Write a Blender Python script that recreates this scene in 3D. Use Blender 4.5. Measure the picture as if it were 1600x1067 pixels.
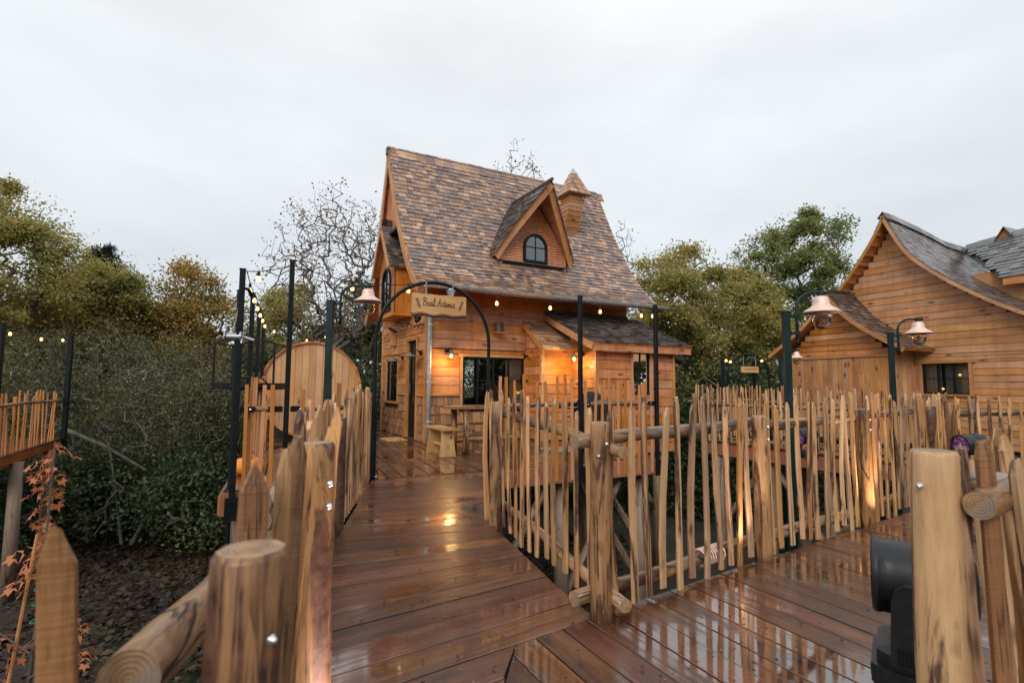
import bpy, math, random
import numpy as np
from mathutils import Vector, Matrix

for _o in list(bpy.data.objects):
    bpy.data.objects.remove(_o)
scene = bpy.context.scene
COL = scene.collection
random.seed(7)
rng = np.random.default_rng(11)

# ------------------------------------------------------------------ camera
F_PX, CX, CY = 820.0, 800.0, 533.5            # focal length in photo pixels (1600 wide)
EYE = np.array([0.0, 0.0, 1.25])              # eye 1.25 m above the walkway boards
PITCH = math.atan((600.0 - CY) / F_PX)
ROLL = math.atan(0.007)
_fw = np.array([0, math.cos(PITCH), math.sin(PITCH)])
_u0 = np.array([0, -math.sin(PITCH), math.cos(PITCH)])
_r0 = np.array([1.0, 0, 0])
_rt = _r0 * math.cos(ROLL) + _u0 * math.sin(ROLL)
_up = _u0 * math.cos(ROLL) - _r0 * math.sin(ROLL)
camd = bpy.data.cameras.new('camera')
cam = bpy.data.objects.new('camera', camd)
COL.objects.link(cam)
cam.matrix_world = Matrix(((_rt[0], _up[0], -_fw[0], EYE[0]), (_rt[1], _up[1], -_fw[1], EYE[1]),
                           (_rt[2], _up[2], -_fw[2], EYE[2]), (0, 0, 0, 1)))
camd.sensor_width = 36.0
camd.lens = F_PX / 1600 * 36.0
camd.clip_start = 0.05
camd.clip_end = 2000
camd.dof.use_dof = True
camd.dof.focus_distance = 8.0
camd.dof.aperture_fstop = 3.4
scene.camera = cam

# ------------------------------------------------------------------ sky, sun, exposure
SUN_EL, SUN_AZ = math.radians(34), math.radians(196)      # azimuth from +Y clockwise: behind the viewer, to the left
w = bpy.data.worlds.new('World')
scene.world = w
w.use_nodes = True
nt = w.node_tree
nt.nodes.clear()
N, L = nt.nodes.new, nt.links.new
wo = N('ShaderNodeOutputWorld'); bg = N('ShaderNodeBackground')
sky = N('ShaderNodeTexSky'); sky.sky_type = 'NISHITA'; sky.sun_disc = False
sky.sun_elevation = SUN_EL; sky.sun_rotation = SUN_AZ
tc = N('ShaderNodeTexCoord'); sep = N('ShaderNodeSeparateXYZ')
L(tc.outputs['Generated'], sep.inputs[0])
cr = N('ShaderNodeValToRGB')                 # overcast: paler towards the zenith
cr.color_ramp.elements[0].position = 0.0; cr.color_ramp.elements[0].color = (0.59, 0.628, 0.66, 1)
cr.color_ramp.elements[1].position = 1.0; cr.color_ramp.elements[1].color = (0.95, 0.972, 0.98, 1)
e = cr.color_ramp.elements.new(0.25); e.color = (0.665, 0.697, 0.722, 1)
e = cr.color_ramp.elements.new(0.6); e.color = (0.80, 0.822, 0.833, 1)
L(sep.outputs['Z'], cr.inputs[0])
mp = N('ShaderNodeMapping'); mp.inputs['Scale'].default_value = (1.3, 1.3, 3.4)
L(tc.outputs['Generated'], mp.inputs[0])
nz = N('ShaderNodeTexNoise'); nz.inputs['Scale'].default_value = 1.9; nz.inputs['Detail'].default_value = 5
nz.inputs['Roughness'].default_value = 0.5
L(mp.outputs[0], nz.inputs['Vector'])
mr = N('ShaderNodeMapRange'); mr.inputs['From Min'].default_value = 0.3; mr.inputs['From Max'].default_value = 0.7
mr.inputs['To Min'].default_value = 0.89; mr.inputs['To Max'].default_value = 1.07
L(nz.outputs['Fac'], mr.inputs['Value'])
ml = N('ShaderNodeVectorMath'); ml.operation = 'SCALE'
L(cr.outputs[0], ml.inputs[0]); L(mr.outputs[0], ml.inputs['Scale'])
sk = N('ShaderNodeVectorMath'); sk.operation = 'SCALE'; sk.inputs['Scale'].default_value = 0.012
L(sky.outputs[0], sk.inputs[0])
ad = N('ShaderNodeVectorMath'); ad.operation = 'ADD'
L(ml.outputs[0], ad.inputs[0]); L(sk.outputs[0], ad.inputs[1])
L(ad.outputs[0], bg.inputs['Color']); bg.inputs['Strength'].default_value = 1.0
L(bg.outputs[0], wo.inputs['Surface'])

sd = bpy.data.lights.new('sun', 'SUN'); sd.energy = 1.5; sd.angle = math.radians(30); sd.color = (1.0, 0.95, 0.88)
sun = bpy.data.objects.new('sun', sd); COL.objects.link(sun)
_sv = Vector((math.sin(SUN_AZ) * math.cos(SUN_EL), math.cos(SUN_AZ) * math.cos(SUN_EL), math.sin(SUN_EL)))
sun.rotation_euler = (-_sv).to_track_quat('-Z', 'Y').to_euler()

vs = scene.view_settings
vs.view_transform = 'Standard'; vs.look = 'None'; vs.exposure = 0.2; vs.gamma = 1.0; vs.use_curve_mapping = False
scene.render.engine = 'CYCLES'
scene.render.resolution_x, scene.render.resolution_y = 1024, 682
scene.cycles.max_bounces = 5; scene.cycles.transparent_max_bounces = 12

# ------------------------------------------------------------------ measuring helpers (photo pixel -> place)
def ray(u, v):
    return _fw + _rt * (u - CX) / F_PX - _up * (v - CY) / F_PX
def onz(u, v, z=0.0):
    d = ray(u, v); return EYE + d * ((z - EYE[2]) / d[2])
def ony(u, v, y):
    d = ray(u, v); return EYE + d * (y / d[1])

# ------------------------------------------------------------------ object helpers
def link(o, parent=None):
    COL.objects.link(o)
    if parent is not None:
        o.parent = parent
    return o
def mesh(name, verts, faces, mat, smooth=False):
    m = bpy.data.meshes.new(name)
    m.from_pydata([tuple(float(c) for c in p) for p in verts], [], faces)
    if mat is not None:
        m.materials.append(MAT[mat] if isinstance(mat, str) else mat)
    if smooth:
        m.polygons.foreach_set('use_smooth', [True] * len(m.polygons))
    return m
def obj(name, vf, mat, parent=None, smooth=False, kind=None, label=None):
    o = bpy.data.objects.new(name, mesh(name, vf[0], vf[1], mat, smooth))
    link(o, parent)
    if kind: o['kind'] = kind
    if label: o['label'] = label
    return o
def place(name, me, parent=None, loc=(0, 0, 0), rot=(0, 0, 0), scl=(1, 1, 1)):
    o = bpy.data.objects.new(name, me)
    link(o, parent)
    o.location = loc; o.rotation_euler = rot; o.scale = scl
    return o
def tag(o, label, cat, group=None):
    o['label'] = label; o['category'] = cat
    if group: o['group'] = group
    return o
def thing(name, label, cat, loc=(0, 0, 0), rz=0.0, group=None):
    o = bpy.data.objects.new(name, None)
    o.empty_display_size = 0.2
    COL.objects.link(o)
    o.location = loc; o.rotation_euler = (0, 0, rz)
    return tag(o, label, cat, group)
def struct(name, vf, mat, parent=None, smooth=False):
    o = obj(name, vf, mat, parent, smooth)
    o['kind'] = 'structure'
    return o

# ------------------------------------------------------------------ shape helpers: return (verts, faces)
def join(parts):
    V, Fc = [], []
    for v, f in parts:
        n = len(V)
        V.extend(v); Fc.extend([tuple(i + n for i in q) for q in f])
    return V, Fc
def box(x0, x1, y0, y1, z0, z1):
    v = [(x0, y0, z0), (x1, y0, z0), (x1, y1, z0), (x0, y1, z0), (x0, y0, z1), (x1, y0, z1), (x1, y1, z1), (x0, y1, z1)]
    return v, [(0, 3, 2, 1), (4, 5, 6, 7), (0, 1, 5, 4), (1, 2, 6, 5), (2, 3, 7, 6), (3, 0, 4, 7)]
def extrude(profile, p0, p1, fn):
    """prism: 2D profile carried from p0 to p1 along one axis; fn(a, b, along) -> xyz"""
    n = len(profile)
    v = [fn(a, b, p0) for a, b in profile] + [fn(a, b, p1) for a, b in profile]
    f = [(i, (i + 1) % n, n + (i + 1) % n, n + i) for i in range(n)]
    f += [tuple(range(n - 1, -1, -1)), tuple(range(n, 2 * n))]
    return v, f
def cham(a0, a1, b0, b1, c):
    return [(a0 + c, b0), (a1 - c, b0), (a1, b0 + c), (a1, b1 - c), (a1 - c, b1), (a0 + c, b1), (a0, b1 - c), (a0, b0 + c)]
def beam(axis, p0, p1, a0, a1, b0, b1, c=0.006):
    fn = {'x': lambda a, b, p: (p, a, b), 'y': lambda a, b, p: (a, p, b), 'z': lambda a, b, p: (a, b, p)}[axis]
    return extrude(cham(a0, a1, b0, b1, c), p0, p1, fn)
def tube(pts, rad, n=8, caps=True, squash=None):
    pts = [np.array(p, float) for p in pts]
    if not hasattr(rad, '__len__'): rad = [rad] * len(pts)
    V, Fc = [], []
    up = np.array([0.0, 0, 1])
    prev = None
    for i, p in enumerate(pts):
        t = pts[min(i + 1, len(pts) - 1)] - pts[max(i - 1, 0)]
        t = t / (np.linalg.norm(t) + 1e-9)
        if prev is None:
            a = np.cross(t, up)
            if np.linalg.norm(a) < 1e-3: a = np.array([1.0, 0, 0])
        else:
            a = prev - t * np.dot(prev, t)
        a = a / (np.linalg.norm(a) + 1e-9); b = np.cross(t, a); prev = a
        for k in range(n):
            w_ = 2 * math.pi * k / n + (math.pi / 4 if n == 4 else 0)
            V.append(tuple(p + rad[i] * (a * math.cos(w_) + b * math.sin(w_))))
    for i in range(len(pts) - 1):
        for k in range(n):
            Fc.append((i * n + k, i * n + (k + 1) % n, (i + 1) * n + (k + 1) % n, (i + 1) * n + k))
    if caps:
        Fc.append(tuple(range(n - 1, -1, -1))); Fc.append(tuple(range((len(pts) - 1) * n, len(pts) * n)))
    return V, Fc
def lathe(profile, n=20, centre=(0, 0, 0)):
    V, Fc = [], []
    for r, z in profile:
        for k in range(n):
            a = 2 * math.pi * k / n
            V.append((centre[0] + r * math.cos(a), centre[1] + r * math.sin(a), centre[2] + z))
    for i in range(len(profile) - 1):
        for k in range(n):
            Fc.append((i * n + k, i * n + (k + 1) % n, (i + 1) * n + (k + 1) % n, (i + 1) * n + k))
    if profile[0][0] > 1e-4: Fc.append(tuple(range(n - 1, -1, -1)))
    if profile[-1][0] > 1e-4: Fc.append(tuple(range((len(profile) - 1) * n, len(profile) * n)))
    return V, Fc
def ball(c, r, n=10, m=6, sz=1.0):
    return lathe([(max(r * math.sin(math.pi * i / m), 1e-5), -r * sz * math.cos(math.pi * i / m)) for i in range(m + 1)], n, c)
def xf(vf, M):
    return [tuple(M @ Vector(v)) for v in vf[0]], vf[1]
def clip(poly, nx, ny, c):
    """keep the part of a 2D polygon where nx*x+ny*y <= c"""
    out = []
    for i in range(len(poly)):
        p, q = poly[i], poly[(i + 1) % len(poly)]
        dp, dq = nx * p[0] + ny * p[1] - c, nx * q[0] + ny * q[1] - c
        if dp <= 0: out.append(p)
        if (dp < 0) != (dq < 0) and abs(dp - dq) > 1e-9:
            t = dp / (dp - dq); out.append((p[0] + t * (q[0] - p[0]), p[1] + t * (q[1] - p[1])))
    return out
def lerp(a, b, t):
    return tuple(x + (y - x) * t for x, y in zip(a, b))

# ------------------------------------------------------------------ materials
MAT = {}
class NB:
    def __init__(s, name):
        s.m = bpy.data.materials.new(name); s.m.use_nodes = True
        s.t = s.m.node_tree; s.t.nodes.clear()
        s.out = s.n('ShaderNodeOutputMaterial'); MAT[name] = s.m
    def n(s, typ, **kw):
        x = s.t.nodes.new(typ)
        for k, v in kw.items(): setattr(x, k, v)
        return x
    def l(s, a, b): s.t.links.new(a, b)
    def math(s, op, a, b=None, c=None):
        x = s.n('ShaderNodeMath', operation=op)
        for i, q in enumerate((a, b, c)):
            if q is None: continue
            if isinstance(q, (int, float)): x.inputs[i].default_value = q
            else: s.l(q, x.inputs[i])
        return x.outputs[0]
    def ramp(s, fac, stops, interp='LINEAR'):
        x = s.n('ShaderNodeValToRGB'); r = x.color_ramp; r.interpolation = interp
        r.elements[0].position, r.elements[0].color = stops[0][0], (*stops[0][1], 1)
        r.elements[1].position, r.elements[1].color = stops[-1][0], (*stops[-1][1], 1)
        for p, c in stops[1:-1]:
            q = r.elements.new(p); q.color = (*c, 1)
        s.l(fac, x.inputs[0]); return x.outputs[0]
    def noise(s, vec, scale, detail=4, rough=0.55, dist=0.0):
        x = s.n('ShaderNodeTexNoise'); x.inputs['Scale'].default_value = scale; x.inputs['Detail'].default_value = detail
        x.inputs['Roughness'].default_value = rough; x.inputs['Distortion'].default_value = dist
        if vec is not None: s.l(vec, x.inputs['Vector'])
        return x.outputs['Fac']
    def mix(s, fac, a, b, typ='MIX'):
        x = s.n('ShaderNodeMix', data_type='RGBA', blend_type=typ)
        for i, q in ((0, fac), (6, a), (7, b)):
            if isinstance(q, (int, float)): x.inputs[i].default_value = q
            elif isinstance(q, tuple): x.inputs[i].default_value = (*q, 1)
            else: s.l(q, x.inputs[i])
        return x.outputs[2]
    def mrange(s, v, a, b, c, d):
        x = s.n('ShaderNodeMapRange'); s.l(v, x.inputs['Value'])
        for k, q in zip(('From Min', 'From Max', 'To Min', 'To Max'), (a, b, c, d)): x.inputs[k].default_value = q
        return x.outputs[0]
    def bsdf(s, **kw):
        b = s.n('ShaderNodeBsdfPrincipled')
        for k, q in kw.items():
            k = k.replace('_', ' ')
            if isinstance(q, (int, float)): b.inputs[k].default_value = q
            elif isinstance(q, tuple): b.inputs[k].default_value = (*q, 1)
            else: s.l(q, b.inputs[k])
        s.l(b.outputs[0], s.out.inputs['Surface']); return b
    def bump(s, h, strength, dist=0.01):
        x = s.n('ShaderNodeBump'); x.inputs['Strength'].default_value = strength; x.inputs['Distance'].default_value = dist
        s.l(h, x.inputs['Height']); return x.outputs[0]

def grain_coords(b, axis, along=1.2, across=14.0, jitter=60.0, iso=1.0):
    tc = b.n('ShaderNodeTexCoord'); oi = b.n('ShaderNodeObjectInfo')
    off = b.n('ShaderNodeCombineXYZ')
    b.l(b.math('MULTIPLY', oi.outputs['Random'], jitter), off.inputs[0])
    b.l(b.math('MULTIPLY', oi.outputs['Random'], jitter * 0.61), off.inputs[1])
    b.l(b.math('MULTIPLY', oi.outputs['Random'], jitter * 0.37), off.inputs[2])
    ad = b.n('ShaderNodeVectorMath', operation='ADD')
    b.l(tc.outputs['Object'], ad.inputs[0]); b.l(off.outputs[0], ad.inputs[1])
    mp = b.n('ShaderNodeMapping')
    sc = {'x': (along, across, across), 'y': (across, along, across), 'z': (across, across, along)}[axis]
    mp.inputs['Scale'].default_value = sc
    b.l(ad.outputs[0], mp.inputs[0])
    return ad.outputs[0], mp.outputs[0], oi.outputs['Random']

def wood(name, axis, light, dark, rough=0.5, knots=0.35, vary=0.25, knot_scale=2.6, spec=0.4, bark=0.0, bark_scale=0.4, stain=0.0, crack=0.0, saw=0.0, barkcol=(0.05, 0.022, 0.012), across=16, along=1.1, wet=0.0, grey=0.0):
    b = NB(name)
    raw, g, rnd = grain_coords(b, axis, along, across)
    n1 = b.noise(g, 1.0, 5, 0.62, 0.6)
    n2 = b.noise(g, 5.0, 5, 0.7, 0.2)
    broad = b.noise(raw, 1.7, 3, 0.5)
    f = b.math('ADD', b.math('MULTIPLY', n1, 0.55), b.math('MULTIPLY', n2, 0.45))
    f = b.math('ADD', f, b.math('MULTIPLY', b.math('SUBTRACT', broad, 0.5), 0.6))
    col = b.ramp(f, [(0.30, dark), (0.52, tuple(0.45 * d + 0.55 * l for d, l in zip(dark, light))), (0.70, light)])
    if knots > 0:
        mp = b.n('ShaderNodeMapping')
        k = knot_scale
        mp.inputs['Scale'].default_value = {'x': (k, k * 2.6, k * 2.6), 'y': (k * 2.6, k, k * 2.6), 'z': (k * 2.6, k * 2.6, k)}[axis]
        b.l(raw, mp.inputs[0])
        vo = b.n('ShaderNodeTexVoronoi'); vo.inputs['Scale'].default_value = 1.0
        b.l(mp.outputs[0], vo.inputs['Vector'])
        km = b.mrange(vo.outputs['Distance'], 0.05, 0.10 + 0.16 * knots, min(1.0, knots * 2), 0.0)
        km = b.math('MINIMUM', b.math('MAXIMUM', km, 0.0), 1.0)
        col = b.mix(km, col, tuple(c * 0.22 for c in dark))
    if bark > 0:
        bn = b.noise(g, bark_scale, 5, 0.68, 1.2)
        bm = b.mrange(bn, 0.60 - bark * 0.22, 0.66 - bark * 0.22, 0.0, 1.0)
        bm = b.math('MINIMUM', b.math('MAXIMUM', bm, 0.0), 1.0)
        bcol = b.ramp(b.noise(raw, 26, 4), [(0.35, barkcol), (0.7, tuple(min(1, c * 3.0) for c in barkcol))])
        col = b.mix(bm, col, bcol)
    if grey > 0:
        gm = b.mrange(b.noise(raw, 2.3, 4, 0.6), 0.48, 0.68, 0.0, grey)
        col = b.mix(b.math('MAXIMUM', gm, 0.0), col, (0.20, 0.185, 0.165))
    if crack > 0:
        cn = b.math('ABSOLUTE', b.math('SUBTRACT', b.noise(g, 0.55, 3, 0.5, 0.4), 0.5))
        ck = b.math('MINIMUM', b.math('MAXIMUM', b.mrange(cn, 0.004, 0.016, crack, 0.0), 0.0), 1.0)
        brk = b.math('MINIMUM', b.math('MAXIMUM', b.mrange(b.noise(raw, 3.1, 3, 0.6), 0.46, 0.56, 0.0, 1.0), 0.0), 1.0)
        ck = b.math('MULTIPLY', ck, brk)
        col = b.mix(ck, col, (0.02, 0.011, 0.007)); f = b.math('SUBTRACT', f, b.math('MULTIPLY', ck, 1.5))
    if saw > 0:
        sw = b.n('ShaderNodeMapping'); sw.inputs['Scale'].default_value = (4, 4, 170); b.l(raw, sw.inputs[0])
        sn = b.noise(sw.outputs[0], 1.0, 2, 0.5)
        col = b.mix(saw, col, b.ramp(sn, [(0.3, (0.45, 0.45, 0.45)), (0.7, (1.0, 1.0, 1.0))]), 'MULTIPLY'); f = b.math('ADD', f, b.math('MULTIPLY', sn, 0.3))
    if stain > 0:
        sm = b.n('ShaderNodeMapping'); sm.inputs['Scale'].default_value = (7, 7, 0.9); tcs = b.n('ShaderNodeTexCoord'); b.l(tcs.outputs['Object'], sm.inputs[0])
        sf = b.math('MINIMUM', b.math('MAXIMUM', b.mrange(b.noise(sm.outputs[0], 1.0, 5, 0.65), 0.42, 0.68, 0.0, stain), 0.0), 1.0)
        col = b.mix(sf, col, tuple(c * 0.45 for c in dark))
    hs = b.n('ShaderNodeHueSaturation')
    b.l(b.mrange(rnd, 0, 1, 1 - vary, 1 + vary), hs.inputs['Value'])
    r2 = b.math('FRACT', b.math('MULTIPLY', rnd, 17.31))
    b.l(b.mrange(r2, 0, 1, 0.4955, 0.5035), hs.inputs['Hue'])
    b.l(b.mrange(b.math('FRACT', b.math('MULTIPLY', rnd, 71.7)), 0, 1, 0.86, 1.08), hs.inputs['Saturation'])
    b.l(col, hs.inputs['Color'])
    rg = b.mrange(b.noise(raw, 5.0, 3), 0.3, 0.7, rough - 0.12, rough + 0.12)
    kw = dict(Base_Color=hs.outputs[0], Roughness=rg, Specular_IOR_Level=spec, Normal=b.bump(f, 0.8, 0.008))
    if wet: kw.update(Coat_Weight=wet, Coat_Roughness=0.12)
    b.bsdf(**kw)
    return MAT[name]

LARCH_L, LARCH_D = (0.69, 0.280, 0.085), (0.36, 0.112, 0.028)
for ax in 'xyz':
    wood('larch_' + ax, ax, LARCH_L, LARCH_D, 0.42, 0.75, 0.17, knot_scale=2.0, stain=0.38)
    wood('trim_' + ax, ax, (0.60, 0.30, 0.12), (0.36, 0.15, 0.05), 0.45, 0.25, 0.10)
    wood('pale_' + ax, ax, (0.66, 0.335, 0.145), (0.39, 0.17, 0.066), 0.5, 0.65, 0.14, knot_scale=1.9, stain=0.28)
wood('stake', 'z', (0.66, 0.385, 0.175), (0.33, 0.15, 0.056), 0.5, 0.65, 0.26, bark=0.34, bark_scale=0.5, across=20, along=1.7, wet=0.15, knot_scale=3.6)
wood('stake_sawn_shaded', 'z', (0.34, 0.172, 0.078), (0.15, 0.066, 0.027), 0.52, 0.35, 0.22, bark=0.26, across=26, along=1.6, wet=0.1, crack=0.6, saw=0.28)  # sawn stakes, foreground shade put into the colour as darker tones
wood('post', 'z', (0.47, 0.255, 0.10), (0.15, 0.066, 0.024), 0.46, 0.8, 0.16, bark=0.42, bark_scale=0.75, across=13, along=1.5, wet=0.2, knot_scale=3.6, crack=0.8)
wood('post_gold', 'z', (0.58, 0.335, 0.12), (0.27, 0.125, 0.042), 0.46, 0.8, 0.05, bark=0.16, bark_scale=0.7, across=12, along=1.4, wet=0.2, knot_scale=3.4, crack=0.7)
wood('post_shaded', 'z', (0.42, 0.225, 0.09), (0.11, 0.048, 0.018), 0.5, 0.8, 0.1, bark=0.55, bark_scale=0.6, across=14, along=1.6, wet=0.15, knot_scale=4.0, crack=0.7)  # near-left posts: darker copy of the post wood, shade put into its colour
wood('post_bark', 'z', (0.16, 0.075, 0.035), (0.05, 0.022, 0.012), 0.55, 0.2, 0.1, bark=0.8, across=12)
wood('rail', 'x', (0.46, 0.27, 0.125), (0.17, 0.085, 0.035), 0.42, 0.6, 0.18, bark=0.36, across=12, along=1.8, wet=0.3, grey=0.8, crack=0.9)
wood('slat', 'z', (0.62, 0.27, 0.085), (0.40, 0.145, 0.04), 0.5, 0.2, 0.12)
wood('shake', 'z', (0.40, 0.20, 0.085), (0.17, 0.075, 0.032), 0.5, 0.0, 0.32, across=26)
wood('bench', 'z', (0.66, 0.42, 0.18), (0.46, 0.25, 0.09), 0.4, 0.3, 0.06)
wood('bench_top', 'x', (0.60, 0.37, 0.16), (0.40, 0.2, 0.075), 0.35, 0.3, 0.06)
wood('beam_red', 'x', (0.42, 0.14, 0.045), (0.25, 0.075, 0.022), 0.4, 0.25, 0.10)
wood('timber_grey', 'z', (0.30, 0.21, 0.14), (0.13, 0.085, 0.055), 0.55, 0.3, 0.2, bark=0.2)
wood('sign', 'x', (0.72, 0.44, 0.20), (0.50, 0.26, 0.10), 0.5, 0.15, 0.0)
wood('barrel', 'z', (0.68, 0.37, 0.15), (0.50, 0.235, 0.08), 0.5, 0.45, 0.12, knot_scale=1.5)

def end_grain(name, ax):
    b = NB(name)
    tc = b.n('ShaderNodeTexCoord'); sp = b.n('ShaderNodeSeparateXYZ'); b.l(tc.outputs['Object'], sp.inputs[0])
    u, v = {'z': ('X', 'Y'), 'x': ('Y', 'Z')}[ax]
    r = b.math('SQRT', b.math('ADD', b.math('MULTIPLY', sp.outputs[u], sp.outputs[u]), b.math('MULTIPLY', sp.outputs[v], sp.outputs[v])))
    nn = b.noise(tc.outputs['Object'], 22, 4, 0.6)
    r = b.math('ADD', r, b.math('MULTIPLY', nn, 0.012))
    ring = b.math('SINE', b.math('MULTIPLY', r, 760.0))
    col = b.ramp(b.math('ADD', b.math('MULTIPLY', ring, 0.07), nn), [(0.25, (0.16, 0.085, 0.045)), (0.5, (0.34, 0.20, 0.10)), (0.8, (0.52, 0.33, 0.17))])
    gm = b.mrange(b.noise(tc.outputs['Object'], 9, 3), 0.42, 0.62, 0.0, 0.65)
    col = b.mix(b.math('MAXIMUM', gm, 0.0), col, (0.15, 0.135, 0.125))
    b.bsdf(Base_Color=col, Roughness=0.5, Normal=b.bump(ring, 0.25, 0.002))
end_grain('end_z', 'z'); end_grain('end_x', 'x')
def shingle_mat(name, stops, rough=0.38, vary=0.22):
    b = NB(name)
    tc = b.n('ShaderNodeTexCoord'); oi = b.n('ShaderNodeObjectInfo'); ge = b.n('ShaderNodeNewGeometry')
    rnd = b.math('FRACT', b.math('ADD', b.math('MULTIPLY', oi.outputs['Random'], 7.77), ge.outputs['Random Per Island']))
    patch = b.noise(tc.outputs['Object'], 0.75, 3, 0.6)
    f = b.math('ADD', b.math('MULTIPLY', rnd, 0.80), b.math('MULTIPLY', patch, 0.24))
    col = b.ramp(f, stops)
    mp = b.n('ShaderNodeMapping'); mp.inputs['Scale'].default_value = (30, 9, 3)
    b.l(tc.outputs['Object'], mp.inputs[0])
    gr = b.noise(mp.outputs[0], 1.5, 4, 0.65)
    col = b.mix(0.75, col, b.ramp(gr, [(0.3, (0.45, 0.45, 0.45)), (0.7, (1.0, 1.0, 1.0))]), 'MULTIPLY')
    hs = b.n('ShaderNodeHueSaturation')
    b.l(b.mrange(b.math('FRACT', b.math('MULTIPLY', rnd, 13.7)), 0, 1, 1 - vary, 1 + vary), hs.inputs['Value'])
    b.l(col, hs.inputs['Color'])
    b.bsdf(Base_Color=hs.outputs[0], Roughness=b.mrange(b.math('FRACT', b.math('MULTIPLY', rnd, 31.1)), 0, 1, rough - 0.1, rough + 0.14),
           Specular_IOR_Level=0.5, Normal=b.bump(gr, 0.5, 0.006), Coat_Weight=0.12, Coat_Roughness=0.2)
shingle_mat('shingle', [(0.15, (0.20, 0.145, 0.135)), (0.42, (0.285, 0.195, 0.165)), (0.60, (0.36, 0.225, 0.165)), (0.78, (0.47, 0.275, 0.175)), (0.95, (0.64, 0.42, 0.29))], 0.36)
shingle_mat('shingle_dark', [(0.15, (0.055, 0.044, 0.042)), (0.5, (0.10, 0.078, 0.072)), (0.9, (0.22, 0.165, 0.14))], 0.26)
shingle_mat('shingle_grey', [(0.15, (0.10, 0.105, 0.11)), (0.5, (0.14, 0.145, 0.15)), (0.9, (0.20, 0.195, 0.19))], 0.3)
shingle_mat('shingle_tan', [(0.15, (0.30, 0.16, 0.085)), (0.5, (0.45, 0.26, 0.14)), (0.9, (0.60, 0.38, 0.23))], 0.5)

def deck_mat(name, axis='x', wetness=0.5):
    b = NB(name)
    raw, g, rnd = grain_coords(b, axis, 1.0, 15.0)
    ge = b.n('ShaderNodeNewGeometry')
    n1 = b.noise(g, 1.0, 5, 0.62, 0.9); n2 = b.noise(g, 4.0, 3, 0.6)
    f = b.math('ADD', b.math('MULTIPLY', n1, 0.65), b.math('MULTIPLY', n2, 0.35))
    broad = b.noise(ge.outputs['Position'], 1.1, 4, 0.6)
    f2 = b.math('ADD', f, b.math('MULTIPLY', b.math('SUBTRACT', broad, 0.5), 0.7))
    col = b.ramp(f2, [(0.28, (0.024, 0.010, 0.007)), (0.5, (0.100, 0.038, 0.018)), (0.75, (0.23, 0.092, 0.040))])
    mp = b.n('ShaderNodeMapping'); mp.inputs['Scale'].default_value = (1.5, 5.5, 5.5)
    b.l(raw, mp.inputs[0])
    vo = b.n('ShaderNodeTexVoronoi'); vo.inputs['Scale'].default_value = 1.0; b.l(mp.outputs[0], vo.inputs['Vector'])
    km = b.math('MINIMUM', b.math('MAXIMUM', b.mrange(vo.outputs['Distance'], 0.06, 0.26, 0.85, 0.0), 0.0), 1.0)
    col = b.mix(km, col, (0.022, 0.014, 0.013))
    # weathered greyish stretches with a shape of their own
    gm = b.mrange(b.noise(g, 0.45, 4, 0.6, 0.5), 0.54, 0.72, 0.0, 0.6)
    col = b.mix(b.math('MAXIMUM', gm, 0.0), col, (0.075, 0.062, 0.058))
    hs = b.n('ShaderNodeHueSaturation'); b.l(col, hs.inputs['Color'])
    b.l(b.mrange(rnd, 0, 1, 0.72, 1.3), hs.inputs['Value'])
    b.l(b.mrange(b.math('FRACT', b.math('MULTIPLY', rnd, 9.3)), 0, 1, 0.49, 0.508), hs.inputs['Hue'])
    # standing water: patches across the boards, drier ridges inside them
    pm = b.n('ShaderNodeMapping'); pm.inputs['Scale'].default_value = (1.0, 1.0, 0.0)
    b.l(ge.outputs['Position'], pm.inputs[0])
    pn = b.noise(pm.outputs[0], 1.25, 4, 0.6, 0.4)
    pn = b.math('ADD', pn, b.math('MULTIPLY', b.math('SUBTRACT', f, 0.5), 0.55))
    pn = b.math('ADD', pn, b.math('MULTIPLY', b.math('SUBTRACT', rnd, 0.5), 0.16))
    lo = 0.62 - 0.24 * wetness
    wetm = b.math('MINIMUM', b.math('MAXIMUM', b.mrange(pn, lo, lo + 0.13, 0.0, 1.0), 0.0), 1.0)
    fine = b.noise(g, 2.0, 3, 0.6)
    bumph = b.math('MULTIPLY', f, b.math('SUBTRACT', 1.0, b.math('MULTIPLY', wetm, 0.9)))
    b.bsdf(Base_Color=hs.outputs[0], Roughness=b.math('MULTIPLY', b.mrange(fine, 0.3, 0.7, 0.24, 0.44), b.mrange(wetm, 0, 1, 1.0, 0.12)), Specular_IOR_Level=0.6,
           Normal=b.bump(bumph, 0.35, 0.004), Coat_Weight=b.mrange(wetm, 0, 1, 0.22, 1.0), Coat_Roughness=b.mrange(wetm, 0, 1, 0.22, 0.025),
           Coat_IOR=1.62, Coat_Normal=b.bump(f, 0.10, 0.004))
deck_mat('deck_wet', 'x', 0.82)
deck_mat('deck_path', 'x', 0.38)
deck_mat('deck_house', 'x', 0.6)

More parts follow.
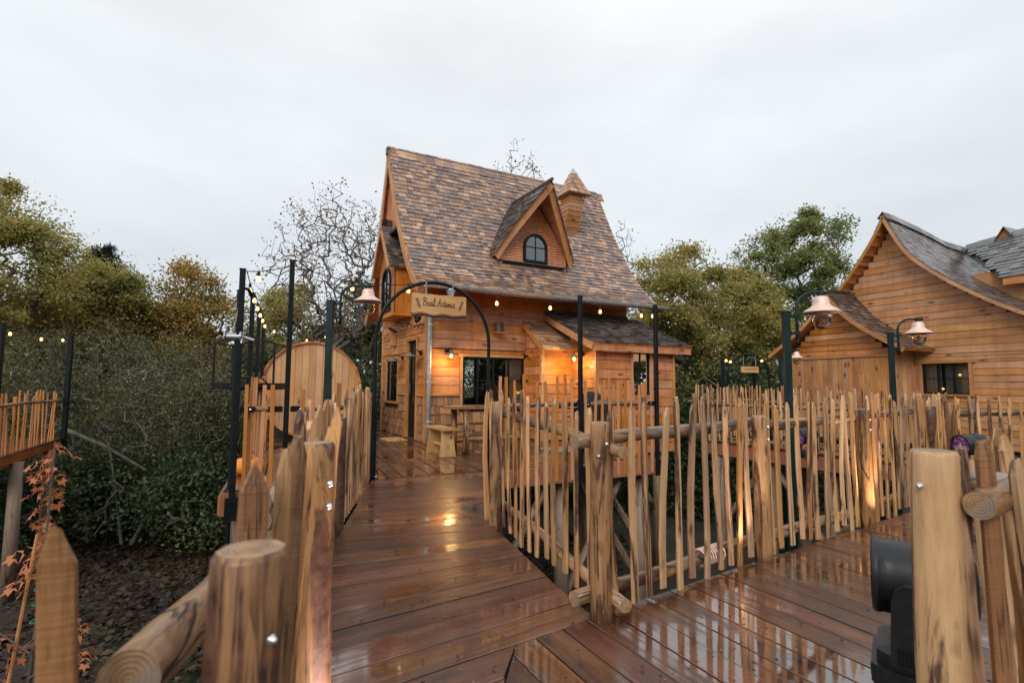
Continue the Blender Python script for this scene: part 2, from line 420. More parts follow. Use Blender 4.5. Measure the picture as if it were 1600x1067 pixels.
def plain(name, col, rough=0.5, metal=0.0, var=0.1, scale=8.0, spec=0.5, bump=0.1, coat=0.0):
    b = NB(name)
    tc = b.n('ShaderNodeTexCoord')
    n = b.noise(tc.outputs['Object'], scale, 4, 0.6)
    c = b.ramp(n, [(0.3, tuple(q * (1 - var) for q in col)), (0.7, tuple(min(1, q * (1 + var)) for q in col))])
    b.bsdf(Base_Color=c, Roughness=b.mrange(n, 0.3, 0.7, max(0.02, rough - 0.08), rough + 0.08), Metallic=metal, Specular_IOR_Level=spec,
           Normal=b.bump(n, bump, 0.003), Coat_Weight=coat, Coat_Roughness=0.15)
plain('black_metal', (0.006, 0.008, 0.010), 0.45, 0.0, 0.3, spec=0.22)
plain('green_metal', (0.004, 0.018, 0.020), 0.40, 0.0, 0.2, spec=0.3)
plain('zinc', (0.46, 0.50, 0.53), 0.36, 0.45, 0.18, 12)
plain('steel', (0.30, 0.31, 0.32), 0.45, 0.8, 0.2)
plain('copper', (0.78, 0.56, 0.46), 0.50, 0.25, 0.16, 14, bump=0.1)
plain('enamel_grey', (0.23, 0.20, 0.17), 0.4, 0.3, 0.2)
plain('bolt', (0.70, 0.72, 0.75), 0.3, 0.9, 0.1)
plain('black_plastic', (0.012, 0.014, 0.017), 0.40, 0.0, 0.2, 30, bump=0.2, spec=0.45)
plain('dark_glass', (0.006, 0.007, 0.009), 0.06, 0.0, 0.1)
plain('curtain', (0.52, 0.49, 0.45), 0.9, 0.0, 0.1, 6)
plain('room_dark', (0.06, 0.045, 0.035), 0.8, 0.0, 0.2)
plain('pumpkin', (0.75, 0.24, 0.02), 0.35, 0.0, 0.15)
plain('ink', (0.03, 0.017, 0.010), 0.7)
plain('rope', (0.33, 0.30, 0.26), 0.8)
plain('flower_yellow', (0.85, 0.50, 0.03), 0.7)
plain('leaf_pot', (0.10, 0.04, 0.09), 0.7)
plain('tie_green', (0.03, 0.22, 0.13), 0.5)
plain('flash_lead', (0.03, 0.033, 0.036), 0.5)

b = NB('glass_pane')
fr = b.n('ShaderNodeFresnel'); fr.inputs['IOR'].default_value = 1.5
gl = b.n('ShaderNodeBsdfGlossy'); gl.inputs['Roughness'].default_value = 0.015; gl.inputs['Color'].default_value = (0.95, 0.97, 1, 1)
tr = b.n('ShaderNodeBsdfTransparent'); tr.inputs['Color'].default_value = (0.80, 0.84, 0.84, 1)
mx = b.n('ShaderNodeMixShader')
b.l(b.math('MINIMUM', b.math('ADD', b.math('MULTIPLY', fr.outputs[0], 1.5), 0.02), 1.0), mx.inputs[0]); b.l(tr.outputs[0], mx.inputs[1]); b.l(gl.outputs[0], mx.inputs[2])
b.l(mx.outputs[0], b.out.inputs['Surface'])

def emit(name, col, s):
    b = NB(name)
    e = b.n('ShaderNodeEmission'); e.inputs['Color'].default_value = (*col, 1); e.inputs['Strength'].default_value = s
    b.l(e.outputs[0], b.out.inputs['Surface'])
emit('bulb_warm', (1.0, 0.52, 0.19), 3.6)
emit('bulb_soft', (1.0, 0.50, 0.16), 2.2)
b = NB('lens_pink')
tc = b.n('ShaderNodeTexCoord'); vo = b.n('ShaderNodeTexVoronoi'); vo.inputs['Scale'].default_value = 34; b.l(tc.outputs['Object'], vo.inputs['Vector'])
b.bsdf(Base_Color=(0.02, 0.015, 0.02), Roughness=0.1, Emission_Color=b.ramp(vo.outputs['Distance'], [(0.15, (0.75, 0.30, 0.62)), (0.55, (0.10, 0.03, 0.12))]), Emission_Strength=0.35)
emit('led_orange', (1.0, 0.35, 0.05), 5)

def leaf_mat(name, stops, trans=0.3, rough=0.55):
    b = NB(name)
    ge = b.n('ShaderNodeNewGeometry'); tc = b.n('ShaderNodeTexCoord')
    cl = b.noise(tc.outputs['Object'], 0.55, 3, 0.6)
    f = b.math('ADD', b.math('MULTIPLY', ge.outputs['Random Per Island'], 0.5), b.math('MULTIPLY', b.mrange(cl, 0.25, 0.75, 0, 1), 0.5))
    col = b.ramp(f, stops)
    d = b.n('ShaderNodeBsdfPrincipled'); d.inputs['Roughness'].default_value = rough; d.inputs['Specular IOR Level'].default_value = 0.3
    t = b.n('ShaderNodeBsdfTranslucent'); m = b.n('ShaderNodeMixShader'); m.inputs[0].default_value = trans
    b.l(col, d.inputs['Base Color']); b.l(col, t.inputs['Color'])
    b.l(d.outputs[0], m.inputs[1]); b.l(t.outputs[0], m.inputs[2]); b.l(m.outputs[0], b.out.inputs['Surface'])
leaf_mat('leaf_oak', [(0.1, (0.17, 0.21, 0.075)), (0.4, (0.30, 0.305, 0.10)), (0.62, (0.46, 0.375, 0.115)), (0.8, (0.60, 0.40, 0.11)), (0.95, (0.50, 0.26, 0.08))], 0.5)
leaf_mat('leaf_gold', [(0.1, (0.20, 0.185, 0.06)), (0.4, (0.36, 0.275, 0.085)), (0.7, (0.50, 0.315, 0.085)), (0.95, (0.46, 0.21, 0.06))], 0.4)
leaf_mat('leaf_green', [(0.1, (0.10, 0.15, 0.062)), (0.5, (0.21, 0.25, 0.088)), (0.8, (0.35, 0.33, 0.095)), (0.95, (0.50, 0.36, 0.09))], 0.5)
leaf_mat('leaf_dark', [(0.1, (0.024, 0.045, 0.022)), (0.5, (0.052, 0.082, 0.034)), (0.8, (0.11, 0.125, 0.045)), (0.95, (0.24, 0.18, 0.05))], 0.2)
leaf_mat('leaf_olive', [(0.1, (0.045, 0.056, 0.030)), (0.5, (0.10, 0.104, 0.046)), (0.8, (0.20, 0.165, 0.055)), (0.95, (0.40, 0.25, 0.06))], 0.3)
leaf_mat('leaf_pine', [(0.1, (0.014, 0.032, 0.02)), (0.9, (0.04, 0.065, 0.035))], 0.1)
leaf_mat('leaf_brown', [(0.1, (0.15, 0.085, 0.05)), (0.6, (0.25, 0.14, 0.065)), (0.95, (0.34, 0.22, 0.07))], 0.3)
leaf_mat('leaf_red', [(0.1, (0.42, 0.12, 0.06)), (0.5, (0.60, 0.22, 0.10)), (0.9, (0.68, 0.33, 0.18))], 0.35)
leaf_mat('leaf_litter', [(0.1, (0.018, 0.011, 0.008)), (0.6, (0.042, 0.024, 0.014)), (0.85, (0.085, 0.048, 0.024)), (0.96, (0.26, 0.15, 0.05))], 0.05)
plain('bark', (0.075, 0.060, 0.048), 0.85, 0, 0.45, 6, bump=0.8)
plain('bark_pale', (0.13, 0.108, 0.09), 0.85, 0, 0.3, 6, bump=0.5)
plain('bark_grey', (0.13, 0.12, 0.10), 0.85, 0, 0.35, 7, bump=0.6)
plain('twig_lichen', (0.15, 0.148, 0.12), 0.9, 0, 0.35, 5)

b = NB('forest_floor')
ge = b.n('ShaderNodeNewGeometry')
n1 = b.noise(ge.outputs['Position'], 9.0, 6, 0.7); n2 = b.noise(ge.outputs['Position'], 0.5, 4, 0.6)
c = b.ramp(n1, [(0.3, (0.012, 0.009, 0.007)), (0.55, (0.028, 0.018, 0.012)), (0.75, (0.06, 0.036, 0.02))])
gm = b.math('MINIMUM', b.math('MAXIMUM', b.mrange(n2, 0.52, 0.62, 0.0, 1.0), 0.0), 1.0)
c = b.mix(gm, c, b.ramp(n1, [(0.3, (0.012, 0.02, 0.007)), (0.7, (0.05, 0.07, 0.02))]))
b.bsdf(Base_Color=c, Roughness=0.85, Normal=b.bump(n1, 0.8, 0.05))

b = NB('doormat')
tc = b.n('ShaderNodeTexCoord')
vo = b.n('ShaderNodeTexVoronoi'); vo.inputs['Scale'].default_value = 9; b.l(tc.outputs['Object'], vo.inputs['Vector'])
b.bsdf(Base_Color=b.ramp(vo.outputs['Distance'], [(0.2, (0.10, 0.16, 0.04)), (0.4, (0.55, 0.38, 0.13)), (0.55, (0.45, 0.14, 0.05)), (0.8, (0.58, 0.42, 0.16))]), Roughness=0.95)
b = NB('zigzag_rug')
tc = b.n('ShaderNodeTexCoord'); wv = b.n('ShaderNodeTexWave'); wv.inputs['Scale'].default_value = 4.5; wv.inputs['Distortion'].default_value = 6; wv.inputs['Detail Scale'].default_value = 2.5
b.l(tc.outputs['Object'], wv.inputs['Vector'])
b.bsdf(Base_Color=b.ramp(wv.outputs['Fac'], [(0.45, (0.03, 0.03, 0.03)), (0.55, (0.55, 0.50, 0.46))]), Roughness=0.9)

# ================================================================== ground
GZ = -2.8
_g = sorted(set([-420, -200, -100, -60] + list(np.arange(-36, 37, 2.0)) + [60, 100, 200, 420]))
gv, gf = [], []
for j, y in enumerate(_g):
    for i, x in enumerate(_g):
        yy = y + 14
        z = GZ + 0.16 * math.sin(x * 0.45 + 1) * math.cos(yy * 0.38) + 0.1 * math.sin(x * 0.9 + yy * 0.7)
        z += 0.05 * max(0.0, min(30.0, yy - 16))
        gv.append((x, yy, z))
for j in range(len(_g) - 1):
    for i in range(len(_g) - 1):
        n = len(_g); gf.append((j * n + i, j * n + i + 1, (j + 1) * n + i + 1, (j + 1) * n + i))
struct('ground', (gv, gf), 'forest_floor', smooth=True)

# ================================================================== decks of wet boards
SCREWS = []
def board_poly(root, poly, d, mat, top=0.0, thick=0.045, poly_top=None, name='board'):
    """one board: convex 2D polygon in the world, grain along d"""
    rz = math.atan2(d[1], d[0]); c, s = math.cos(-rz), math.sin(-rz)
    cx = sum(p[0] for p in poly) / len(poly); cy = sum(p[1] for p in poly) / len(poly)
    def loc(p): return ((p[0] - cx) * c - (p[1] - cy) * s, (p[0] - cx) * s + (p[1] - cy) * c)
    q = [loc(p) for p in poly]; n = len(q)
    t = [loc(p) for p in poly_top] if poly_top and len(poly_top) == n else [(x * 0.999, y * 0.97) for x, y in q]
    v = [(x, y, -thick) for x, y in q] + [(x, y, -0.003) for x, y in q] + [(x, y, 0) for x, y in t]
    f = [tuple(range(n - 1, -1, -1)), tuple(range(2 * n, 3 * n))]
    for k in range(2):
        f += [(k * n + i, k * n + (i + 1) % n, (k + 1) * n + (i + 1) % n, (k + 1) * n + i) for i in range(n)]
    o = obj(name, (v, f), mat, root)
    if cy < 7.8 and cx > -2.5 and cx < 5:
        xs = [x for x, y in q]; ys = [y for x, y in q]
        hwd = min(0.06, (max(ys) - min(ys)) * 0.3); xx = min(xs) + 0.06
        while xx < max(xs):
            for yy in (-hwd, hwd): SCREWS.append((cx + xx * math.cos(rz) - yy * math.sin(rz), cy + xx * math.sin(rz) + yy * math.cos(rz), top + 0.0032))
            xx += 0.58
    o.location = (cx, cy, top + random.uniform(-0.0025, 0.0025))
    o.rotation_euler = (random.uniform(-0.004, 0.004), random.uniform(-0.0008, 0.0008), rz)
    return o
def strip_boards(root, poly, ang, pitch, mat, gap=0.009, start=0.0, top=0.0):
    d = (math.sin(math.radians(ang)), math.cos(math.radians(ang))); n = (d[1], -d[0])
    vals = [n[0] * p[0] + n[1] * p[1] for p in poly]
    k = math.floor((min(vals) - start) / pitch)
    while start + k * pitch < max(vals):
        a, b2 = start + k * pitch + gap / 2, start + (k + 1) * pitch - gap / 2
        q = clip(clip(poly, n[0], n[1], b2), -n[0], -n[1], -a)
        qt = clip(clip(poly, n[0], n[1], b2 - 0.0025), -n[0], -n[1], -a - 0.0025)
        if len(q) >= 3: board_poly(root, q, d, mat, top, poly_top=qt)
        k += 1
def poly_prism(poly, z0, z1):
    n = len(poly)
    v = [(x, y, z0) for x, y in poly] + [(x, y, z1) for x, y in poly]
    return v, [tuple(range(n - 1, -1, -1)), tuple(range(n, 2 * n))] + [(i, (i + 1) % n, n + (i + 1) % n, n + i) for i in range(n)]
def joist(a, b, w=0.07, z0=-0.26, z1=-0.055):
    a, b = np.array(a), np.array(b); t = (b - a) / np.linalg.norm(b - a); n = np.array([-t[1], t[0]]) * w / 2
    return poly_prism([tuple(a + n), tuple(b + n), tuple(b - n), tuple(a - n)], z0, z1)
def leg_log(root, x, y, top=-0.27, r=0.11, bottom=GZ - 0.3, lean=(0, 0)):
    o = obj('support_post', tube([(0, 0, bottom - top), (lean[0] * .4, lean[1] * .4, (bottom - top) * .5), (lean[0], lean[1], 0)], [r * 1.1, r, r * 0.95], 10), 'timber_grey', root, smooth=True)
    o.location = (x, y, top)
    return o

# ---- right-hand platform: boards run away from the fence
PF = [(0.03, 2.64), (0.47, 2.985), (4.35, 5.62), (7.4, 6.75), (8.2, 4.5), (3.2, -0.8), (-0.45, -0.8)]
pf = struct('platform', join([joist((0.55, 2.96), (4.35, 5.54)), joist((0.9, 2.5), (4.9, 5.2)), joist((4.35, 5.54), (7.4, 6.65)), joist((1.4, 1.6), (6.2, 4.6)),
                              joist((0.15, 2.5), (0.5, 2.9))]), 'beam_red')
strip_boards(pf, PF, 153.0, 0.172, 'deck_wet', start=0.03)
for x, y in [(1.2, 3.15), (2.5, 4.0), (3.9, 5.0), (5.8, 5.9)]: leg_log(pf, x, y)

# ---- path: near boards on the skew, then fanning round to the gate
pa = struct('path', join([joist((-0.72, 1.9), (-1.34, 4.28)), joist((-1.34, 4.28), (-1.78, 7.0)), joist((0.36, 2.98), (-0.2, 4.75)),
                          joist((-0.2, 4.75), (-0.4, 7.5)), joist((-0.3, 2.2), (-0.85, 6.8))]), 'beam_red')
dN = (math.sin(math.radians(55.4)), math.cos(math.radians(55.4))); nN = (-dN[1], dN[0])
M0 = (0.03, 2.64)
def line_x(p, d, q, e):            # intersection of p+t*d with q+s*e
    det = d[0] * (-e[1]) + e[0] * d[1]
    t = ((q[0] - p[0]) * (-e[1]) + e[0] * (q[1] - p[1])) / det
    return (p[0] + t * d[0], p[1] + t * d[1])
LE0, LE1 = (-0.79, 2.33), (-1.08, 3.21)
le = (LE1[0] - LE0[0], LE1[1] - LE0[1])
def off(k): return (M0[0] + nN[0] * k, M0[1] + nN[1] * k)
def quad_board(root, a0, a1, b0, b1, mat, gap=0.0045):
    """board between joint a (left a0, right a1) and joint b"""
    d = (a1[0] - a0[0], a1[1] - a0[1]); ln = math.hypot(*d); d = (d[0] / ln, d[1] / ln); n = (-d[1], d[0])
    def sh(p, s): return (p[0] + n[0] * s, p[1] + n[1] * s)
    poly = [sh(a0, gap), sh(a1, gap), sh(b1, -gap), sh(b0, -gap)]
    board_poly(root, poly, d, mat, poly_top=[sh(a0, gap + .0025), sh(a1, gap + .0025), sh(b1, -gap - .0025), sh(b0, -gap - .0025)])
BL0, BL1 = (0.03, 2.64), (-0.02, 2.31); bl = (BL1[0] - BL0[0], BL1[1] - BL0[1])
for k in range(-8, 0):             # nearest boards, cut off along the joint with the platform
    ja, jb = off(k * 0.21), off((k + 1) * 0.21)
    quad_board(pa, line_x(ja, dN, LE0, le), tuple(np.array(line_x(ja, dN, BL0, bl)) - np.array(dN) * 0.012), line_x(jb, dN, LE0, le), tuple(np.array(line_x(jb, dN, BL0, bl)) - np.array(dN) * 0.012), 'deck_path')
RE0, RE1 = (0.43, 2.95), (-0.16, 4.77); re_ = (RE1[0] - RE0[0], RE1[1] - RE0[1])
joints = []
for k in range(0, 4):
    j = off(k * 0.21)
    r = line_x(j, dN, RE0, re_)
    if k == 0: r = (0.46, 2.94)
    joints.append((line_x(j, dN, LE0, le), r))
la, ra = joints[-1]
for k in range(1, 9):
    t = k / 8
    joints.append((lerp(la, (-1.39, 4.28), t), lerp(ra, (-0.13, 4.66), t)))
la, ra = joints[-1]
for k in range(1, 14):
    t = k / 13
    joints.append((lerp(la, (-1.80, 6.90), t), lerp(ra, (-0.37, 7.66), t ** 1.0)))
for (a0, a1), (b0, b1) in zip(joints[:-1], joints[1:]):
    quad_board(pa, a0, a1, b0, b1, 'deck_path')
for x, y in [(-1.2, 3.6), (-0.1, 3.9), (-1.6, 5.8), (-0.35, 6.2)]: leg_log(pa, x, y)

_sv, _sf = [], []
for (x, y, z) in SCREWS:
    n0 = len(_sv); _sv += [(x + 0.0055 * math.cos(a), y + 0.0055 * math.sin(a), z) for a in np.linspace(0, 2 * math.pi, 7)[:-1]]; _sf.append(tuple(range(n0, n0 + 6)))
obj('screw_heads', (_sv, _sf), 'steel', pf, kind='stuff')
# ---- house frame: local x along the front wall, local y along the gable
HA = math.radians(61.6)
E1 = np.array([math.sin(HA), math.cos(HA), 0]); E2 = np.array([-E1[1], E1[0], 0])
HC = onz(664, 692)
def hw(s, t, z=0.0): return HC + E1 * s + E2 * t + np.array([0, 0, z])
def hw2(s, t): p = hw(s, t); return (float(p[0]), float(p[1]))
LB = (-math.sin(math.radians(23)), math.cos(math.radians(23)))       # terrace boards and its left edge run this way
TA = hw2(-3.72, -3.74)
TL2 = (TA[0] + LB[0] * 10.5, TA[1] + LB[1] * 10.5)
TP = [TA, hw2(2.98, -3.74), hw2(3.05, -1.6), hw2(3.05, 3.4), TL2]
te = struct('terrace', join([joist(hw2(-3.70, -3.66), hw2(2.98, -3.66), 0.08, -0.27), joist(hw2(2.93, -3.7), hw2(3.0, -1.6), 0.08, -0.27),
                             joist(TA, TL2, 0.08, -0.27), joist(hw2(-3, -2), hw2(3, -2), 0.08), joist(hw2(-3, -.4), hw2(3, -.4), 0.08)]), 'beam_red')
strip_boards(te, TP, 157.0, 0.19, 'deck_house', 0.017, start=0.05)
fb = obj('edge_beam', join([beam('x', -3.74, -2.06, -0.035, 0.0, -0.28, -0.012), beam('x', -0.3, 3.0, -0.035, 0.0, -0.28, -0.012)]), 'beam_red', te)
fb.location = HC + E2 * (-3.75); fb.rotation_euler = (0, 0, math.atan2(E1[1], E1[0]))
for s, t in [(-0.2, -3.5), (1.1, -3.5), (2.75, -3.5), (2.75, -1.9), (5.1, -1.5), (5.1, 0.4), (0.4, -0.6), (-3.5, -3.4), (-3.2, -1.0)]:
    p = hw(s, t); leg_log(te, p[0], p[1], r=0.12)
def brace(root, a, b, r=0.06):
    a, b = np.array(a), np.array(b)
    o = obj('brace', tube([a - a, b - a], r, 6), 'timber_grey', root); o.location = a
brace(te, hw(2.75, -3.5, -2.2), hw(1.5, -3.5, -0.35)); brace(te, hw(2.75, -3.5, -1.5), hw(2.75, -2.2, -0.4)); brace(te, hw(1.1, -3.5, -2.2), hw(2.3, -3.5, -0.4))
brace(te, hw(-.2, -3.5, -1.9), hw(.8, -3.5, -0.4)); brace(te, hw(5.1, -1.5, -1.6), hw(4.0, -1.5, -0.35))

# ================================================================== rustic fences
def stake_mesh(i, sawn=False, fine=False):
    r = random.Random(100 + i + (50 if sawn else 0))
    w_, t_ = (r.uniform(0.046, 0.060), r.uniform(0.022, 0.032)) if not sawn else (r.uniform(0.052, 0.062), r.uniform(0.024, 0.03))
    nlev = 9 if fine else 5
    ns = 8 if fine else 6
    angs = sorted((2 * math.pi * k / ns + r.uniform(-0.2, 0.2)) for k in range(ns))
    V, Fc = [], []
    ph, ph2 = r.uniform(0, 6), r.uniform(0, 6)
    amp = 0.004 if sawn else r.uniform(0.006, 0.016)
    levels = [k / (nlev - 1) * 0.945 for k in range(nlev)]
    for q in levels:
        cx = amp * math.sin(q * 5 + ph); cy = amp * 0.5 * math.sin(q * 4 + ph2)
        wl = w_ * (1.0 - 0.12 * q) * (1 + (0 if sawn else r.uniform(-0.10, 0.10)))
        for a in angs:
            sx = math.copysign(abs(math.cos(a)) ** 0.55, math.cos(a)); sy = math.copysign(abs(math.sin(a)) ** 0.55, math.sin(a))
            V.append((cx + wl / 2 * sx * r.uniform(0.93, 1.05), cy + t_ / 2 * sy * r.uniform(0.9, 1.1), q))
    n0 = len(V) - ns
    cx = sum(V[n0 + k][0] for k in range(ns)) / ns + r.uniform(-0.006, 0.006)
    cy = sum(V[n0 + k][1] for k in range(ns)) / ns
    tipw = r.uniform(0.22, 0.55)
    for k in range(ns):
        x, y, z = V[n0 + k]
        V.append((cx + (x - cx) * tipw, cy + (y - cy) * 0.8, 0.985 + r.uniform(-0.012, 0.015)))
    for l in range(nlev):
        for k in range(ns):
            Fc.append((l * ns + k, l * ns + (k + 1) % ns, (l + 1) * ns + (k + 1) % ns, (l + 1) * ns + k))
    Fc.append(tuple(range(ns - 1, -1, -1))); Fc.append(tuple(range(nlev * ns, (nlev + 1) * ns)))
    return mesh('stake', V, Fc, 'stake_sawn_shaded' if sawn else 'stake')
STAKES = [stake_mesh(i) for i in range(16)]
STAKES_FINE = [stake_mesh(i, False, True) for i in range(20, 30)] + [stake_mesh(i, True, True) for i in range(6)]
def put_stake(root, x, y, z0, h, facing, fine=False, lean=0.0, idx=None, w=1.0):
    lib = STAKES_FINE if fine else STAKES
    me = lib[random.randrange(len(lib)) if idx is None else idx % len(lib)]
    return place('stake', me, root, (x, y, z0), (random.gauss(0, 0.012), lean + random.gauss(0, 0.014), facing + random.uniform(-0.18, 0.18)), (w * random.uniform(0.85, 1.12), 1.0, h))
def post_mesh(i, r0, h, n=14, lev=7, mat='post', chip=0.006):
    r = random.Random(300 + i)
    V, Fc = [], []
    a0 = [r.uniform(-0.05, 0.05) for _ in range(n)]
    prof = [(k / (lev - 1) * (h - 0.012), 1.0) for k in range(lev)] + [(h, 0.9)]
    bx, by = r.uniform(-0.01, 0.01), r.uniform(-0.01, 0.01)
    for q, (z, sc) in enumerate(prof):
        for k in range(n):
            a = 2 * math.pi * k / n
            rr = r0 * sc * (1.06 - 0.10 * z / h) * (1 + a0[k] + r.uniform(-0.022, 0.022))
            V.append((bx * math.sin(z * 3) + rr * math.cos(a), by * math.sin(z * 2.4) + rr * math.sin(a), z))
    for q in range(len(prof) - 1):
        for k in range(n):
            Fc.append((q * n + k, q * n + (k + 1) % n, (q + 1) * n + (k + 1) % n, (q + 1) * n + k))
    Fc.append(tuple(range(n - 1, -1, -1)))
    c = len(V); V.append((0, 0, h + 0.002))
    t0 = (len(prof) - 1) * n
    Fc += [(t0 + k, t0 + (k + 1) % n, c) for k in range(n)]
    me = mesh('post', V, Fc, mat, smooth=False)
    me.materials.append(MAT['end_z'])
    for pl in me.polygons:
        if len(pl.vertices) == 3: pl.material_index = 1
    return me
_pi = [0]
def put_post(root, x, y, top, r0=0.065, base=-0.02, fine=False, mat='post', lean=(0, 0)):
    _pi[0] += 1
    me = post_mesh(_pi[0], r0, top - base, 26 if fine else 14, 14 if fine else 7, mat)
    me.polygons.foreach_set('use_smooth', [len(p.vertices) == 4 for p in me.polygons])
    return place('post', me, root, (x, y, base), (lean[0], lean[1], random.uniform(0, 6)))
def put_rail(root, pts, r0=0.04, name='rail', n=10, fine=False):
    """log rail through world points; its grain runs along local x"""
    a, b = np.array(pts[0], float), np.array(pts[-1], float)
    dx = b - a; rz = math.atan2(dx[1], dx[0]); c, s = math.cos(-rz), math.sin(-rz)
    P = []
    m = 16 if fine else 9
    seg = len(pts) - 1
    for k in range(m):
        q = k / (m - 1) * seg; i = min(int(q), seg - 1)
        p = np.array(lerp(pts[i], pts[i + 1], q - i)) - a
        P.append((p[0] * c - p[1] * s, p[0] * s + p[1] * c + (0.002 if fine else 0.008) * math.sin(k * 1.3 + _pi[0]), p[2] + (0.002 if fine else 0.007) * math.sin(k * 0.9 + 2 * _pi[0])))
    rad = [r0 * (1 + (0.025 if fine else 0.08) * math.sin(k * 2.1 + _pi[0])) for k in range(m)]
    rad[0] *= 0.95; rad[-1] *= 0.95
    _pi[0] += 1
    o = obj(name, tube(P, rad, n), 'rail', root)
    o.data.polygons.foreach_set('use_smooth', [len(p.vertices) == 4 for p in o.data.polygons])
    o.data.materials.append(MAT['end_x'])
    for pl in o.data.polygons:
        if len(pl.vertices) > 4: pl.material_index = 1
    o.location = a; o.rotation_euler = (0, 0, rz)
    return o
def bolt(root, x, y, z, rz, r=0.007):
    o = obj('bolt', xf(lathe([(r * 1.5, 0), (r * 1.5, 0.003), (r, 0.004), (r * 0.9, 0.009), (r * 0.4, 0.012)], 10), Matrix.Rotation(math.pi / 2, 4, 'X')), 'bolt', root, smooth=True)
    o.location = (x, y, z); o.rotation_euler = (0, 0, rz)
def span(root, p, q, out, n, top=(1.12, 1.12), bot=(0.03, 0.03), rails=((0.95, 0.95), (0.11, 0.11)), r_rail=0.038, ext=0.14, fine=False, skip=(), m0=0.06, lean=0.0, offs=0.0):
    """stakes and two rails between the posts at p and q; 'out' is the outward unit normal"""
    p, q, out = np.array(p), np.array(q), np.array(out); d = (q - p); ln = np.linalg.norm(d); d = d / ln
    face = math.atan2(d[1], d[0])
    for za, zb in rails:
        a = p - d * ext + out * 0.07; b_ = q + d * ext + out * 0.07
        put_rail(root, [(a[0], a[1], za), ((a[0] + b_[0]) / 2, (a[1] + b_[1]) / 2, (za + zb) / 2 + random.uniform(-0.02, 0.02)), (b_[0], b_[1], zb)], r_rail, fine=fine)
    for k in range(n):
        if k in skip: continue
        t = (k + 1) / (n + 1) + random.uniform(-0.15, 0.15) / (n + 1)
        c = p + d * ln * t + out * (0.012 + offs)
        z0 = bot[0] + (bot[1] - bot[0]) * t + random.uniform(-0.045, 0.03)
        z1 = top[0] + (top[1] - top[0]) * t + random.uniform(-0.05, 0.05)
        put_stake(root, c[0], c[1], z0, z1 - z0, face, fine, lean)

# right-hand side of the path, gate end to the corner
C1, C2, C3, C4 = (0.49, 2.93), (1.84, 3.93), (3.22, 4.86), (4.62, 5.85)
G1 = (-0.13, 4.82)
f1 = thing('fence', 'stake fence along the right side of the path up to the metal arch', 'fence', (0, 0, 0), group='rustic stake fences')
put_post(f1, *G1, 1.09, 0.056, -0.3); put_post(f1, *C1, 1.045, 0.057, -0.02, fine=True)
span(f1, G1, C1, (0.95, 0.31), 11, (1.20, 1.13), (0.02, 0.06), ((0.99, 0.90), (0.17, 0.10)), 0.036, 0.13)
for k, (dx, dy, h) in enumerate([(-0.045, 0.12, 1.22), (-0.10, 0.16, 1.19), (0.05, 0.1, 1.2)]):
    put_stake(f1, G1[0] + dx, G1[1] + dy, 0.0, h, 0.3)
bolt(f1, C1[0] + 0.026, C1[1] - 0.055, 0.93, 0.4); bolt(f1, C1[0] - 0.018, C1[1] - 0.058, 0.865, -0.3)
# far side of the platform
f2 = thing('fence', 'stake fence in front of the platform between corner post and uplit post', 'fence', (0, 0, 0), group='rustic stake fences')
put_post(f2, *C2, 1.03, 0.056, -0.02, fine=True); put_post(f2, *C3, 1.04, 0.064, -0.02, fine=True)
o2 = (-0.59, 0.80)
span(f2, C1, C2, o2, 11, (1.14, 1.15), (0.02, 0.03), ((0.94, 0.98), (0.10, 0.12)), 0.041, 0.13, m0=0.1)
span(f2, C2, C3, (-0.56, 0.83), 11, (1.15, 1.16), (0.03, 0.03), ((0.95, 0.97), (0.11, 0.12)), 0.042, 0.12)
for c in (C2, C3):
    for z in (0.95, 0.86): bolt(f2, c[0] + 0.040, c[1] - 0.045, z, 0.6)
f3 = thing('fence', 'stake fence curving right from the uplit post towards the gabled house', 'fence', (0, 0, 0), group='rustic stake fences')
put_post(f3, *C4, 1.04, 0.07)
span(f3, C3, C4, (-0.58, 0.81), 12, (1.17, 1.16), (0.02, 0.02), ((0.98, 0.98), (0.12, 0.12)), 0.036)
for k in range(4): put_stake(f3, C4[0] - 0.25 + k * 0.06, C4[1] - 0.12 + k * 0.05, 0.0, 1.2, 0.6)
C5, C6 = (5.75, 6.95), (8.3, 7.05)
put_post(f3, *C5, 1.03, 0.07); put_post(f3, *C6, 1.03, 0.07)
span(f3, C4, C5, (-0.62, 0.79), 9, (1.15, 1.15), (0.02, 0.02), ((0.95, 0.95), (0.12, 0.12)))
span(f3, C5, C6, (0, 1), 17, (1.16, 1.16), (0.02, 0.02), ((0.92, 0.9), (0.12, 0.12)))
cl_p = np.array(C1) + 0.66 * (np.array(C2) - np.array(C1)) + np.array(o2) * 0.07
cl_d = (np.array(C2) - np.array(C1)) / np.linalg.norm(np.array(C2) - np.array(C1))
cw = obj('wire_coil', tube([(cl_d[0] * (k / 90 - .5) * 0.24 - cl_d[1] * 0.055 * math.cos(k * 0.63), cl_d[1] * (k / 90 - .5) * 0.24 + cl_d[0] * 0.055 * math.cos(k * 0.63), 0.055 * math.sin(k * 0.63)) for k in range(91)], 0.006, 5), 'copper'); cw.location = (cl_p[0], cl_p[1], 0.113)
tag(cw, 'coil of pale wire wound round the bottom rail beside the lit stake', 'wire')
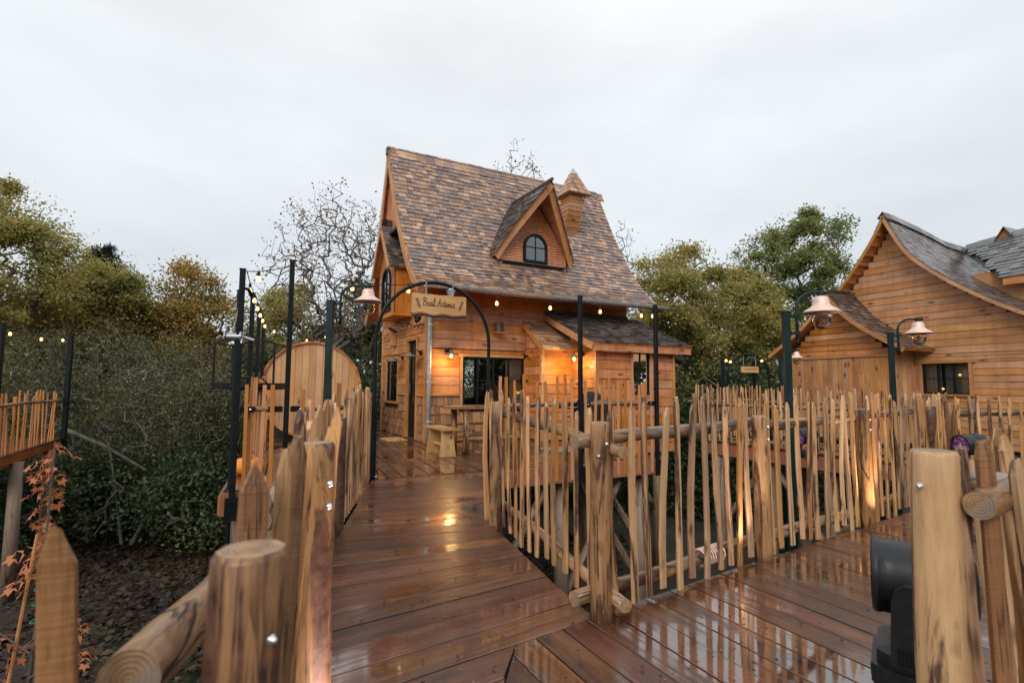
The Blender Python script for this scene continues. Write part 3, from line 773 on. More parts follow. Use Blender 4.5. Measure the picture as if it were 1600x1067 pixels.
# foreground, left side of the path
f5 = thing('fence', 'shade-darkened stake fence along the left side of the path in the foreground', 'fence', (0, 0, 0), group='rustic stake fences')
put_post(f5, -0.432, 0.90, 0.975, 0.060, -0.3, fine=True, mat='post_shaded')
put_post(f5, -0.62, 1.74, 1.055, 0.062, -0.3, fine=True, lean=(0.0, 0.02), mat='post_shaded')
put_post(f5, -1.50, 4.60, 0.95, 0.066, -0.3, mat='post_bark')
put_rail(f5, [(-0.588, 0.85, 0.79), (-0.69, 1.3, 0.755), (-0.84, 1.95, 0.71)], 0.048, fine=True, n=16)
put_rail(f5, [(-0.475, 0.685, 0.12), (-0.62, 1.15, 0.12), (-0.80, 1.9, 0.12)], 0.045)
put_rail(f5, [(-0.82, 1.75, 0.80), (-1.2, 3.1, 0.83), (-1.62, 4.7, 0.86)], 0.042, fine=True)
put_rail(f5, [(-0.76, 1.7, 0.1), (-1.15, 3.1, 0.1), (-1.60, 4.7, 0.1)], 0.042)
put_rail(f5, [(-1.56, 4.5, 0.92), (-1.75, 5.7, 0.92), (-1.90, 6.9, 0.92)], 0.038)
put_rail(f5, [(-1.56, 4.5, 0.1), (-1.75, 5.7, 0.1), (-1.90, 6.9, 0.1)], 0.038)
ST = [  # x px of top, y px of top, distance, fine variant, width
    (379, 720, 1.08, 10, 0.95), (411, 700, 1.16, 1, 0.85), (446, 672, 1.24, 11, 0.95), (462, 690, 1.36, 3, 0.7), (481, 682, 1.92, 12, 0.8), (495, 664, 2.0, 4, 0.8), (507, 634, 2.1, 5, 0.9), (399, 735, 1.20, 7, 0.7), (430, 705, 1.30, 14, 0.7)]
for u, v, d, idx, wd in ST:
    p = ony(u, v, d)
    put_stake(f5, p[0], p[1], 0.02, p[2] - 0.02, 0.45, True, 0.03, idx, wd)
for k in range(14):
    t = k / 14; put_stake(f5, -0.86 - 0.60 * t, 2.15 + 2.25 * t, 0.03, 1.10 + random.uniform(-0.05, 0.06), 1.25)
for k in range(15):
    t = (k + 0.5) / 15; put_stake(f5, -1.49 - 0.34 * t, 4.72 + 2.15 * t, 0.02, 1.16 + random.uniform(-0.07, 0.07), 1.4)
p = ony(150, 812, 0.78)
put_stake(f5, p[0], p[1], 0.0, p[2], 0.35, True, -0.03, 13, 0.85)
bolt(f5, -0.378, 0.866, 0.845, 1.1, 0.0055); bolt(f5, -0.390, 0.848, 0.735, 0.9, 0.0055)
bolt(f5, -0.575, 1.70, 0.93, 0.9, 0.007); bolt(f5, -0.575, 1.70, 0.86, 0.9, 0.007)
# foreground, right
f4 = thing('fence', 'foreground stake fence at the right with a thick sawn log post', 'fence', (0, 0, 0), group='rustic stake fences')
put_post(f4, 1.205, 1.52, 1.07, 0.060, -0.02, fine=True, mat='post_gold')
put_rail(f4, [(1.27, 1.60, 0.98), (1.62, 1.70, 0.93), (2.3, 1.86, 0.90)], 0.042, fine=True, n=16)
put_rail(f4, [(1.255, 1.44, 0.935), (1.62, 1.66, 0.95), (2.3, 2.0, 0.97)], 0.040, fine=True, n=16)
put_rail(f4, [(1.2, 1.58, 0.12), (1.7, 1.74, 0.12), (2.3, 1.9, 0.12)], 0.04)
RS = [(1516, 690, 1.5, 0, 0.8), (1552, 684, 1.48, 12, 0.9), (1534, 716, 1.9, 2, 0.75), (1577, 668, 1.9, 4, 0.9), (1598, 676, 1.85, 5, 0.95), (1610, 712, 1.45, 6, 0.9), (1562, 664, 2.2, 7, 0.85)]
for u, v, d, idx, wd in RS:
    p = ony(u, v, d)
    put_stake(f4, p[0], p[1], 0.0, p[2], 0.25, True, -0.02, idx, wd)
bolt(f4, 1.14, 1.49, 0.975, -0.9, 0.006); bolt(f4, 1.50, 1.405, 0.92, 0.1, 0.007)

# raised walkway behind, leading off to the gabled house
WA, WB, WC = (4.55, 12.3), (5.85, 9.75), (6.9, 7.9)
WD = [WA, WB, WC, (8.7, 8.1), (7.6, 10.6), (6.3, 13.0)]
wk = struct('walkway', join([joist(WA, WB, 0.08, -0.3), joist(WB, WC, 0.08, -0.3), joist((5.4, 12.6), (7.9, 8.3), 0.08, -0.28)]), 'beam_red')
strip_boards(wk, WD, 63.0, 0.19, 'deck_house')
for x, y in [(4.75, 12.1), (5.35, 11.0), (5.95, 9.9), (6.7, 8.6), (6.3, 11.5)]: leg_log(wk, x, y)
brace(wk, (4.75, 12.1, -1.9), (5.3, 11.0, -0.3)); brace(wk, (5.95, 9.9, -1.9), (5.4, 11.0, -0.35)); brace(wk, (5.95, 9.9, -1.5), (6.6, 8.6, -0.3))
f6 = thing('fence', 'near stake fence of the raised walkway in front of the gabled house', 'fence', (0, 0, 0), group='rustic stake fences')
put_post(f6, *WA, 1.05); put_post(f6, *WB, 1.05); put_post(f6, *WC, 1.05)
span(f6, WA, WB, (-0.89, -0.45), 18, (1.17, 1.16), (0.02, 0.02), ((0.82, 0.82), (0.1, 0.1)), 0.03, offs=0.1)
span(f6, WB, WC, (-0.87, -0.49), 14, (1.17, 1.16), (0.02, 0.02), ((0.84, 0.84), (0.1, 0.1)), 0.03, offs=0.1)
f7 = thing('fence', 'far stake fence of the raised walkway with doubled round rails', 'fence', (0, 0, 0), group='rustic stake fences')
FA, FB, FC = (4.45, 12.9), (6.3, 13.2), (7.5, 10.9)
for c in (FA, FB, FC): put_post(f7, *c, 1.05)
span(f7, FA, FB, (0.1, 1), 20, (1.26, 1.28), (0.02, 0.02), ((0.86, 0.90), (0.1, 0.1)), 0.032)
span(f7, FB, FC, (0.88, 0.46), 20, (1.24, 1.2), (0.02, 0.02), ((0.84, 0.84), (0.1, 0.1)), 0.03)

# ================================================================== shingled cabin
HRZ = math.atan2(E1[1], E1[0])
cab = thing('cabin', 'timber cabin with steep shingled roof, dormer and crooked wooden chimney', 'cabin', HC, HRZ)
PROF_F = [(-0.82, 3.19), (-0.35, 3.52), (0.14, 4.05), (0.62, 4.72), (1.1, 5.52), (1.45, 6.2), (1.85, 7.0)]
PROF_R = [(1.85, 7.0), (2.25, 5.95), (2.75, 4.5), (3.2, 3.62), (3.8, 2.95)]
def smooth_prof(P, n=28):
    P = [np.array(p) for p in P]; out = []
    segs = len(P) - 1
    for k in range(n + 1):
        q = k / n * segs; i = min(int(q), segs - 1); t = q - i
        p0, p1, p2, p3 = P[max(i - 1, 0)], P[i], P[i + 1], P[min(i + 2, segs)]
        out.append(0.5 * ((2 * p1) + (p2 - p0) * t + (2 * p0 - 5 * p1 + 4 * p2 - p3) * t * t + (3 * p1 - p0 - 3 * p2 + p3) * t ** 3))
    return out
class Curve2:
    def __init__(s, P, n=28):
        s.p = smooth_prof(P, n); s.l = [0.0]
        for a, b in zip(s.p[:-1], s.p[1:]): s.l.append(s.l[-1] + float(np.linalg.norm(b - a)))
        s.len = s.l[-1]
    def at(s, a):
        a = max(0.0, min(s.len - 1e-6, a))
        i = max(k for k in range(len(s.l) - 1) if s.l[k] <= a)
        t = (a - s.l[i]) / (s.l[i + 1] - s.l[i]); d = s.p[i + 1] - s.p[i]; d = d / np.linalg.norm(d)
        return s.p[i] + (s.p[i + 1] - s.p[i]) * t, d
    def y_at_z(s, z):
        for a, b in zip(s.p[:-1], s.p[1:]):
            if min(a[1], b[1]) <= z <= max(a[1], b[1]):
                return a[0] + (b[0] - a[0]) * (z - a[1]) / (b[1] - a[1] + 1e-9)
        return s.p[0][0] if z < s.p[0][1] else s.p[-1][0]
CF, CR_ = Curve2(PROF_F), Curve2(PROF_R)
RS0, RS1 = -0.45, 6.02
def shell(curve, s0, s1, th=0.05, flip=1):
    V, Fc = [], []
    n = len(curve.p)
    for s in (s0, s1):
        for lay in (0, 1):
            for i, p in enumerate(curve.p):
                _, d = curve.at(curve.l[i]); nn = np.array([-d[1], d[0]]) * flip
                q = p - nn * th * lay
                V.append((s, q[0], q[1]))
    A, B, C, D = 0, n, 2 * n, 3 * n
    for i in range(n - 1):
        Fc += [(A + i, A + i + 1, C + i + 1, C + i), (B + i, D + i, D + i + 1, B + i + 1), (A + i, B + i, B + i + 1, A + i + 1), (C + i, C + i + 1, D + i + 1, D + i)]
    Fc += [(A, C, D, B), (A + n - 1, B + n - 1, D + n - 1, C + n - 1)]
    return V, Fc
roof = obj('roof', join([shell(CF, RS0 + 0.01, RS1 - 0.01), shell(CR_, RS0 + 0.01, RS1 - 0.01)]), 'larch_x', cab)
def wedge(s0, s1, pb, db, length, lift, flip=1, sk=0.0):
    """one roof shingle: butt at pb, running up-slope along db"""
    n = np.array([-db[1], db[0]]) * flip
    lo, hi, up = pb + n * 0.003, pb + n * lift, pb + db * length + n * 0.004
    V = [(s0, *lo), (s1, *lo), (s1, *hi), (s0, *hi), (s1, *up), (s0, *up)]
    return V, [(0, 1, 2, 3), (3, 2, 4, 5), (0, 3, 5), (1, 4, 2), (0, 5, 4, 1)]
def shingle_rows(curve, s0, s1, expo=0.138, wlo=0.13, whi=0.24, lift=0.026, flip=1, a_start=0.0, keep=None, a_end=None, tmap=None):
    out = []
    a = a_start
    row = 0
    while a < (a_end or curve.len) - 0.05:
        p, d = curve.at(a)
        s = s0 - random.uniform(0, 0.12)
        while s < s1:
            w_ = random.uniform(wlo, whi); x0, x1 = max(s, s0), min(s + w_ - 0.006, s1)
            s += w_
            if x1 - x0 < 0.05: continue
            pb = p + d * random.uniform(-0.010, 0.010)
            if keep and not keep((x0 + x1) / 2, pb): continue
            out.append(wedge(x0, x1, pb, d, 0.25, lift + random.uniform(-0.006, 0.010), flip))
        a += expo * random.uniform(0.97, 1.03); row += 1
    return out
DS, DHW = 2.72, 0.93                # dormer centre and half width on the front slope
def keep_main(s, p):
    if 0.30 < p[0] < 1.30 and abs(s - DS) < DHW * max(0.0, (1.30 - p[0]) / 1.1) * 0.8: return False
    return True
sh = shingle_rows(CF, RS0, RS1, 0.132, 0.10, 0.20, 0.032, keep=keep_main)
def dist_cam(vf):
    v = np.mean(np.array(vf[0]), axis=0); return float(np.linalg.norm(hw(v[0], v[1], v[2]) - EYE))
sh.sort(key=dist_cam)
for v in sh[:290]: obj('shingle', v, 'shingle', roof)
obj('upper_shingles', join(sh[290:]), 'shingle', roof, kind='stuff')
obj('rear_shingles', join(shingle_rows(CR_, RS0, RS1, 0.2, 0.2, 0.4, flip=1, a_start=0.1)), 'shingle', roof, kind='stuff')
# ridge caps
k = 0; s = RS0 - 0.03
while s < RS1:
    o = obj('ridge_cap', join([extrude([(0.0, 0.0), (-0.012, 0.024), (0.115, -0.215), (0.095, -0.225)], 0, 0.29, lambda a, b_, p: (p, -a, b_ + (0.012 if p == 0 else 0))),
                               extrude([(0.0, 0.0), (-0.012, 0.024), (0.105, -0.23), (0.085, -0.24)], 0, 0.29, lambda a, b_, p: (p, a, b_ + (0.012 if p == 0 else 0)))]), 'shingle', roof)
    o.location = (s, 1.85, 7.05 + random.uniform(-0.006, 0.006)); s += 0.245
obj('ridge_end', beam('x', RS0 - 0.06, RS0 + 0.02, 1.78, 1.92, 6.90, 7.07), 'shingle_dark', roof)
def barge(curve, s0, s1, wid, flip=1, drop=0.012):
    V, Fc = [], []
    n = len(curve.p)
    for s in (s0, s1):
        for lay in (0, 1):
            for i, p in enumerate(curve.p):
                _, d = curve.at(curve.l[i]); nn = np.array([-d[1], d[0]]) * flip
                q = p - nn * (drop + wid * lay); V.append((s, q[0], q[1]))
    A, B, C, D = 0, n, 2 * n, 3 * n
    for i in range(n - 1):
        Fc += [(A + i, A + i + 1, C + i + 1, C + i), (B + i, D + i, D + i + 1, B + i + 1), (A + i, B + i, B + i + 1, A + i + 1), (C + i, C + i + 1, D + i + 1, D + i)]
    Fc += [(A, C, D, B), (A + n - 1, B + n - 1, D + n - 1, C + n - 1)]
    return V, Fc
obj('barge_board', barge(CF, RS0 - 0.03, RS0 + 0.005, 0.15, drop=0.0), 'trim_y', cab)
obj('barge_board', barge(CR_, RS0 - 0.03, RS0 + 0.005, 0.17, drop=0.0), 'trim_y', cab)
obj('barge_board', barge(CF, RS1 - 0.005, RS1 + 0.03, 0.13, drop=0.0), 'trim_y', cab)

# ---- walls
def MF(u, out, z): return (u, -out, z)
def MG(u, out, z): return (-out, u, z)
def core(M, u0, u1, z0, z1, holes, th=0.11):
    cuts = sorted(set([u0, u1] + [h for q in holes for h in q[:2]]))
    P = []
    for a, b_ in zip(cuts[:-1], cuts[1:]):
        hs = sorted([(q[2], q[3]) for q in holes if q[0] <= a + 1e-6 and q[1] >= b_ - 1e-6])
        z = z0
        for h0, h1 in hs + [(z1, z1)]:
            if h0 > z + 1e-3:
                vs_ = [M(uu, oo, zz) for zz in (z, h0) for uu, oo in ((a, -th), (b_, -th), (b_, 0), (a, 0))]
                P.append((vs_, [(0, 3, 2, 1), (4, 5, 6, 7), (0, 1, 5, 4), (1, 2, 6, 5), (2, 3, 7, 6), (3, 0, 4, 7)]))
            z = h1
    return join(P)
WIN_F = (0.82, 2.39, 0.75, 1.85)
DOOR_G, WIN_G = (0.56, 1.22, 0.02, 2.22), (2.04, 3.10, 0.80, 1.86)
wallF = obj('wall', core(MF, 0.0, 5.5, -0.02, 3.80, [WIN_F]), 'room_dark', cab)
wallG = obj('wall', core(MG, 0.12, 3.55, -0.02, 3.0, [DOOR_G, WIN_G]), 'room_dark', cab)
obj('wall', join([box(0.12, 5.5, 3.44, 3.55, -0.02, 0.85), box(0.12, 5.5, 3.44, 3.55, 1.95, 2.9), box(0.12, 0.9, 3.44, 3.55, 0.85, 1.95), box(2.7, 5.5, 3.44, 3.55, 0.85, 1.95), box(5.39, 5.5, 0.11, 3.44, -0.02, 2.9)]), 'room_dark', cab)
obj('ceiling', box(0.1, 5.4, 0.1, 3.45, 2.45, 2.5), 'room_dark', cab)
def rows(z0, z1, pitch):
    out = []; z = z0
    while z < z1 - 0.03:
        out.append((z, min(z + pitch, z1))); z += pitch
    return out
def minus(u0, u1, holes, z0, z1):
    iv = [(u0, u1)]
    for h in holes:
        ov = min(z1, h[3]) - max(z0, h[2])
        if ov < 0.45 * (z1 - z0): continue
        nv = []
        for a, b_ in iv:
            if h[1] <= a or h[0] >= b_: nv.append((a, b_)); continue
            if h[0] > a: nv.append((a, h[0]))
            if h[1] < b_: nv.append((h[1], b_))
        iv = nv
    return [(a, b_) for a, b_ in iv if b_ - a > 0.03]
def clad(parent, M, u0, u1, z0, z1, pitch, holes, mat, lo=0.028, hi=0.015, name='plank', rng_=None):
    for a, b_ in rows(z0, z1, pitch):
        lims = rng_(a, b_) if rng_ else (u0, u1)
        if lims is None: continue
        zs_ = [a] + sorted(h for q in holes for h in q[2:4] if a + 0.025 < h < b_ - 0.025) + [b_]
        j = random.uniform(-0.003, 0.003)
        for za, zb in zip(zs_[:-1], zs_[1:]):
            la_, lb_ = lo + (hi - lo) * (za - a) / (b_ - a), lo + (hi - lo) * (zb - a) / (b_ - a)
            for x0, x1 in minus(lims[0], lims[1], holes, za, zb):
                prof = [(0.0, za), (la_ + j, za + 0.004), (la_ + j, za + 0.018), (lb_ + j, zb), (0.0, zb)]
                obj(name, extrude(prof, x0 + 0.002, x1 - 0.002, lambda o_, z, u: M(u, o_, z)), mat, parent)
clad(wallF, MF, 0.06, 2.40, 1.02, 2.02, 0.195, [(WIN_F[0] - 0.07, WIN_F[1] + 0.06, 0.6, WIN_F[3] + 0.06)], 'larch_x')
clad(wallF, MF, 0.06, 5.5, 2.02, 3.80, 0.195, [], 'larch_x')
def gl_rng(a, b_): return (0.05, 3.5) if b_ < 3.05 else None
clad(wallG, MG, 0.05, 3.5, 1.02, 3.0, 0.19, [(DOOR_G[0] - 0.07, DOOR_G[1] + 0.08, 0, DOOR_G[3] + 0.05), (WIN_G[0] - 0.06, WIN_G[1] + 0.06, 0.7, WIN_G[3] + 0.05)], 'larch_y')
# upper gable boards behind the overhang
def gab(z): return CF.y_at_z(z) + 0.06, CR_.y_at_z(z) - 0.06
clad(wallG, MG, 0, 1, 3.0, 6.7, 0.19, [], 'larch_y', rng_=lambda a, b_: (max(0.02, gab(b_)[0]), min(3.5, gab(b_)[1])) if gab(b_)[1] - gab(b_)[0] > 0.15 else None)
obj('gable_core', extrude([(0.06, 3.0), (3.5, 3.0), (3.4, 3.3), (2.7, 4.6), (2.2, 5.95), (1.85, 6.85), (1.15, 5.5), (0.6, 4.6), (0.1, 3.9)], 0.005, 0.10, lambda a, b_, p: (p, a, b_)), 'room_dark', cab)
# lower walls hung with shakes
def shakes(parent, M, u0, u1, z0, z1, expo, holes):
    z = z0
    while z < z1 - 0.05:
        u = u0
        while u < u1 - 0.03:
            w_ = random.uniform(0.10, 0.19); x1 = min(u + w_, u1)
            for a, b_ in minus(u + 0.004, x1 - 0.004, holes, z, z + expo):
                if b_ - a < 0.04: continue
                lo = 0.034 + random.uniform(-0.006, 0.010); dz = random.uniform(-0.03, 0.02)
                obj('shake', extrude([(0.0, z + dz), (lo, z + dz), (0.012, min(z + expo + 0.03, z1)), (0.0, min(z + expo + 0.03, z1))], a, b_, lambda o_, zz, uu: M(uu, o_, zz)), 'shake', parent)
            u = x1
        z += expo
shakes(wallF, MF, 0.07, 2.40, 0.03, 0.99, 0.19, [(WIN_F[0] - 0.07, WIN_F[1] + 0.06, 0.70, 2)])
shakes(wallG, MG, 0.07, 3.5, 0.03, 0.97, 0.19, [(DOOR_G[0] - 0.07, DOOR_G[1] + 0.08, 0, 3), (WIN_G[0] - 0.06, WIN_G[1] + 0.06, 0.70, 2)])
obj('corner_board', join([box(-0.045, 0.058, -0.045, -0.001, 0, 3.75), box(-0.045, -0.001, -0.001, 0.048, 0, 3.4)]), 'trim_z', cab)
obj('corner_board', box(-0.045, 0.0, 3.5, 3.57, 0, 3.0), 'trim_z', cab)
obj('trim', beam('x', 0.06, 0.75, -0.055, -0.001, 0.985, 1.018), 'trim_x', cab)
obj('trim', beam('y', 1.31, 1.97, -0.055, -0.001, 0.975, 1.018), 'trim_y', cab)
obj('trim', beam('y', 0.05, 0.48, -0.055, -0.001, 0.975, 1.018), 'trim_y', cab)
def trims(M, mats, h, w_=0.06, d=0.05, sill=True):
    u0, u1, z0, z1 = h
    def b4(a, b_, c, e):
        vs_ = [M(uu, oo, zz) for zz in (c, e) for uu, oo in ((a, 0.0), (b_, 0.0), (b_, d), (a, d))]
        return vs_, [(0, 3, 2, 1), (4, 5, 6, 7), (0, 1, 5, 4), (1, 2, 6, 5), (2, 3, 7, 6), (3, 0, 4, 7)]
    obj('trim', b4(u0 - w_, u0, z0, z1), mats[1], cab); obj('trim', b4(u1, u1 + w_, z0, z1), mats[1], cab)
    obj('trim', b4(u0 - w_ - 0.03, u1 + w_ + 0.03, z1, z1 + w_), mats[0], cab)
    if sill:
        vs_ = [M(uu, oo, zz) for zz in (z0 - 0.05, z0) for uu, oo in ((u0 - w_ - 0.02, 0.0), (u1 + w_ + 0.02, 0.0), (u1 + w_ + 0.02, 0.085), (u0 - w_ - 0.02, 0.085))]
        obj('sill', (vs_, [(0, 3, 2, 1), (4, 5, 6, 7), (0, 1, 5, 4), (1, 2, 6, 5), (2, 3, 7, 6), (3, 0, 4, 7)]), mats[0], cab)
trims(MF, ('trim_x', 'trim_z'), WIN_F); trims(MG, ('trim_y', 'trim_z'), WIN_G); trims(MG, ('trim_y', 'trim_z'), DOOR_G, 0.07, 0.06, False)
def window(parent, M, h, cols, rws, fr=0.035, bar=0.018, dep=-0.03, name='window', mat='black_metal'):
    u0, u1, z0, z1 = h
    def b4(a, b_, c, e, o0, o1):
        vs_ = [M(uu, oo, zz) for zz in (c, e) for uu, oo in ((a, o0), (b_, o0), (b_, o1), (a, o1))]
        return vs_, [(0, 3, 2, 1), (4, 5, 6, 7), (0, 1, 5, 4), (1, 2, 6, 5), (2, 3, 7, 6), (3, 0, 4, 7)]
    P = [b4(u0, u0 + fr, z0, z1, dep - .03, dep + .03), b4(u1 - fr, u1, z0, z1, dep - .03, dep + .03),
         b4(u0 + fr, u1 - fr, z0, z0 + fr, dep - .03, dep + .03), b4(u0 + fr, u1 - fr, z1 - fr, z1, dep - .03, dep + .03)]
    cu = cols if isinstance(cols, (list, tuple)) else [u0 + (u1 - u0) * k / cols for k in range(1, cols)]
    cz = rws if isinstance(rws, (list, tuple)) else [z0 + (z1 - z0) * k / rws for k in range(1, rws)]
    for u in cu: P.append(b4(u - bar, u + bar, z0 + fr, z1 - fr, dep - .018, dep + .022))
    for z in cz: P.append(b4(u0 + fr, u1 - fr, z - bar * .55, z + bar * .55, dep - .014, dep + .018))
    win = obj(name, join(P), mat, parent)
    us = [u0 + fr] + list(cu) + [u1 - fr]; zs = [z0 + fr] + list(cz) + [z1 - fr]
    for a, b_ in zip(us[:-1], us[1:]):
        for c, e in zip(zs[:-1], zs[1:]):
            obj('pane', b4(a + 0.004, b_ - 0.004, c + 0.004, e - 0.004, dep - 0.003, dep + 0.003), 'glass_pane', win)
    return win
window(cab, MF, WIN_F, [1.21, 1.60, 1.99], [1.32]); window(cab, MG, WIN_G, 2, [1.36])
# glazed door on the gable side
dr = window(cab, MG, (DOOR_G[0] + 0.03, DOOR_G[1] - 0.03, 0.06, DOOR_G[3] - 0.03), 2, [0.98, 1.62], 0.06, 0.02, -0.04, 'door')
obj('kick_panel', box(0.02, 0.052, DOOR_G[0] + 0.06, DOOR_G[1] - 0.06, 0.10, 0.80), 'black_metal', dr)
obj('handle', join([tube([(-0.0, 1.12, 1.16), (-0.055, 1.12, 1.16), (-0.055, 1.01, 1.16)], 0.010, 8), box(-0.012, 0.0, 1.10, 1.14, 1.02, 1.26)]), 'steel', dr, smooth=False)
# inside, seen through the front window: curtain folds, a lattice screen, a lit lamp
def curtain(u0, u1, z0, z1, t0, n=40, amp=0.025, fold=9):
    V, Fc = [], []
    for i in range(n + 1):
        u = u0 + (u1 - u0) * i / n; y = t0 + amp * math.sin(i / n * fold * 2 * math.pi) + amp * 0.4 * math.sin(i * 1.7)
        V += [(u, y, z0), (u, y * 1.0, z1)]
    for i in range(n): Fc.append((2 * i, 2 * i + 2, 2 * i + 3, 2 * i + 1))
    return V, Fc
obj('curtain', curtain(2.02, 2.42, 0.7, 1.9, 0.22), 'curtain', cab, smooth=True); obj('curtain', curtain(0.80, 0.98, 0.7, 1.9, 0.22, 20, 0.02, 4), 'curtain', cab, smooth=True)
lat = []
for k in range(-8, 16):
    for sg in (1, -1):
        x0, z0 = 0.9 + k * 0.13, 0.86
        a = (x0, 3.40, z0) if sg == 1 else (x0, 3.39, z0); L_ = 1.1
        b_ = (x0 + sg * L_ * 0.55, a[1], z0 + L_)
        pts = clip([(a[0], a[2]), (b_[0], b_[2]), (b_[0] + 0.018, b_[2]), (a[0] + 0.018, a[2])], 1, 0, 2.68); pts = clip(pts, -1, 0, -0.92) if len(pts) > 2 else pts
        if len(pts) > 2:
            n = len(pts); lat.append(([(x, a[1], z) for x, z in pts] + [(x, a[1] + 0.008, z) for x, z in pts], [tuple(range(n)), tuple(range(2 * n - 1, n - 1, -1))] + [(i, (i + 1) % n, n + (i + 1) % n, n + i) for i in range(n)]))
obj('lattice_window', join(lat), 'black_metal', cab)
lampi = obj('indoor_lamp', lathe([(0.05, 0), (0.12, 0.02), (0.16, -0.16), (0.15, -0.16), (0.05, 0)], 14, (1.93, 0.9, 1.82)), 'enamel_grey', cab, smooth=True)
obj('glow', ball((1.93, 0.9, 1.70), 0.05), 'bulb_soft', lampi, smooth=True)

# ---- oriel bay on the gable
BT0, BT1, BTC, BZ0, BZ1, BS = 1.02, 2.42, 1.72, 2.86, 4.06, -0.45
bay = obj('bay', join([box(BS, -0.03, BT0, BT0 + 0.05, BZ0, BZ1), box(BS, -0.03, BT1 - 0.05, BT1, BZ0, BZ1), box(BS - 0.02, -0.03, BT0 - 0.02, BT1 + 0.02, BZ0 - 0.06, BZ0)]), 'larch_z', cab)
AW0, AW1, AWZ0, AWZ1 = 1.30, 2.06, 2.98, 4.02          # arched opening
def arch_pts(c, hw_, zs, n=12):
    return [(c + hw_ * math.cos(math.pi * k / n), zs + hw_ * math.sin(math.pi * k / n)) for k in range(n + 1)]
awc, awh = (AW0 + AW1) / 2, (AW1 - AW0) / 2
def frame_arch(c, hw_, z0, zs, wid, o0, o1, M):
    A = [(c + hw_, z0)] + arch_pts(c, hw_, zs) + [(c - hw_, z0)]
    B = [(c + hw_ - wid, z0)] + arch_pts(c, hw_ - wid, zs) + [(c - hw_ + wid, z0)]
    n = len(A)
    V = [M(u, o0, z) for u, z in A] + [M(u, o0, z) for u, z in B] + [M(u, o1, z) for u, z in A] + [M(u, o1, z) for u, z in B]
    Fc = []
    for i in range(n - 1):
        Fc += [(i, i + 1, n + i + 1, n + i), (2 * n + i, 3 * n + i, 3 * n + i + 1, 2 * n + i + 1), (i, 2 * n + i, 2 * n + i + 1, i + 1), (n + i, n + i + 1, 3 * n + i + 1, 3 * n + i)]
    return V, Fc
# bay face with its arched hole, as strips round the opening
def face_with_arch(outline_z, u0, u1, z0, c, hw_, zb, zs, M, o0, o1):
    """vertical strips: below/above the arch"""
    us = sorted(set([u0, u1] + [c + hw_ * math.cos(math.pi * k / 10) for k in range(11)] + list(np.linspace(u0, u1, 9))))
    P = []
    def strip(a, b_, za0, za1, zb0, zb1):
        if min(za1 - za0, zb1 - zb0) < -1e-6 or (za1 - za0 < 1e-4 and zb1 - zb0 < 1e-4): return
        V = [M(a, o0, za0), M(b_, o0, zb0), M(b_, o0, zb1), M(a, o0, za1), M(a, o1, za0), M(b_, o1, zb0), M(b_, o1, zb1), M(a, o1, za1)]
        P.append((V, [(0, 1, 2, 3), (7, 6, 5, 4), (0, 4, 5, 1), (1, 5, 6, 2), (2, 6, 7, 3), (3, 7, 4, 0)]))
    for a, b_ in zip(us[:-1], us[1:]):
        if c - hw_ - 1e-6 <= a and b_ <= c + hw_ + 1e-6:
            ta = zs + math.sqrt(max(0, hw_ ** 2 - (a - c) ** 2)); tb = zs + math.sqrt(max(0, hw_ ** 2 - (b_ - c) ** 2))
            strip(a, b_, z0, zb, z0, zb); strip(a, b_, ta, outline_z(a), tb, outline_z(b_))
        else: strip(a, b_, z0, outline_z(a), z0, outline_z(b_))
    return join(P)
def bay_out(u): return BZ1 + 0.9 * (1 - abs(u - BTC) / 0.70) - 0.0
obj('bay_face', face_with_arch(bay_out, BT0, BT1, BZ0, awc, awh, AWZ0, AWZ1 - awh, MG, -BS - 0.03, -BS), 'larch_z', bay)
wa = obj('window', frame_arch(awc, awh, AWZ0, AWZ1 - awh, 0.07, -BS - 0.02, -BS + 0.035, MG), 'black_metal', cab)
obj('glazing_bar', join([box(BS - 0.02, BS + 0.02, awc - 0.014, awc + 0.014, AWZ0, AWZ1 - 0.02), box(BS - 0.02, BS + 0.02, AW0 + .05, AW1 - .05, 3.42, 3.45), box(BS - 0.03, BS + 0.02, AW0, AW1, AWZ0 - 0.04, AWZ0 + 0.03)]), 'black_metal', wa)
ap = [(awc + awh - 0.05, AWZ0)] + arch_pts(awc, awh - 0.05, AWZ1 - awh) + [(awc - awh + 0.05, AWZ0)]
obj('pane', extrude([(a, b_) for a, b_ in ap], BS - 0.004, BS + 0.004, lambda a, b_, p: (p, a, b_)), 'glass_pane', wa)
for sg in (-1, 1):                  # little gable roof over the bay
    c2 = Curve2([(BTC + sg * 0.80, 3.90), (BTC + sg * 0.42, 4.45), (BTC, 5.02)], 8)
    rb = obj('bay_roof', shell(c2, BS - 0.14, -0.02, 0.03, flip=-sg), 'larch_x', cab)
    obj('bay_shingles', join(shingle_rows(c2, BS - 0.16, -0.04, 0.12, 0.10, 0.2, 0.022, flip=-sg)), 'shingle_dark', rb, kind='stuff')
    obj('barge_board', barge(c2, BS - 0.19, BS - 0.16, 0.10, -sg, 0.0), 'trim_y', cab)
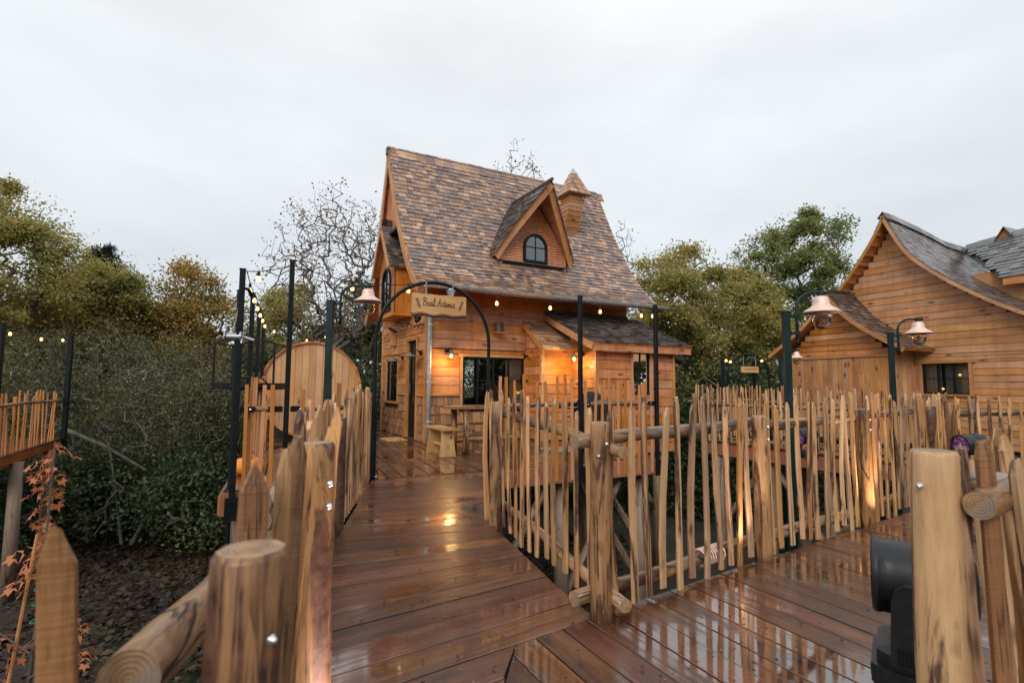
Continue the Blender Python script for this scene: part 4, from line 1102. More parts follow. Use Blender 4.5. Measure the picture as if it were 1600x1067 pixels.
# jettied boarding under the peak, with its dark moulding
JZ = 4.86
for k in range(9):
    u0 = CF.y_at_z(JZ) + 0.10 + k * 0.175; u1 = u0 + 0.17
    zt = lambda u: min((np.interp(u, [p[0] for p in CF.p], [p[1] for p in CF.p]) if u < 1.85 else np.interp(u, [p[0] for p in CR_.p], [p[1] for p in CR_.p])), 7.0) - 0.10
    if zt(u0) < JZ + 0.03 or zt(u1) < JZ + 0.03: continue
    V = [(x, u, z) for x in (RS0 + 0.09, RS0 + 0.12) for u, z in ((u0, JZ), (u1, JZ), (u1, zt(u1)), (u0, zt(u0)))]
    obj('gable_board', (V, [(0, 1, 2, 3), (7, 6, 5, 4), (0, 4, 5, 1), (1, 5, 6, 2), (2, 6, 7, 3), (3, 7, 4, 0)]), 'larch_z', cab)
obj('moulding', beam('y', CF.y_at_z(JZ) + 0.03, CR_.y_at_z(JZ) + 0.02, RS0 - 0.02, RS0 + 0.12, JZ - 0.07, JZ + 0.01), 'flash_lead', cab)

# ---- dormer on the front slope
dm = obj('dormer', join([box(DS - DHW, DS - DHW + 0.06, 0.10, 0.95, 4.08, 4.55), box(DS + DHW - 0.06, DS + DHW, 0.10, 0.95, 4.08, 4.55)]), 'trim_z', cab)
DZ0, DZA, DT = 4.17, 5.92, 0.12     # sill height, apex height, face plane
def dz_out(u): return 4.50 + (DZA - 0.12 - 4.50) * (1 - abs(u - DS) / DHW)
def MD(u, out, z): return (u, DT - out, z)
dwc, dwh, dwz0, dwz1 = 2.75, 0.33, 4.24, 4.90
obj('dormer_face', face_with_arch(dz_out, DS - DHW + 0.02, DS + DHW - 0.02, DZ0, dwc, dwh, dwz0, dwz1 - dwh, MD, -0.04, 0.0), 'larch_x', dm)
sl = []
z = DZ0
while z < DZA - 0.2:
    hwid = DHW * min(1, (dz_out(DS) - z) / (dz_out(DS) - 4.5)) if z > 4.5 else DHW
    hw_at = 0.0
    if dwz0 - 0.03 < z < dwz1: hw_at = dwh + 0.03 if z < dwz1 - dwh else math.sqrt(max(0, (dwh + 0.03) ** 2 - (z - (dwz1 - dwh)) ** 2))
    segs_ = [(DS - hwid + 0.04, DS + hwid - 0.04)] if hw_at == 0 else [(DS - hwid + 0.04, dwc - hw_at), (dwc + hw_at, DS + hwid - 0.04)]
    for a, b_ in segs_:
        if b_ - a > 0.04: sl.append(extrude([(0.001, z), (0.026, z + 0.004), (0.018, z + 0.05), (0.001, z + 0.054)], a, b_, lambda o_, zz, u: MD(u, o_, zz)))
    z += 0.062
obj('face_slats', join(sl), 'larch_x', dm, kind='stuff')
dw = obj('window', frame_arch(dwc, dwh, dwz0, dwz1 - dwh, 0.055, -0.02, 0.06, MD), 'black_metal', cab)
obj('glazing_bar', join([box(dwc - 0.012, dwc + 0.012, DT - 0.045, DT, dwz0, dwz1 - 0.02), box(dwc - dwh + .04, dwc + dwh - .04, DT - 0.045, DT, 4.555, 4.578), box(dwc - dwh, dwc + dwh, DT - 0.07, DT, dwz0 - 0.05, dwz0 + 0.005)]), 'black_metal', dw)
ap = [(dwc + dwh - 0.04, dwz0)] + arch_pts(dwc, dwh - 0.04, dwz1 - dwh) + [(dwc - dwh + 0.04, dwz0)]
obj('pane', extrude(ap, DT - 0.034, DT - 0.026, lambda a, b_, p: (a, p, b_)), 'glass_pane', dw)
obj('room_back', box(dwc - 0.6, dwc + 0.6, DT + 0.25, DT + 0.29, 4.1, 5.1), 'room_dark', dm)
# dormer roof: prow-like, the ridge reaching out further than the eaves
def drp(sg, q, r):                   # q 0 eave..1 ridge, r 0 front..1 back
    u = DS + sg * (DHW + 0.17) * (1 - q); z = 4.28 + (DZA + 0.06 - 4.28) * (q ** 0.92)
    t0 = 0.02 - 0.68 * q ** 1.1
    t1 = CF.y_at_z(min(z, 6.4)) + 0.06
    return np.array([u, t0 + (max(t1, t0 + 0.05) - t0) * r, z])
for sg in (-1, 1):
    V, Fc = [], []
    nq, nr = 10, 2
    for i in range(nq + 1):
        for r_ in (0, 1):
            p = drp(sg, i / nq, r_); V.append(tuple(p)); V.append(tuple(p + np.array([-sg * 0.02, 0, -0.035])))
    for i in range(nq):
        a = i * 4; Fc += [(a, a + 4, a + 6, a + 2), (a + 1, a + 3, a + 7, a + 5), (a, a + 1, a + 5, a + 4), (a + 2, a + 6, a + 7, a + 3)]
    Fc += [(0, 2, 3, 1)]
    drf = obj('dormer_roof', (V, Fc), 'larch_y', cab)
    P = []
    nrow = 16
    for i in range(nrow):
        q0, q1 = i / nrow, min(1.0, (i + 1.9) / nrow)
        ln = float(np.linalg.norm(drp(sg, q0, 1) - drp(sg, q0, 0)))
        r_ = -0.03 / max(ln, 0.1)
        while r_ < 1:
            w_ = random.uniform(0.10, 0.19) / max(ln, 0.1)
            a, b_ = drp(sg, q0, r_), drp(sg, q0, min(r_ + w_ * 0.96, 1.0)); c, d = drp(sg, q1, min(r_ + w_ * 0.96, 1.0)), drp(sg, q1, r_)
            nn = np.array([sg * 0.85, 0, 0.53]); li = 0.026 + random.uniform(-0.004, 0.012)
            P.append(([tuple(a + nn * .004), tuple(b_ + nn * .004), tuple(b_ + nn * li), tuple(a + nn * li), tuple(c + nn * .006), tuple(d + nn * .006)], [(0, 1, 2, 3), (3, 2, 4, 5), (0, 3, 5), (1, 4, 2), (0, 5, 4, 1)]))
            r_ += w_
    obj('dormer_shingles', join(P), 'shingle_dark', drf, kind='stuff')
    V = []
    for i in range(nq + 1):
        p = drp(sg, i / nq, 0) + np.array([0, 0.015, -0.03])
        for dx, dy in ((0, 0), (-sg * 0.10, 0), (-sg * 0.10, 0.04), (0, 0.04)): V.append((p[0] + dx, p[1] + dy, p[2] - (0.10 if dx else 0)))
    Fc = [(i * 4 + k, i * 4 + (k + 1) % 4, i * 4 + 4 + (k + 1) % 4, i * 4 + 4 + k) for i in range(nq) for k in range(4)] + [(0, 1, 2, 3), (nq * 4 + 3, nq * 4 + 2, nq * 4 + 1, nq * 4)]
    obj('barge_board', (V, Fc), 'trim_z', cab)
obj('dormer_ridge', tube([(DS, -0.72, DZA + 0.09), (DS, 1.25, DZA + 0.09)], 0.045, 6), 'shingle_dark', cab)
obj('flashing', box(DS - DHW - 0.05, DS + DHW + 0.05, DT - 0.06, DT + 0.02, DZ0 - 0.035, DZ0), 'flash_lead', cab)

# ---- crooked chimney
ch = obj('chimney', box(4.36, 4.54, 0.86, 1.0, 6.1, 6.5), 'room_dark', cab)
def sect(k):                          # (s centre, t centre, z, half s, half t) up the stack
    T = [(4.48, 1.22, 5.40, 0.205, 0.16), (4.43, 1.05, 5.75, 0.215, 0.19), (4.40, 0.93, 6.02, 0.22, 0.21), (4.44, 0.93, 6.25, 0.23, 0.22), (4.46, 0.93, 6.48, 0.24, 0.23)]
    q = k * (len(T) - 1); i = min(int(q), len(T) - 2); return lerp(T[i], T[i + 1], q - i)
for i in range(9):
    a, b_ = sect(i / 9), sect((i + 0.94) / 9)
    V = []
    for (s_, t_, z_, hs_, ht_), g in ((a, 0.008), (b_, 0.0)):
        tl = 0.0
        V += [(s_ - hs_ - g, t_ - ht_ - g, z_), (s_ + hs_ + g, t_ - ht_ - g, z_), (s_ + hs_ + g, t_ + ht_ + g, z_), (s_ - hs_ - g, t_ + ht_ + g, z_)]
    obj('board', (V, [(0, 3, 2, 1), (4, 5, 6, 7), (0, 1, 5, 4), (1, 2, 6, 5), (2, 3, 7, 6), (3, 0, 4, 7)]), 'pale_x' if i % 3 else 'larch_x', ch)
capc = (4.46, 0.93)
tiers = [(0.37, 6.40, 0.29, 6.56), (0.295, 6.535, 0.22, 6.71), (0.225, 6.685, 0.15, 6.88), (0.155, 6.855, 0.08, 7.06)]
for h0, z0, h1, z1 in tiers:
    V = []
    for h, z in ((h0, z0), (h0, z0 + 0.02), (h1, z1)):
        V += [(capc[0] - h, capc[1] - h, z), (capc[0] + h, capc[1] - h, z), (capc[0] + h, capc[1] + h, z), (capc[0] - h, capc[1] + h, z)]
    Fc = [(0, 3, 2, 1), (8, 9, 10, 11)] + [(r_ * 4 + k, r_ * 4 + (k + 1) % 4, r_ * 4 + 4 + (k + 1) % 4, r_ * 4 + 4 + k) for r_ in range(2) for k in range(4)]
    tr_ = obj('cap_tier', (V, Fc), 'shingle_tan', ch)
    P = []
    for k in range(4):
        A, B = np.array(V[4 + k]), np.array(V[4 + (k + 1) % 4]); C, D = np.array(V[8 + (k + 1) % 4]), np.array(V[8 + k])
        n = max(3, int(h0 * 2 / 0.11)); nn = np.cross(B - A, D - A); nn = nn / np.linalg.norm(nn)
        for j in range(n):
            f0, f1 = j / n + 0.008, (j + 1) / n - 0.008
            a_, b_, c_, d_ = A + (B - A) * f0, A + (B - A) * f1, D + (C - D) * f1, D + (C - D) * f0
            dn = (a_ - d_) * random.uniform(0.0, 0.12); a_ = a_ + dn; b_ = b_ + dn; li = random.uniform(0.008, 0.016)
            P.append(([tuple(a_), tuple(b_), tuple(b_ + nn * li), tuple(a_ + nn * li), tuple(c_ + nn * .003), tuple(d_ + nn * .003)], [(0, 1, 2, 3), (3, 2, 4, 5), (0, 3, 5), (1, 4, 2)]))
    obj('cap_shingles', join(P), 'shingle_tan', tr_, kind='stuff')
obj('cap_tip', ([(capc[0] - .1, capc[1] - .1, 7.04), (capc[0] + .1, capc[1] - .1, 7.04), (capc[0] + .1, capc[1] + .1, 7.04), (capc[0] - .1, capc[1] + .1, 7.04), (capc[0], capc[1], 7.24)], [(3, 2, 1, 0), (0, 1, 4), (1, 2, 4), (2, 3, 4), (3, 0, 4)]), 'zinc', ch)
obj('bracket', join([tube([(4.56, 0.66, 6.40), (4.60, 0.60, 6.24)], 0.014, 6), tube([(4.70, 0.60, 6.36), (4.60, 0.62, 6.24)], 0.014, 6)]), 'pale_z', ch)

# ---- gutter and rain pipe
gp = [(math.cos(math.pi + math.pi * k / 8) * 0.075, math.sin(math.pi + math.pi * k / 8) * 0.075) for k in range(9)] + [(math.cos(-math.pi * k / 8) * 0.069, math.sin(-math.pi * k / 8) * 0.069) for k in range(9)]
gt = obj('gutter', extrude(gp, RS0 + 0.06, RS1 + 0.03, lambda a, b_, p: (p, -0.925 + a, 3.225 + b_)), 'zinc', cab)
for k in range(9): obj('bracket', tube([(RS0 + 0.3 + k * 0.74, -0.925 + math.cos(math.pi + math.pi * j / 8) * 0.080, 3.225 + math.sin(math.pi + math.pi * j / 8) * 0.080) for j in range(9)], 0.007, 5), 'zinc', gt)
dp = obj('rain_pipe', tube([(0.02, -0.115, 0.02), (0.02, -0.115, 1.5), (0.02, -0.115, 2.66), (0.06, -0.2, 2.76), (0.16, -0.72, 2.92), (0.18, -0.86, 3.0)], 0.045, 12), 'zinc', cab, smooth=True)
obj('funnel', lathe([(0.045, 0), (0.05, 0.05), (0.10, 0.16), (0.105, 0.22)], 14, (0.18, -0.87, 2.96)), 'zinc', dp, smooth=True)
for z in (0.45, 1.28, 2.5): obj('pipe_clip', join([lathe([(0.05, -0.02), (0.053, -0.02), (0.053, 0.02), (0.05, 0.02)], 12, (0.02, -0.115, z)), box(0.06, 0.10, -0.125, -0.10, z - 0.012, z + 0.012)]), 'zinc', dp)

# ---- closet and lean-to on the front
CS0, CS1, CO = 2.41, 3.20, 0.78
def MC(u, out, z): return (u, -CO - out, z)
def MCs(u, out, z): return (CS0 - out, -u, z)
def croof(t): return 2.72 + (2.08 - 2.72) * (t / 0.9)
closet = obj('closet', join([box(CS0 + 0.005, CS1, -CO + 0.005, -CO + 0.03, -0.02, croof(CO) - 0.05), extrude([(0.04, -0.02), (CO, -0.02), (CO, croof(CO) - 0.05), (0.04, croof(0.04) - 0.05)], CS0 + 0.005, CS0 + 0.03, lambda a, b_, p: (p, -a, b_))]), 'room_dark', cab)
clad(closet, MC, CS0 + 0.05, CS1 - 0.02, 0.02, croof(CO) - 0.07, 0.205, [], 'larch_x', 0.03, 0.014)
clad(closet, MCs, 0.04, CO - 0.02, 0.02, 2.64, 0.205, [], 'larch_y', 0.026, 0.012, rng_=lambda a, b_: (0.04, min(CO - 0.02, 0.9 * (2.72 - 0.03 - (a + b_) / 2) / 0.64)) if b_ < 2.62 else None)
obj('corner_board', box(CS0 - 0.04, CS0 + 0.045, -CO - 0.042, -CO + 0.04, 0, croof(CO) - 0.05), 'trim_z', cab)
for z in (0.5, 1.33, 1.9): obj('hinge', join([box(CS0 - 0.052, CS0 - 0.03, -0.22, -0.03, z - 0.018, z + 0.018), box(CS0 - 0.056, CS0 - 0.03, -0.06, -0.03, z - 0.06, z + 0.06)]), 'black_metal', closet)
obj('latch', join([box(CS0 - 0.06, CS0 - 0.03, -0.84, -0.62, 1.26, 1.29)]), 'steel', closet)
cc = Curve2([(-0.98, croof(0.98)), (-0.45, croof(0.45)), (0.02, croof(-0.02))], 6)
crf = obj('closet_roof', shell(cc, CS0 - 0.06, CS1 + 0.4, 0.035), 'larch_x', cab)
for v in shingle_rows(cc, CS0 - 0.07, CS1 + 0.4, 0.15, 0.15, 0.3, 0.03): obj('shingle', v, 'shingle_tan', crf)
obj('barge_board', barge(cc, CS0 - 0.09, CS0 - 0.065, 0.085, 1, 0.0), 'trim_y', cab)
LS0, LS1, LO = 3.20, 5.42, 1.70
def lroof(t): return 2.95 + (2.14 - 2.95) * (t / 1.9)
def ML(u, out, z): return (u, -LO - out, z)
def MLs(u, out, z): return (LS0 - out, -u, z)
WIN_L = (4.19, 4.70, 1.06, 2.0)
lean = obj('lean_to', core(ML, LS0 + 0.02, LS1 - 0.02, -0.28, lroof(LO) - 0.06, [WIN_L], 0.09), 'room_dark', cab)
obj('side_wall', join([box(LS0 + 0.005, LS0 + 0.09, -LO + 0.1, -0.02, -0.28, 2.16), box(LS1 - 0.1, LS1 - 0.005, -LO + 0.1, -0.02, -0.28, 2.16), box(LS0 + .1, LS1 - .1, -LO + .1, -0.02, 2.1, 2.13), box(LS0 + .1, LS1 - .1, -LO + .1, -0.02, -0.28, -.2)]), 'room_dark', lean)
clad(lean, ML, LS0 + 0.05, LS1 - 0.03, -0.26, lroof(LO) - 0.06, 0.205, [(WIN_L[0] - 0.06, WIN_L[1] + 0.06, WIN_L[2] - 0.05, WIN_L[3] + 0.05)], 'larch_x', 0.032, 0.015)
clad(lean, MLs, CO - 0.02, LO - 0.02, -0.26, 2.5, 0.205, [], 'larch_y', 0.03, 0.014, rng_=lambda a, b_: (CO - 0.02, min(LO - 0.02, 1.9 * (2.95 - 0.05 - (a + b_) / 2) / 0.81)) if b_ < 2.5 else None)
obj('corner_board', box(LS0 - 0.04, LS0 + 0.05, -LO - 0.044, -LO + 0.03, -0.27, lroof(LO) - 0.06), 'trim_z', cab)
obj('corner_board', box(LS1 - 0.035, LS1 + 0.04, -LO - 0.044, -LO + 0.03, -0.27, lroof(LO) - 0.06), 'trim_z', cab)
trims(ML, ('trim_x', 'trim_z'), WIN_L, 0.055, 0.05, False)
for q in [o for o in cab.children if o.name.startswith('trim')][-3:]: pass
window(cab, ML, WIN_L, 2, 3, 0.03, 0.012)
obj('curtain', curtain(4.5, 4.72, 1.0, 2.0, -LO + 0.14, 20, 0.015, 4), 'curtain', cab, smooth=True)
lc = Curve2([(-1.92, lroof(1.92)), (-1.0, lroof(1.0) - 0.02), (0.0, lroof(0.0))], 8)
lrf = obj('lean_to_roof', shell(lc, LS0 - 0.22, LS1 + 0.42, 0.04), 'larch_x', cab)
obj('lean_to_shingles', join(shingle_rows(lc, LS0 - 0.24, LS1 + 0.44, 0.135, 0.12, 0.24, 0.046)), 'shingle_dark', lrf, kind='stuff')
obj('fascia', beam('x', LS0 - 0.20, LS1 + 0.40, -1.90, -1.865, lroof(1.9) - 0.185, lroof(1.9) - 0.035), 'larch_x', cab)
obj('barge_board', barge(lc, LS0 - 0.25, LS0 - 0.215, 0.14, 1, 0.01), 'trim_y', cab)
obj('flashing', box(LS0 - 0.22, LS1 + 0.1, -0.05, -0.035, lroof(0) + 0.0, lroof(0) + 0.09), 'flash_lead', cab)

# ---- wall lamps, lantern and ornaments hung on the cabin
def wall_lamp(name, label, loc, rz, lit, grp='dish-shaded wall lamps'):
    """arm reaches out along local -y"""
    t = thing(name, label, 'wall lamp', loc, rz, grp)
    obj('mount', xf(lathe([(0.055, 0), (0.055, 0.015), (0.03, 0.035)], 16), Matrix.Rotation(math.pi / 2, 4, 'X')), 'black_metal', t, smooth=False)
    obj('arm', tube([(0, -0.02, 0), (0, -0.10, 0.05), (0, -0.18, 0.06), (0, -0.235, 0.02), (0, -0.24, -0.02)], 0.011, 8), 'black_metal', t, smooth=True)
    obj('shade', lathe([(0.022, 0.02), (0.03, 0.0), (0.06, -0.02), (0.165, -0.055), (0.168, -0.062), (0.06, -0.032), (0.022, -0.02)], 24, (0, -0.24, -0.03)), 'enamel_grey', t, smooth=True)
    bb = obj('bulb', ball((0, -0.24, -0.125), 0.034, 12, 8, 1.5), 'bulb_warm' if lit else 'glass_pane', t, smooth=True)
    if lit:
        ld = bpy.data.lights.new('lamp_light', 'POINT'); ld.energy = lit; ld.color = (1.0, 0.66, 0.25); ld.shadow_soft_size = 0.09
        lo = bpy.data.objects.new('lamp_light', ld); COL.objects.link(lo); lo.parent = t; lo.location = (0, -0.34, -0.24)
    return t
wall_lamp('wall_lamp', 'lit dish-shaded wall lamp left of the big front window', hw(0.45, -0.035, 1.96), HRZ, 14)
wall_lamp('wall_lamp', 'lit dish-shaded wall lamp on the lean-to side wall', hw(LS0 - 0.035, -1.28, 1.93), HRZ - math.pi / 2, 19)
wall_lamp('wall_lamp', 'unlit dish-shaded wall lamp between the glazed door and the rain pipe', hw(-0.035, 0.28, 1.92), HRZ - math.pi / 2, 0)
wall_lamp('wall_lamp', 'unlit dish-shaded wall lamp between the side window and the door', hw(-0.035, 1.62, 1.86), HRZ - math.pi / 2, 0)
t = thing('wall_lantern', 'small round wooden lantern box high on the front wall', 'lantern', hw(1.66, -0.02, 2.42), HRZ)
obj('shelf', box(-0.13, 0.13, -0.22, 0, -0.02, 0), 'trim_x', t); obj('drum', lathe([(0.085, 0), (0.09, 0.01), (0.085, 0.2), (0.10, 0.215), (0.08, 0.24), (0.01, 0.25)], 14, (0, -0.12, 0)), 'timber_grey', t)
for k in range(10): obj('stave', box(-0.012, 0.012, -0.006, 0.006, 0.01, 0.20), 'bark', t).matrix_local = Matrix.Translation((0.092 * math.cos(k * .628), -0.12 + 0.092 * math.sin(k * .628), 0)) @ Matrix.Rotation(k * .628 + 1.57, 4, 'Z')
t = thing('bird_box', 'narrow wooden bird box on the gable wall above the side window', 'bird box', hw(-0.03, 2.32, 2.20), HRZ)
obj('body', join([box(-0.13, 0, -0.08, 0.08, 0, 0.30)]), 'pale_z', t); o = obj('lid', box(-0.20, 0.0, -0.11, 0.11, 0, 0.02), 'flash_lead', t); o.location = (0, 0, 0.33); o.rotation_euler = (0, 0.5, 0)
obj('perch', tube([(-0.13, 0, 0.12), (-0.18, 0, 0.12)], 0.008, 6), 'bark', t); obj('entrance', xf(lathe([(0.025, 0), (0.025, 0.004)], 12), Matrix.Translation((-0.13, 0, 0.2)) @ Matrix.Rotation(-math.pi / 2, 4, 'Y')), 'ink', t)
t = thing('bird_ornament', 'black metal bird on a leafy branch fixed to the gable corner', 'ornament', hw(-0.02, 0.06, 2.50), HRZ)
obj('branch', tube([(-0.02, 0, 0.0), (-0.10, 0.02, 0.02), (-0.24, 0.05, -0.02), (-0.40, 0.08, 0.03), (-0.52, 0.1, -0.03)], 0.012, 6), 'black_metal', t)
lv = []
for k in range(11):
    x = -0.1 - 0.04 * k; lv.append(xf(ball((0, 0, 0), 0.028, 6, 4, 0.3), Matrix.Translation((x, 0.02 - x * 0.15, 0.045 * (-1) ** k)) @ Matrix.Rotation(k * 1.1, 4, 'Y')))
obj('leaves', join(lv), 'black_metal', t)
obj('bird', join([xf(ball((0, 0, 0), 0.06, 8, 6, 1.5), Matrix.Translation((-0.17, 0.03, 0.12)) @ Matrix.Rotation(0.6, 4, 'Y')), ball((-0.21, 0.03, 0.21), 0.034, 8, 6), extrude([(-0.16, 0.1), (-0.06, 0.28), (-0.10, 0.1)], 0.025, 0.035, lambda a, b_, p: (a, p, b_)), extrude([(-0.18, 0.12), (-0.30, 0.27), (-0.22, 0.1)], 0.025, 0.035, lambda a, b_, p: (a, p, b_))]), 'black_metal', t)

# ================================================================== metal arch with the hanging name board
AT = -3.72
ar = thing('arch', 'black metal arch over the end of the path carrying the name board', 'arch', hw(-1.17, AT), HRZ, 'metal arches')
AH = 0.835
def arch_tube(hw_, zs, r, n=22, foot=-0.25):
    return tube([(-hw_, 0, foot), (-hw_, 0, zs * 0.5), (-hw_, 0, zs)] + [(-hw_ * math.cos(math.pi * k / n), 0, zs + hw_ * 1.0 * math.sin(math.pi * k / n)) for k in range(1, n)] + [(hw_, 0, zs), (hw_, 0, zs * 0.5), (hw_, 0, foot)], r, 8)
obj('hoop', arch_tube(AH, 1.84, 0.026), 'black_metal', ar, smooth=True)
for sx in (-1, 1):
    obj('foot_plate', join([box(sx * AH - 0.035, sx * AH + 0.035, -0.03, 0.03, -0.26, 0.98)]) if sx < 0 else box(sx * AH - 0.035, sx * AH + 0.035, -0.03, 0.03, 0.72, 1.06), 'black_metal', ar)
    bolt_o = obj('bolt', ball((sx * AH + (0.04 if sx < 0 else -0.04), -0.03, 0.03), 0.018, 8, 5), 'bolt', ar)
sg_ = thing('sign_board', 'live-edge wooden name board hanging in the black arch', 'sign', hw(-1.13, AT - 0.03, 2.36), HRZ)
SW, SH = 0.80, 0.27
top = [(-SW / 2 + SW * k / 12, SH / 2 + 0.004 * math.sin(k * 1.9)) for k in range(13)]
botm = [(SW / 2 - SW * k / 12, -SH / 2 + 0.012 * math.sin(k * 1.3 + 1) - 0.01 * math.sin(math.pi * k / 12)) for k in range(13)]
tl = 0.055
o = obj('board', extrude(top + botm, -0.022, 0.022, lambda a, b_, p: (a, p, b_)), 'sign', sg_)
obj('live_edge', tube([(SW / 2 - SW * k / 16, 0, -SH / 2 - 0.012 + 0.012 * math.sin(k * 1.0 + 1)) for k in range(17)], 0.03, 8), 'rail', sg_)
# brush-script lettering, drawn stroke by stroke
GL = {
 'B': (0.62, [[(0.12, 1.45), (0.10, 0.9), (0.02, 0.0)], [(-0.08, 1.2), (0.10, 1.48), (0.42, 1.45), (0.48, 1.15), (0.30, 0.85), (0.12, 0.8)], [(0.16, 0.82), (0.48, 0.72), (0.50, 0.28), (0.25, 0.0), (-0.05, 0.12)]]),
 'a': (0.52, [[(0.40, 0.55), (0.25, 0.66), (0.06, 0.42), (0.06, 0.12), (0.2, 0.0), (0.34, 0.2), (0.42, 0.6), (0.38, 0.15), (0.46, 0.0), (0.56, 0.12)]]),
 's': (0.42, [[(0.0, 0.05), (0.24, 0.72), (0.34, 0.35), (0.28, 0.05), (0.10, 0.0), (0.30, 0.02), (0.45, 0.15)]]),
 'i': (0.26, [[(0.02, 0.1), (0.12, 0.6), (0.10, 0.12), (0.16, 0.0), (0.28, 0.15)], [(0.15, 0.9), (0.18, 0.98)]]),
 'l': (0.32, [[(0.02, 0.1), (0.22, 0.8), (0.28, 1.4), (0.20, 1.5), (0.12, 1.1), (0.12, 0.15), (0.18, 0.0), (0.32, 0.18)]]),
 'A': (0.78, [[(-0.10, 0.28), (-0.02, 0.05), (0.15, 0.12), (0.38, 0.8), (0.56, 1.5), (0.52, 0.7), (0.54, 0.1), (0.62, 0.0), (0.76, 0.15)], [(0.14, 0.55), (0.40, 0.62), (0.66, 0.6)]]),
 'r': (0.40, [[(0.0, 0.05), (0.12, 0.72), (0.30, 0.6), (0.26, 0.2), (0.32, 0.0), (0.44, 0.15)]]),
 't': (0.34, [[(0.02, 0.1), (0.20, 0.7), (0.24, 1.2), (0.18, 0.4), (0.18, 0.08), (0.24, 0.0), (0.36, 0.16)], [(0.02, 0.84), (0.36, 0.9)]]),
 'e': (0.38, [[(0.0, 0.15), (0.24, 0.38), (0.28, 0.6), (0.16, 0.66), (0.07, 0.35), (0.12, 0.03), (0.24, 0.0), (0.40, 0.18)]]),
 'm': (0.70, [[(0.0, 0.1), (0.10, 0.6), (0.08, 0.0), (0.20, 0.55), (0.30, 0.6), (0.29, 0.0), (0.42, 0.55), (0.52, 0.6), (0.52, 0.12), (0.60, 0.0), (0.72, 0.15)]]),
}
def stroke(pts, r):
    P = [np.array(p) for p in pts]
    if len(P) > 2:
        out = []
        for i in range(len(P) - 1):
            p0, p1, p2, p3 = P[max(i - 1, 0)], P[i], P[i + 1], P[min(i + 2, len(P) - 1)]
            for t_ in (0, 0.33, 0.66): out.append(0.5 * (2 * p1 + (p2 - p0) * t_ + (2 * p0 - 5 * p1 + 4 * p2 - p3) * t_ ** 2 + (3 * p1 - p0 - 3 * p2 + p3) * t_ ** 3))
        out.append(P[-1]); P = out
    return tube([(p[0], 0, p[1]) for p in P], r, 5)
def script(text, width, height, r):
    x, parts = 0.0, []
    for c_ in text:
        if c_ == ' ': x += 0.32; continue
        adv, st = GL[c_]
        for s_ in st: parts.append([(x + a, b_) for a, b_ in s_])
        x += adv
    k = width / x
    return join([stroke([(a * k - width / 2, b_ * k * height) for a, b_ in s_], r) for s_ in parts])
lt = obj('lettering', script('Basil Artemis', 0.47, 0.95, 0.0042), 'ink', sg_); lt.location = (-0.01, -0.024, -0.03)
for sx in (-1, 1):
    P = [tube([(sx * 0.30, 0, -0.06), (sx * 0.315, 0, 0.0), (sx * 0.345, 0, 0.07)], 0.0028, 5)]
    for k in range(5):
        for s2 in (-1, 1): P.append(xf(ball((0, 0, 0), 0.013, 6, 4, 0.45), Matrix.Translation((sx * (0.302 + 0.009 * k) + s2 * 0.014, 0, -0.05 + 0.026 * k)) @ Matrix.Rotation(s2 * 0.9, 4, 'Y') @ Matrix.Diagonal((1, 0.2, 1, 1))))
    q = obj('sprig', join(P), 'ink', sg_); q.location = (0, -0.024, 0)
for sx in (-0.2, 0.2):
    P = []
    zt = 1.84 + math.sqrt(AH ** 2 - (sx + 0.04) ** 2) - 2.36
    n = max(3, int((zt - SH / 2) / 0.032))
    for k in range(n + 1):
        z = SH / 2 - 0.01 + (zt - SH / 2) * k / n
        P.append(tube([(sx + (0.009 * math.cos(a) if k % 2 else 0), (0 if k % 2 else 0.009 * math.cos(a)), z + 0.02 * math.sin(a)) for a in np.linspace(0, 2 * math.pi, 9)], 0.0035, 5, caps=False))
    obj('chain', join(P), 'zinc', sg_)

# ================================================================== poles, slat railings of the terrace
def pole(x, y, z0, z1, wdt, label, grp, mat='black_metal', rz=HRZ, name='metal_pole', cap=True):
    t = thing(name, label, 'pole', (x, y, z0), rz, grp)
    obj('shaft', beam('z', 0, z1 - z0, -wdt / 2, wdt / 2, -wdt / 2, wdt / 2, 0.006), mat, t)
    if cap: obj('cap', box(-wdt / 2 - .004, wdt / 2 + .004, -wdt / 2 - .004, wdt / 2 + .004, z1 - z0, z1 - z0 + 0.01), mat, t)
    for k in (0.06, 0.2):
        for sx in (-1, 1): obj('bolt', ball((sx * wdt * 0.75, -wdt * 0.5, k), 0.012, 8, 4), 'bolt', t)
    obj('flange', box(-wdt * 1.1, wdt * 1.1, -wdt / 2 - .012, -wdt / 2 - .002, 0.0, 0.26), mat, t)
    return t
GP = 'black square poles of the terrace'
P1, P2 = hw(1.27, -3.80), hw(2.90, -3.80)
pole(P1[0], P1[1], -0.30, 2.68, 0.062, 'black square pole in front of the lean-to, nearer the arch', GP)
pole(P2[0], P2[1], -0.30, 2.66, 0.064, 'black square pole in front of the lean-to window at the terrace corner', GP)
PA, PB = hw(-3.62, -3.80), hw(-3.08, -3.80)
pole(PA[0], PA[1], -0.32, 2.58, 0.066, 'tall black square pole at the left terrace corner by the winch', GP)
pole(PB[0], PB[1], -0.32, 2.75, 0.056, 'tall black square pole in front of the round barrel end', GP)
for k, lb in enumerate(('black square pole second from the left terrace corner, behind the winch', 'black square pole third from the left terrace corner', 'farthest black square pole on the left terrace edge')):
    q = (PA[0] + LB[0] * 1.95 * (k + 1), PA[1] + LB[1] * 1.95 * (k + 1))
    pole(q[0], q[1], -0.30, 2.6, 0.066, lb, GP, rz=math.radians(23))
SLAT = [mesh('slat', *beam('z', 0, 1.0, -0.02, 0.02, -0.013, 0.013, 0.003), 'slat') for _ in range(3)]
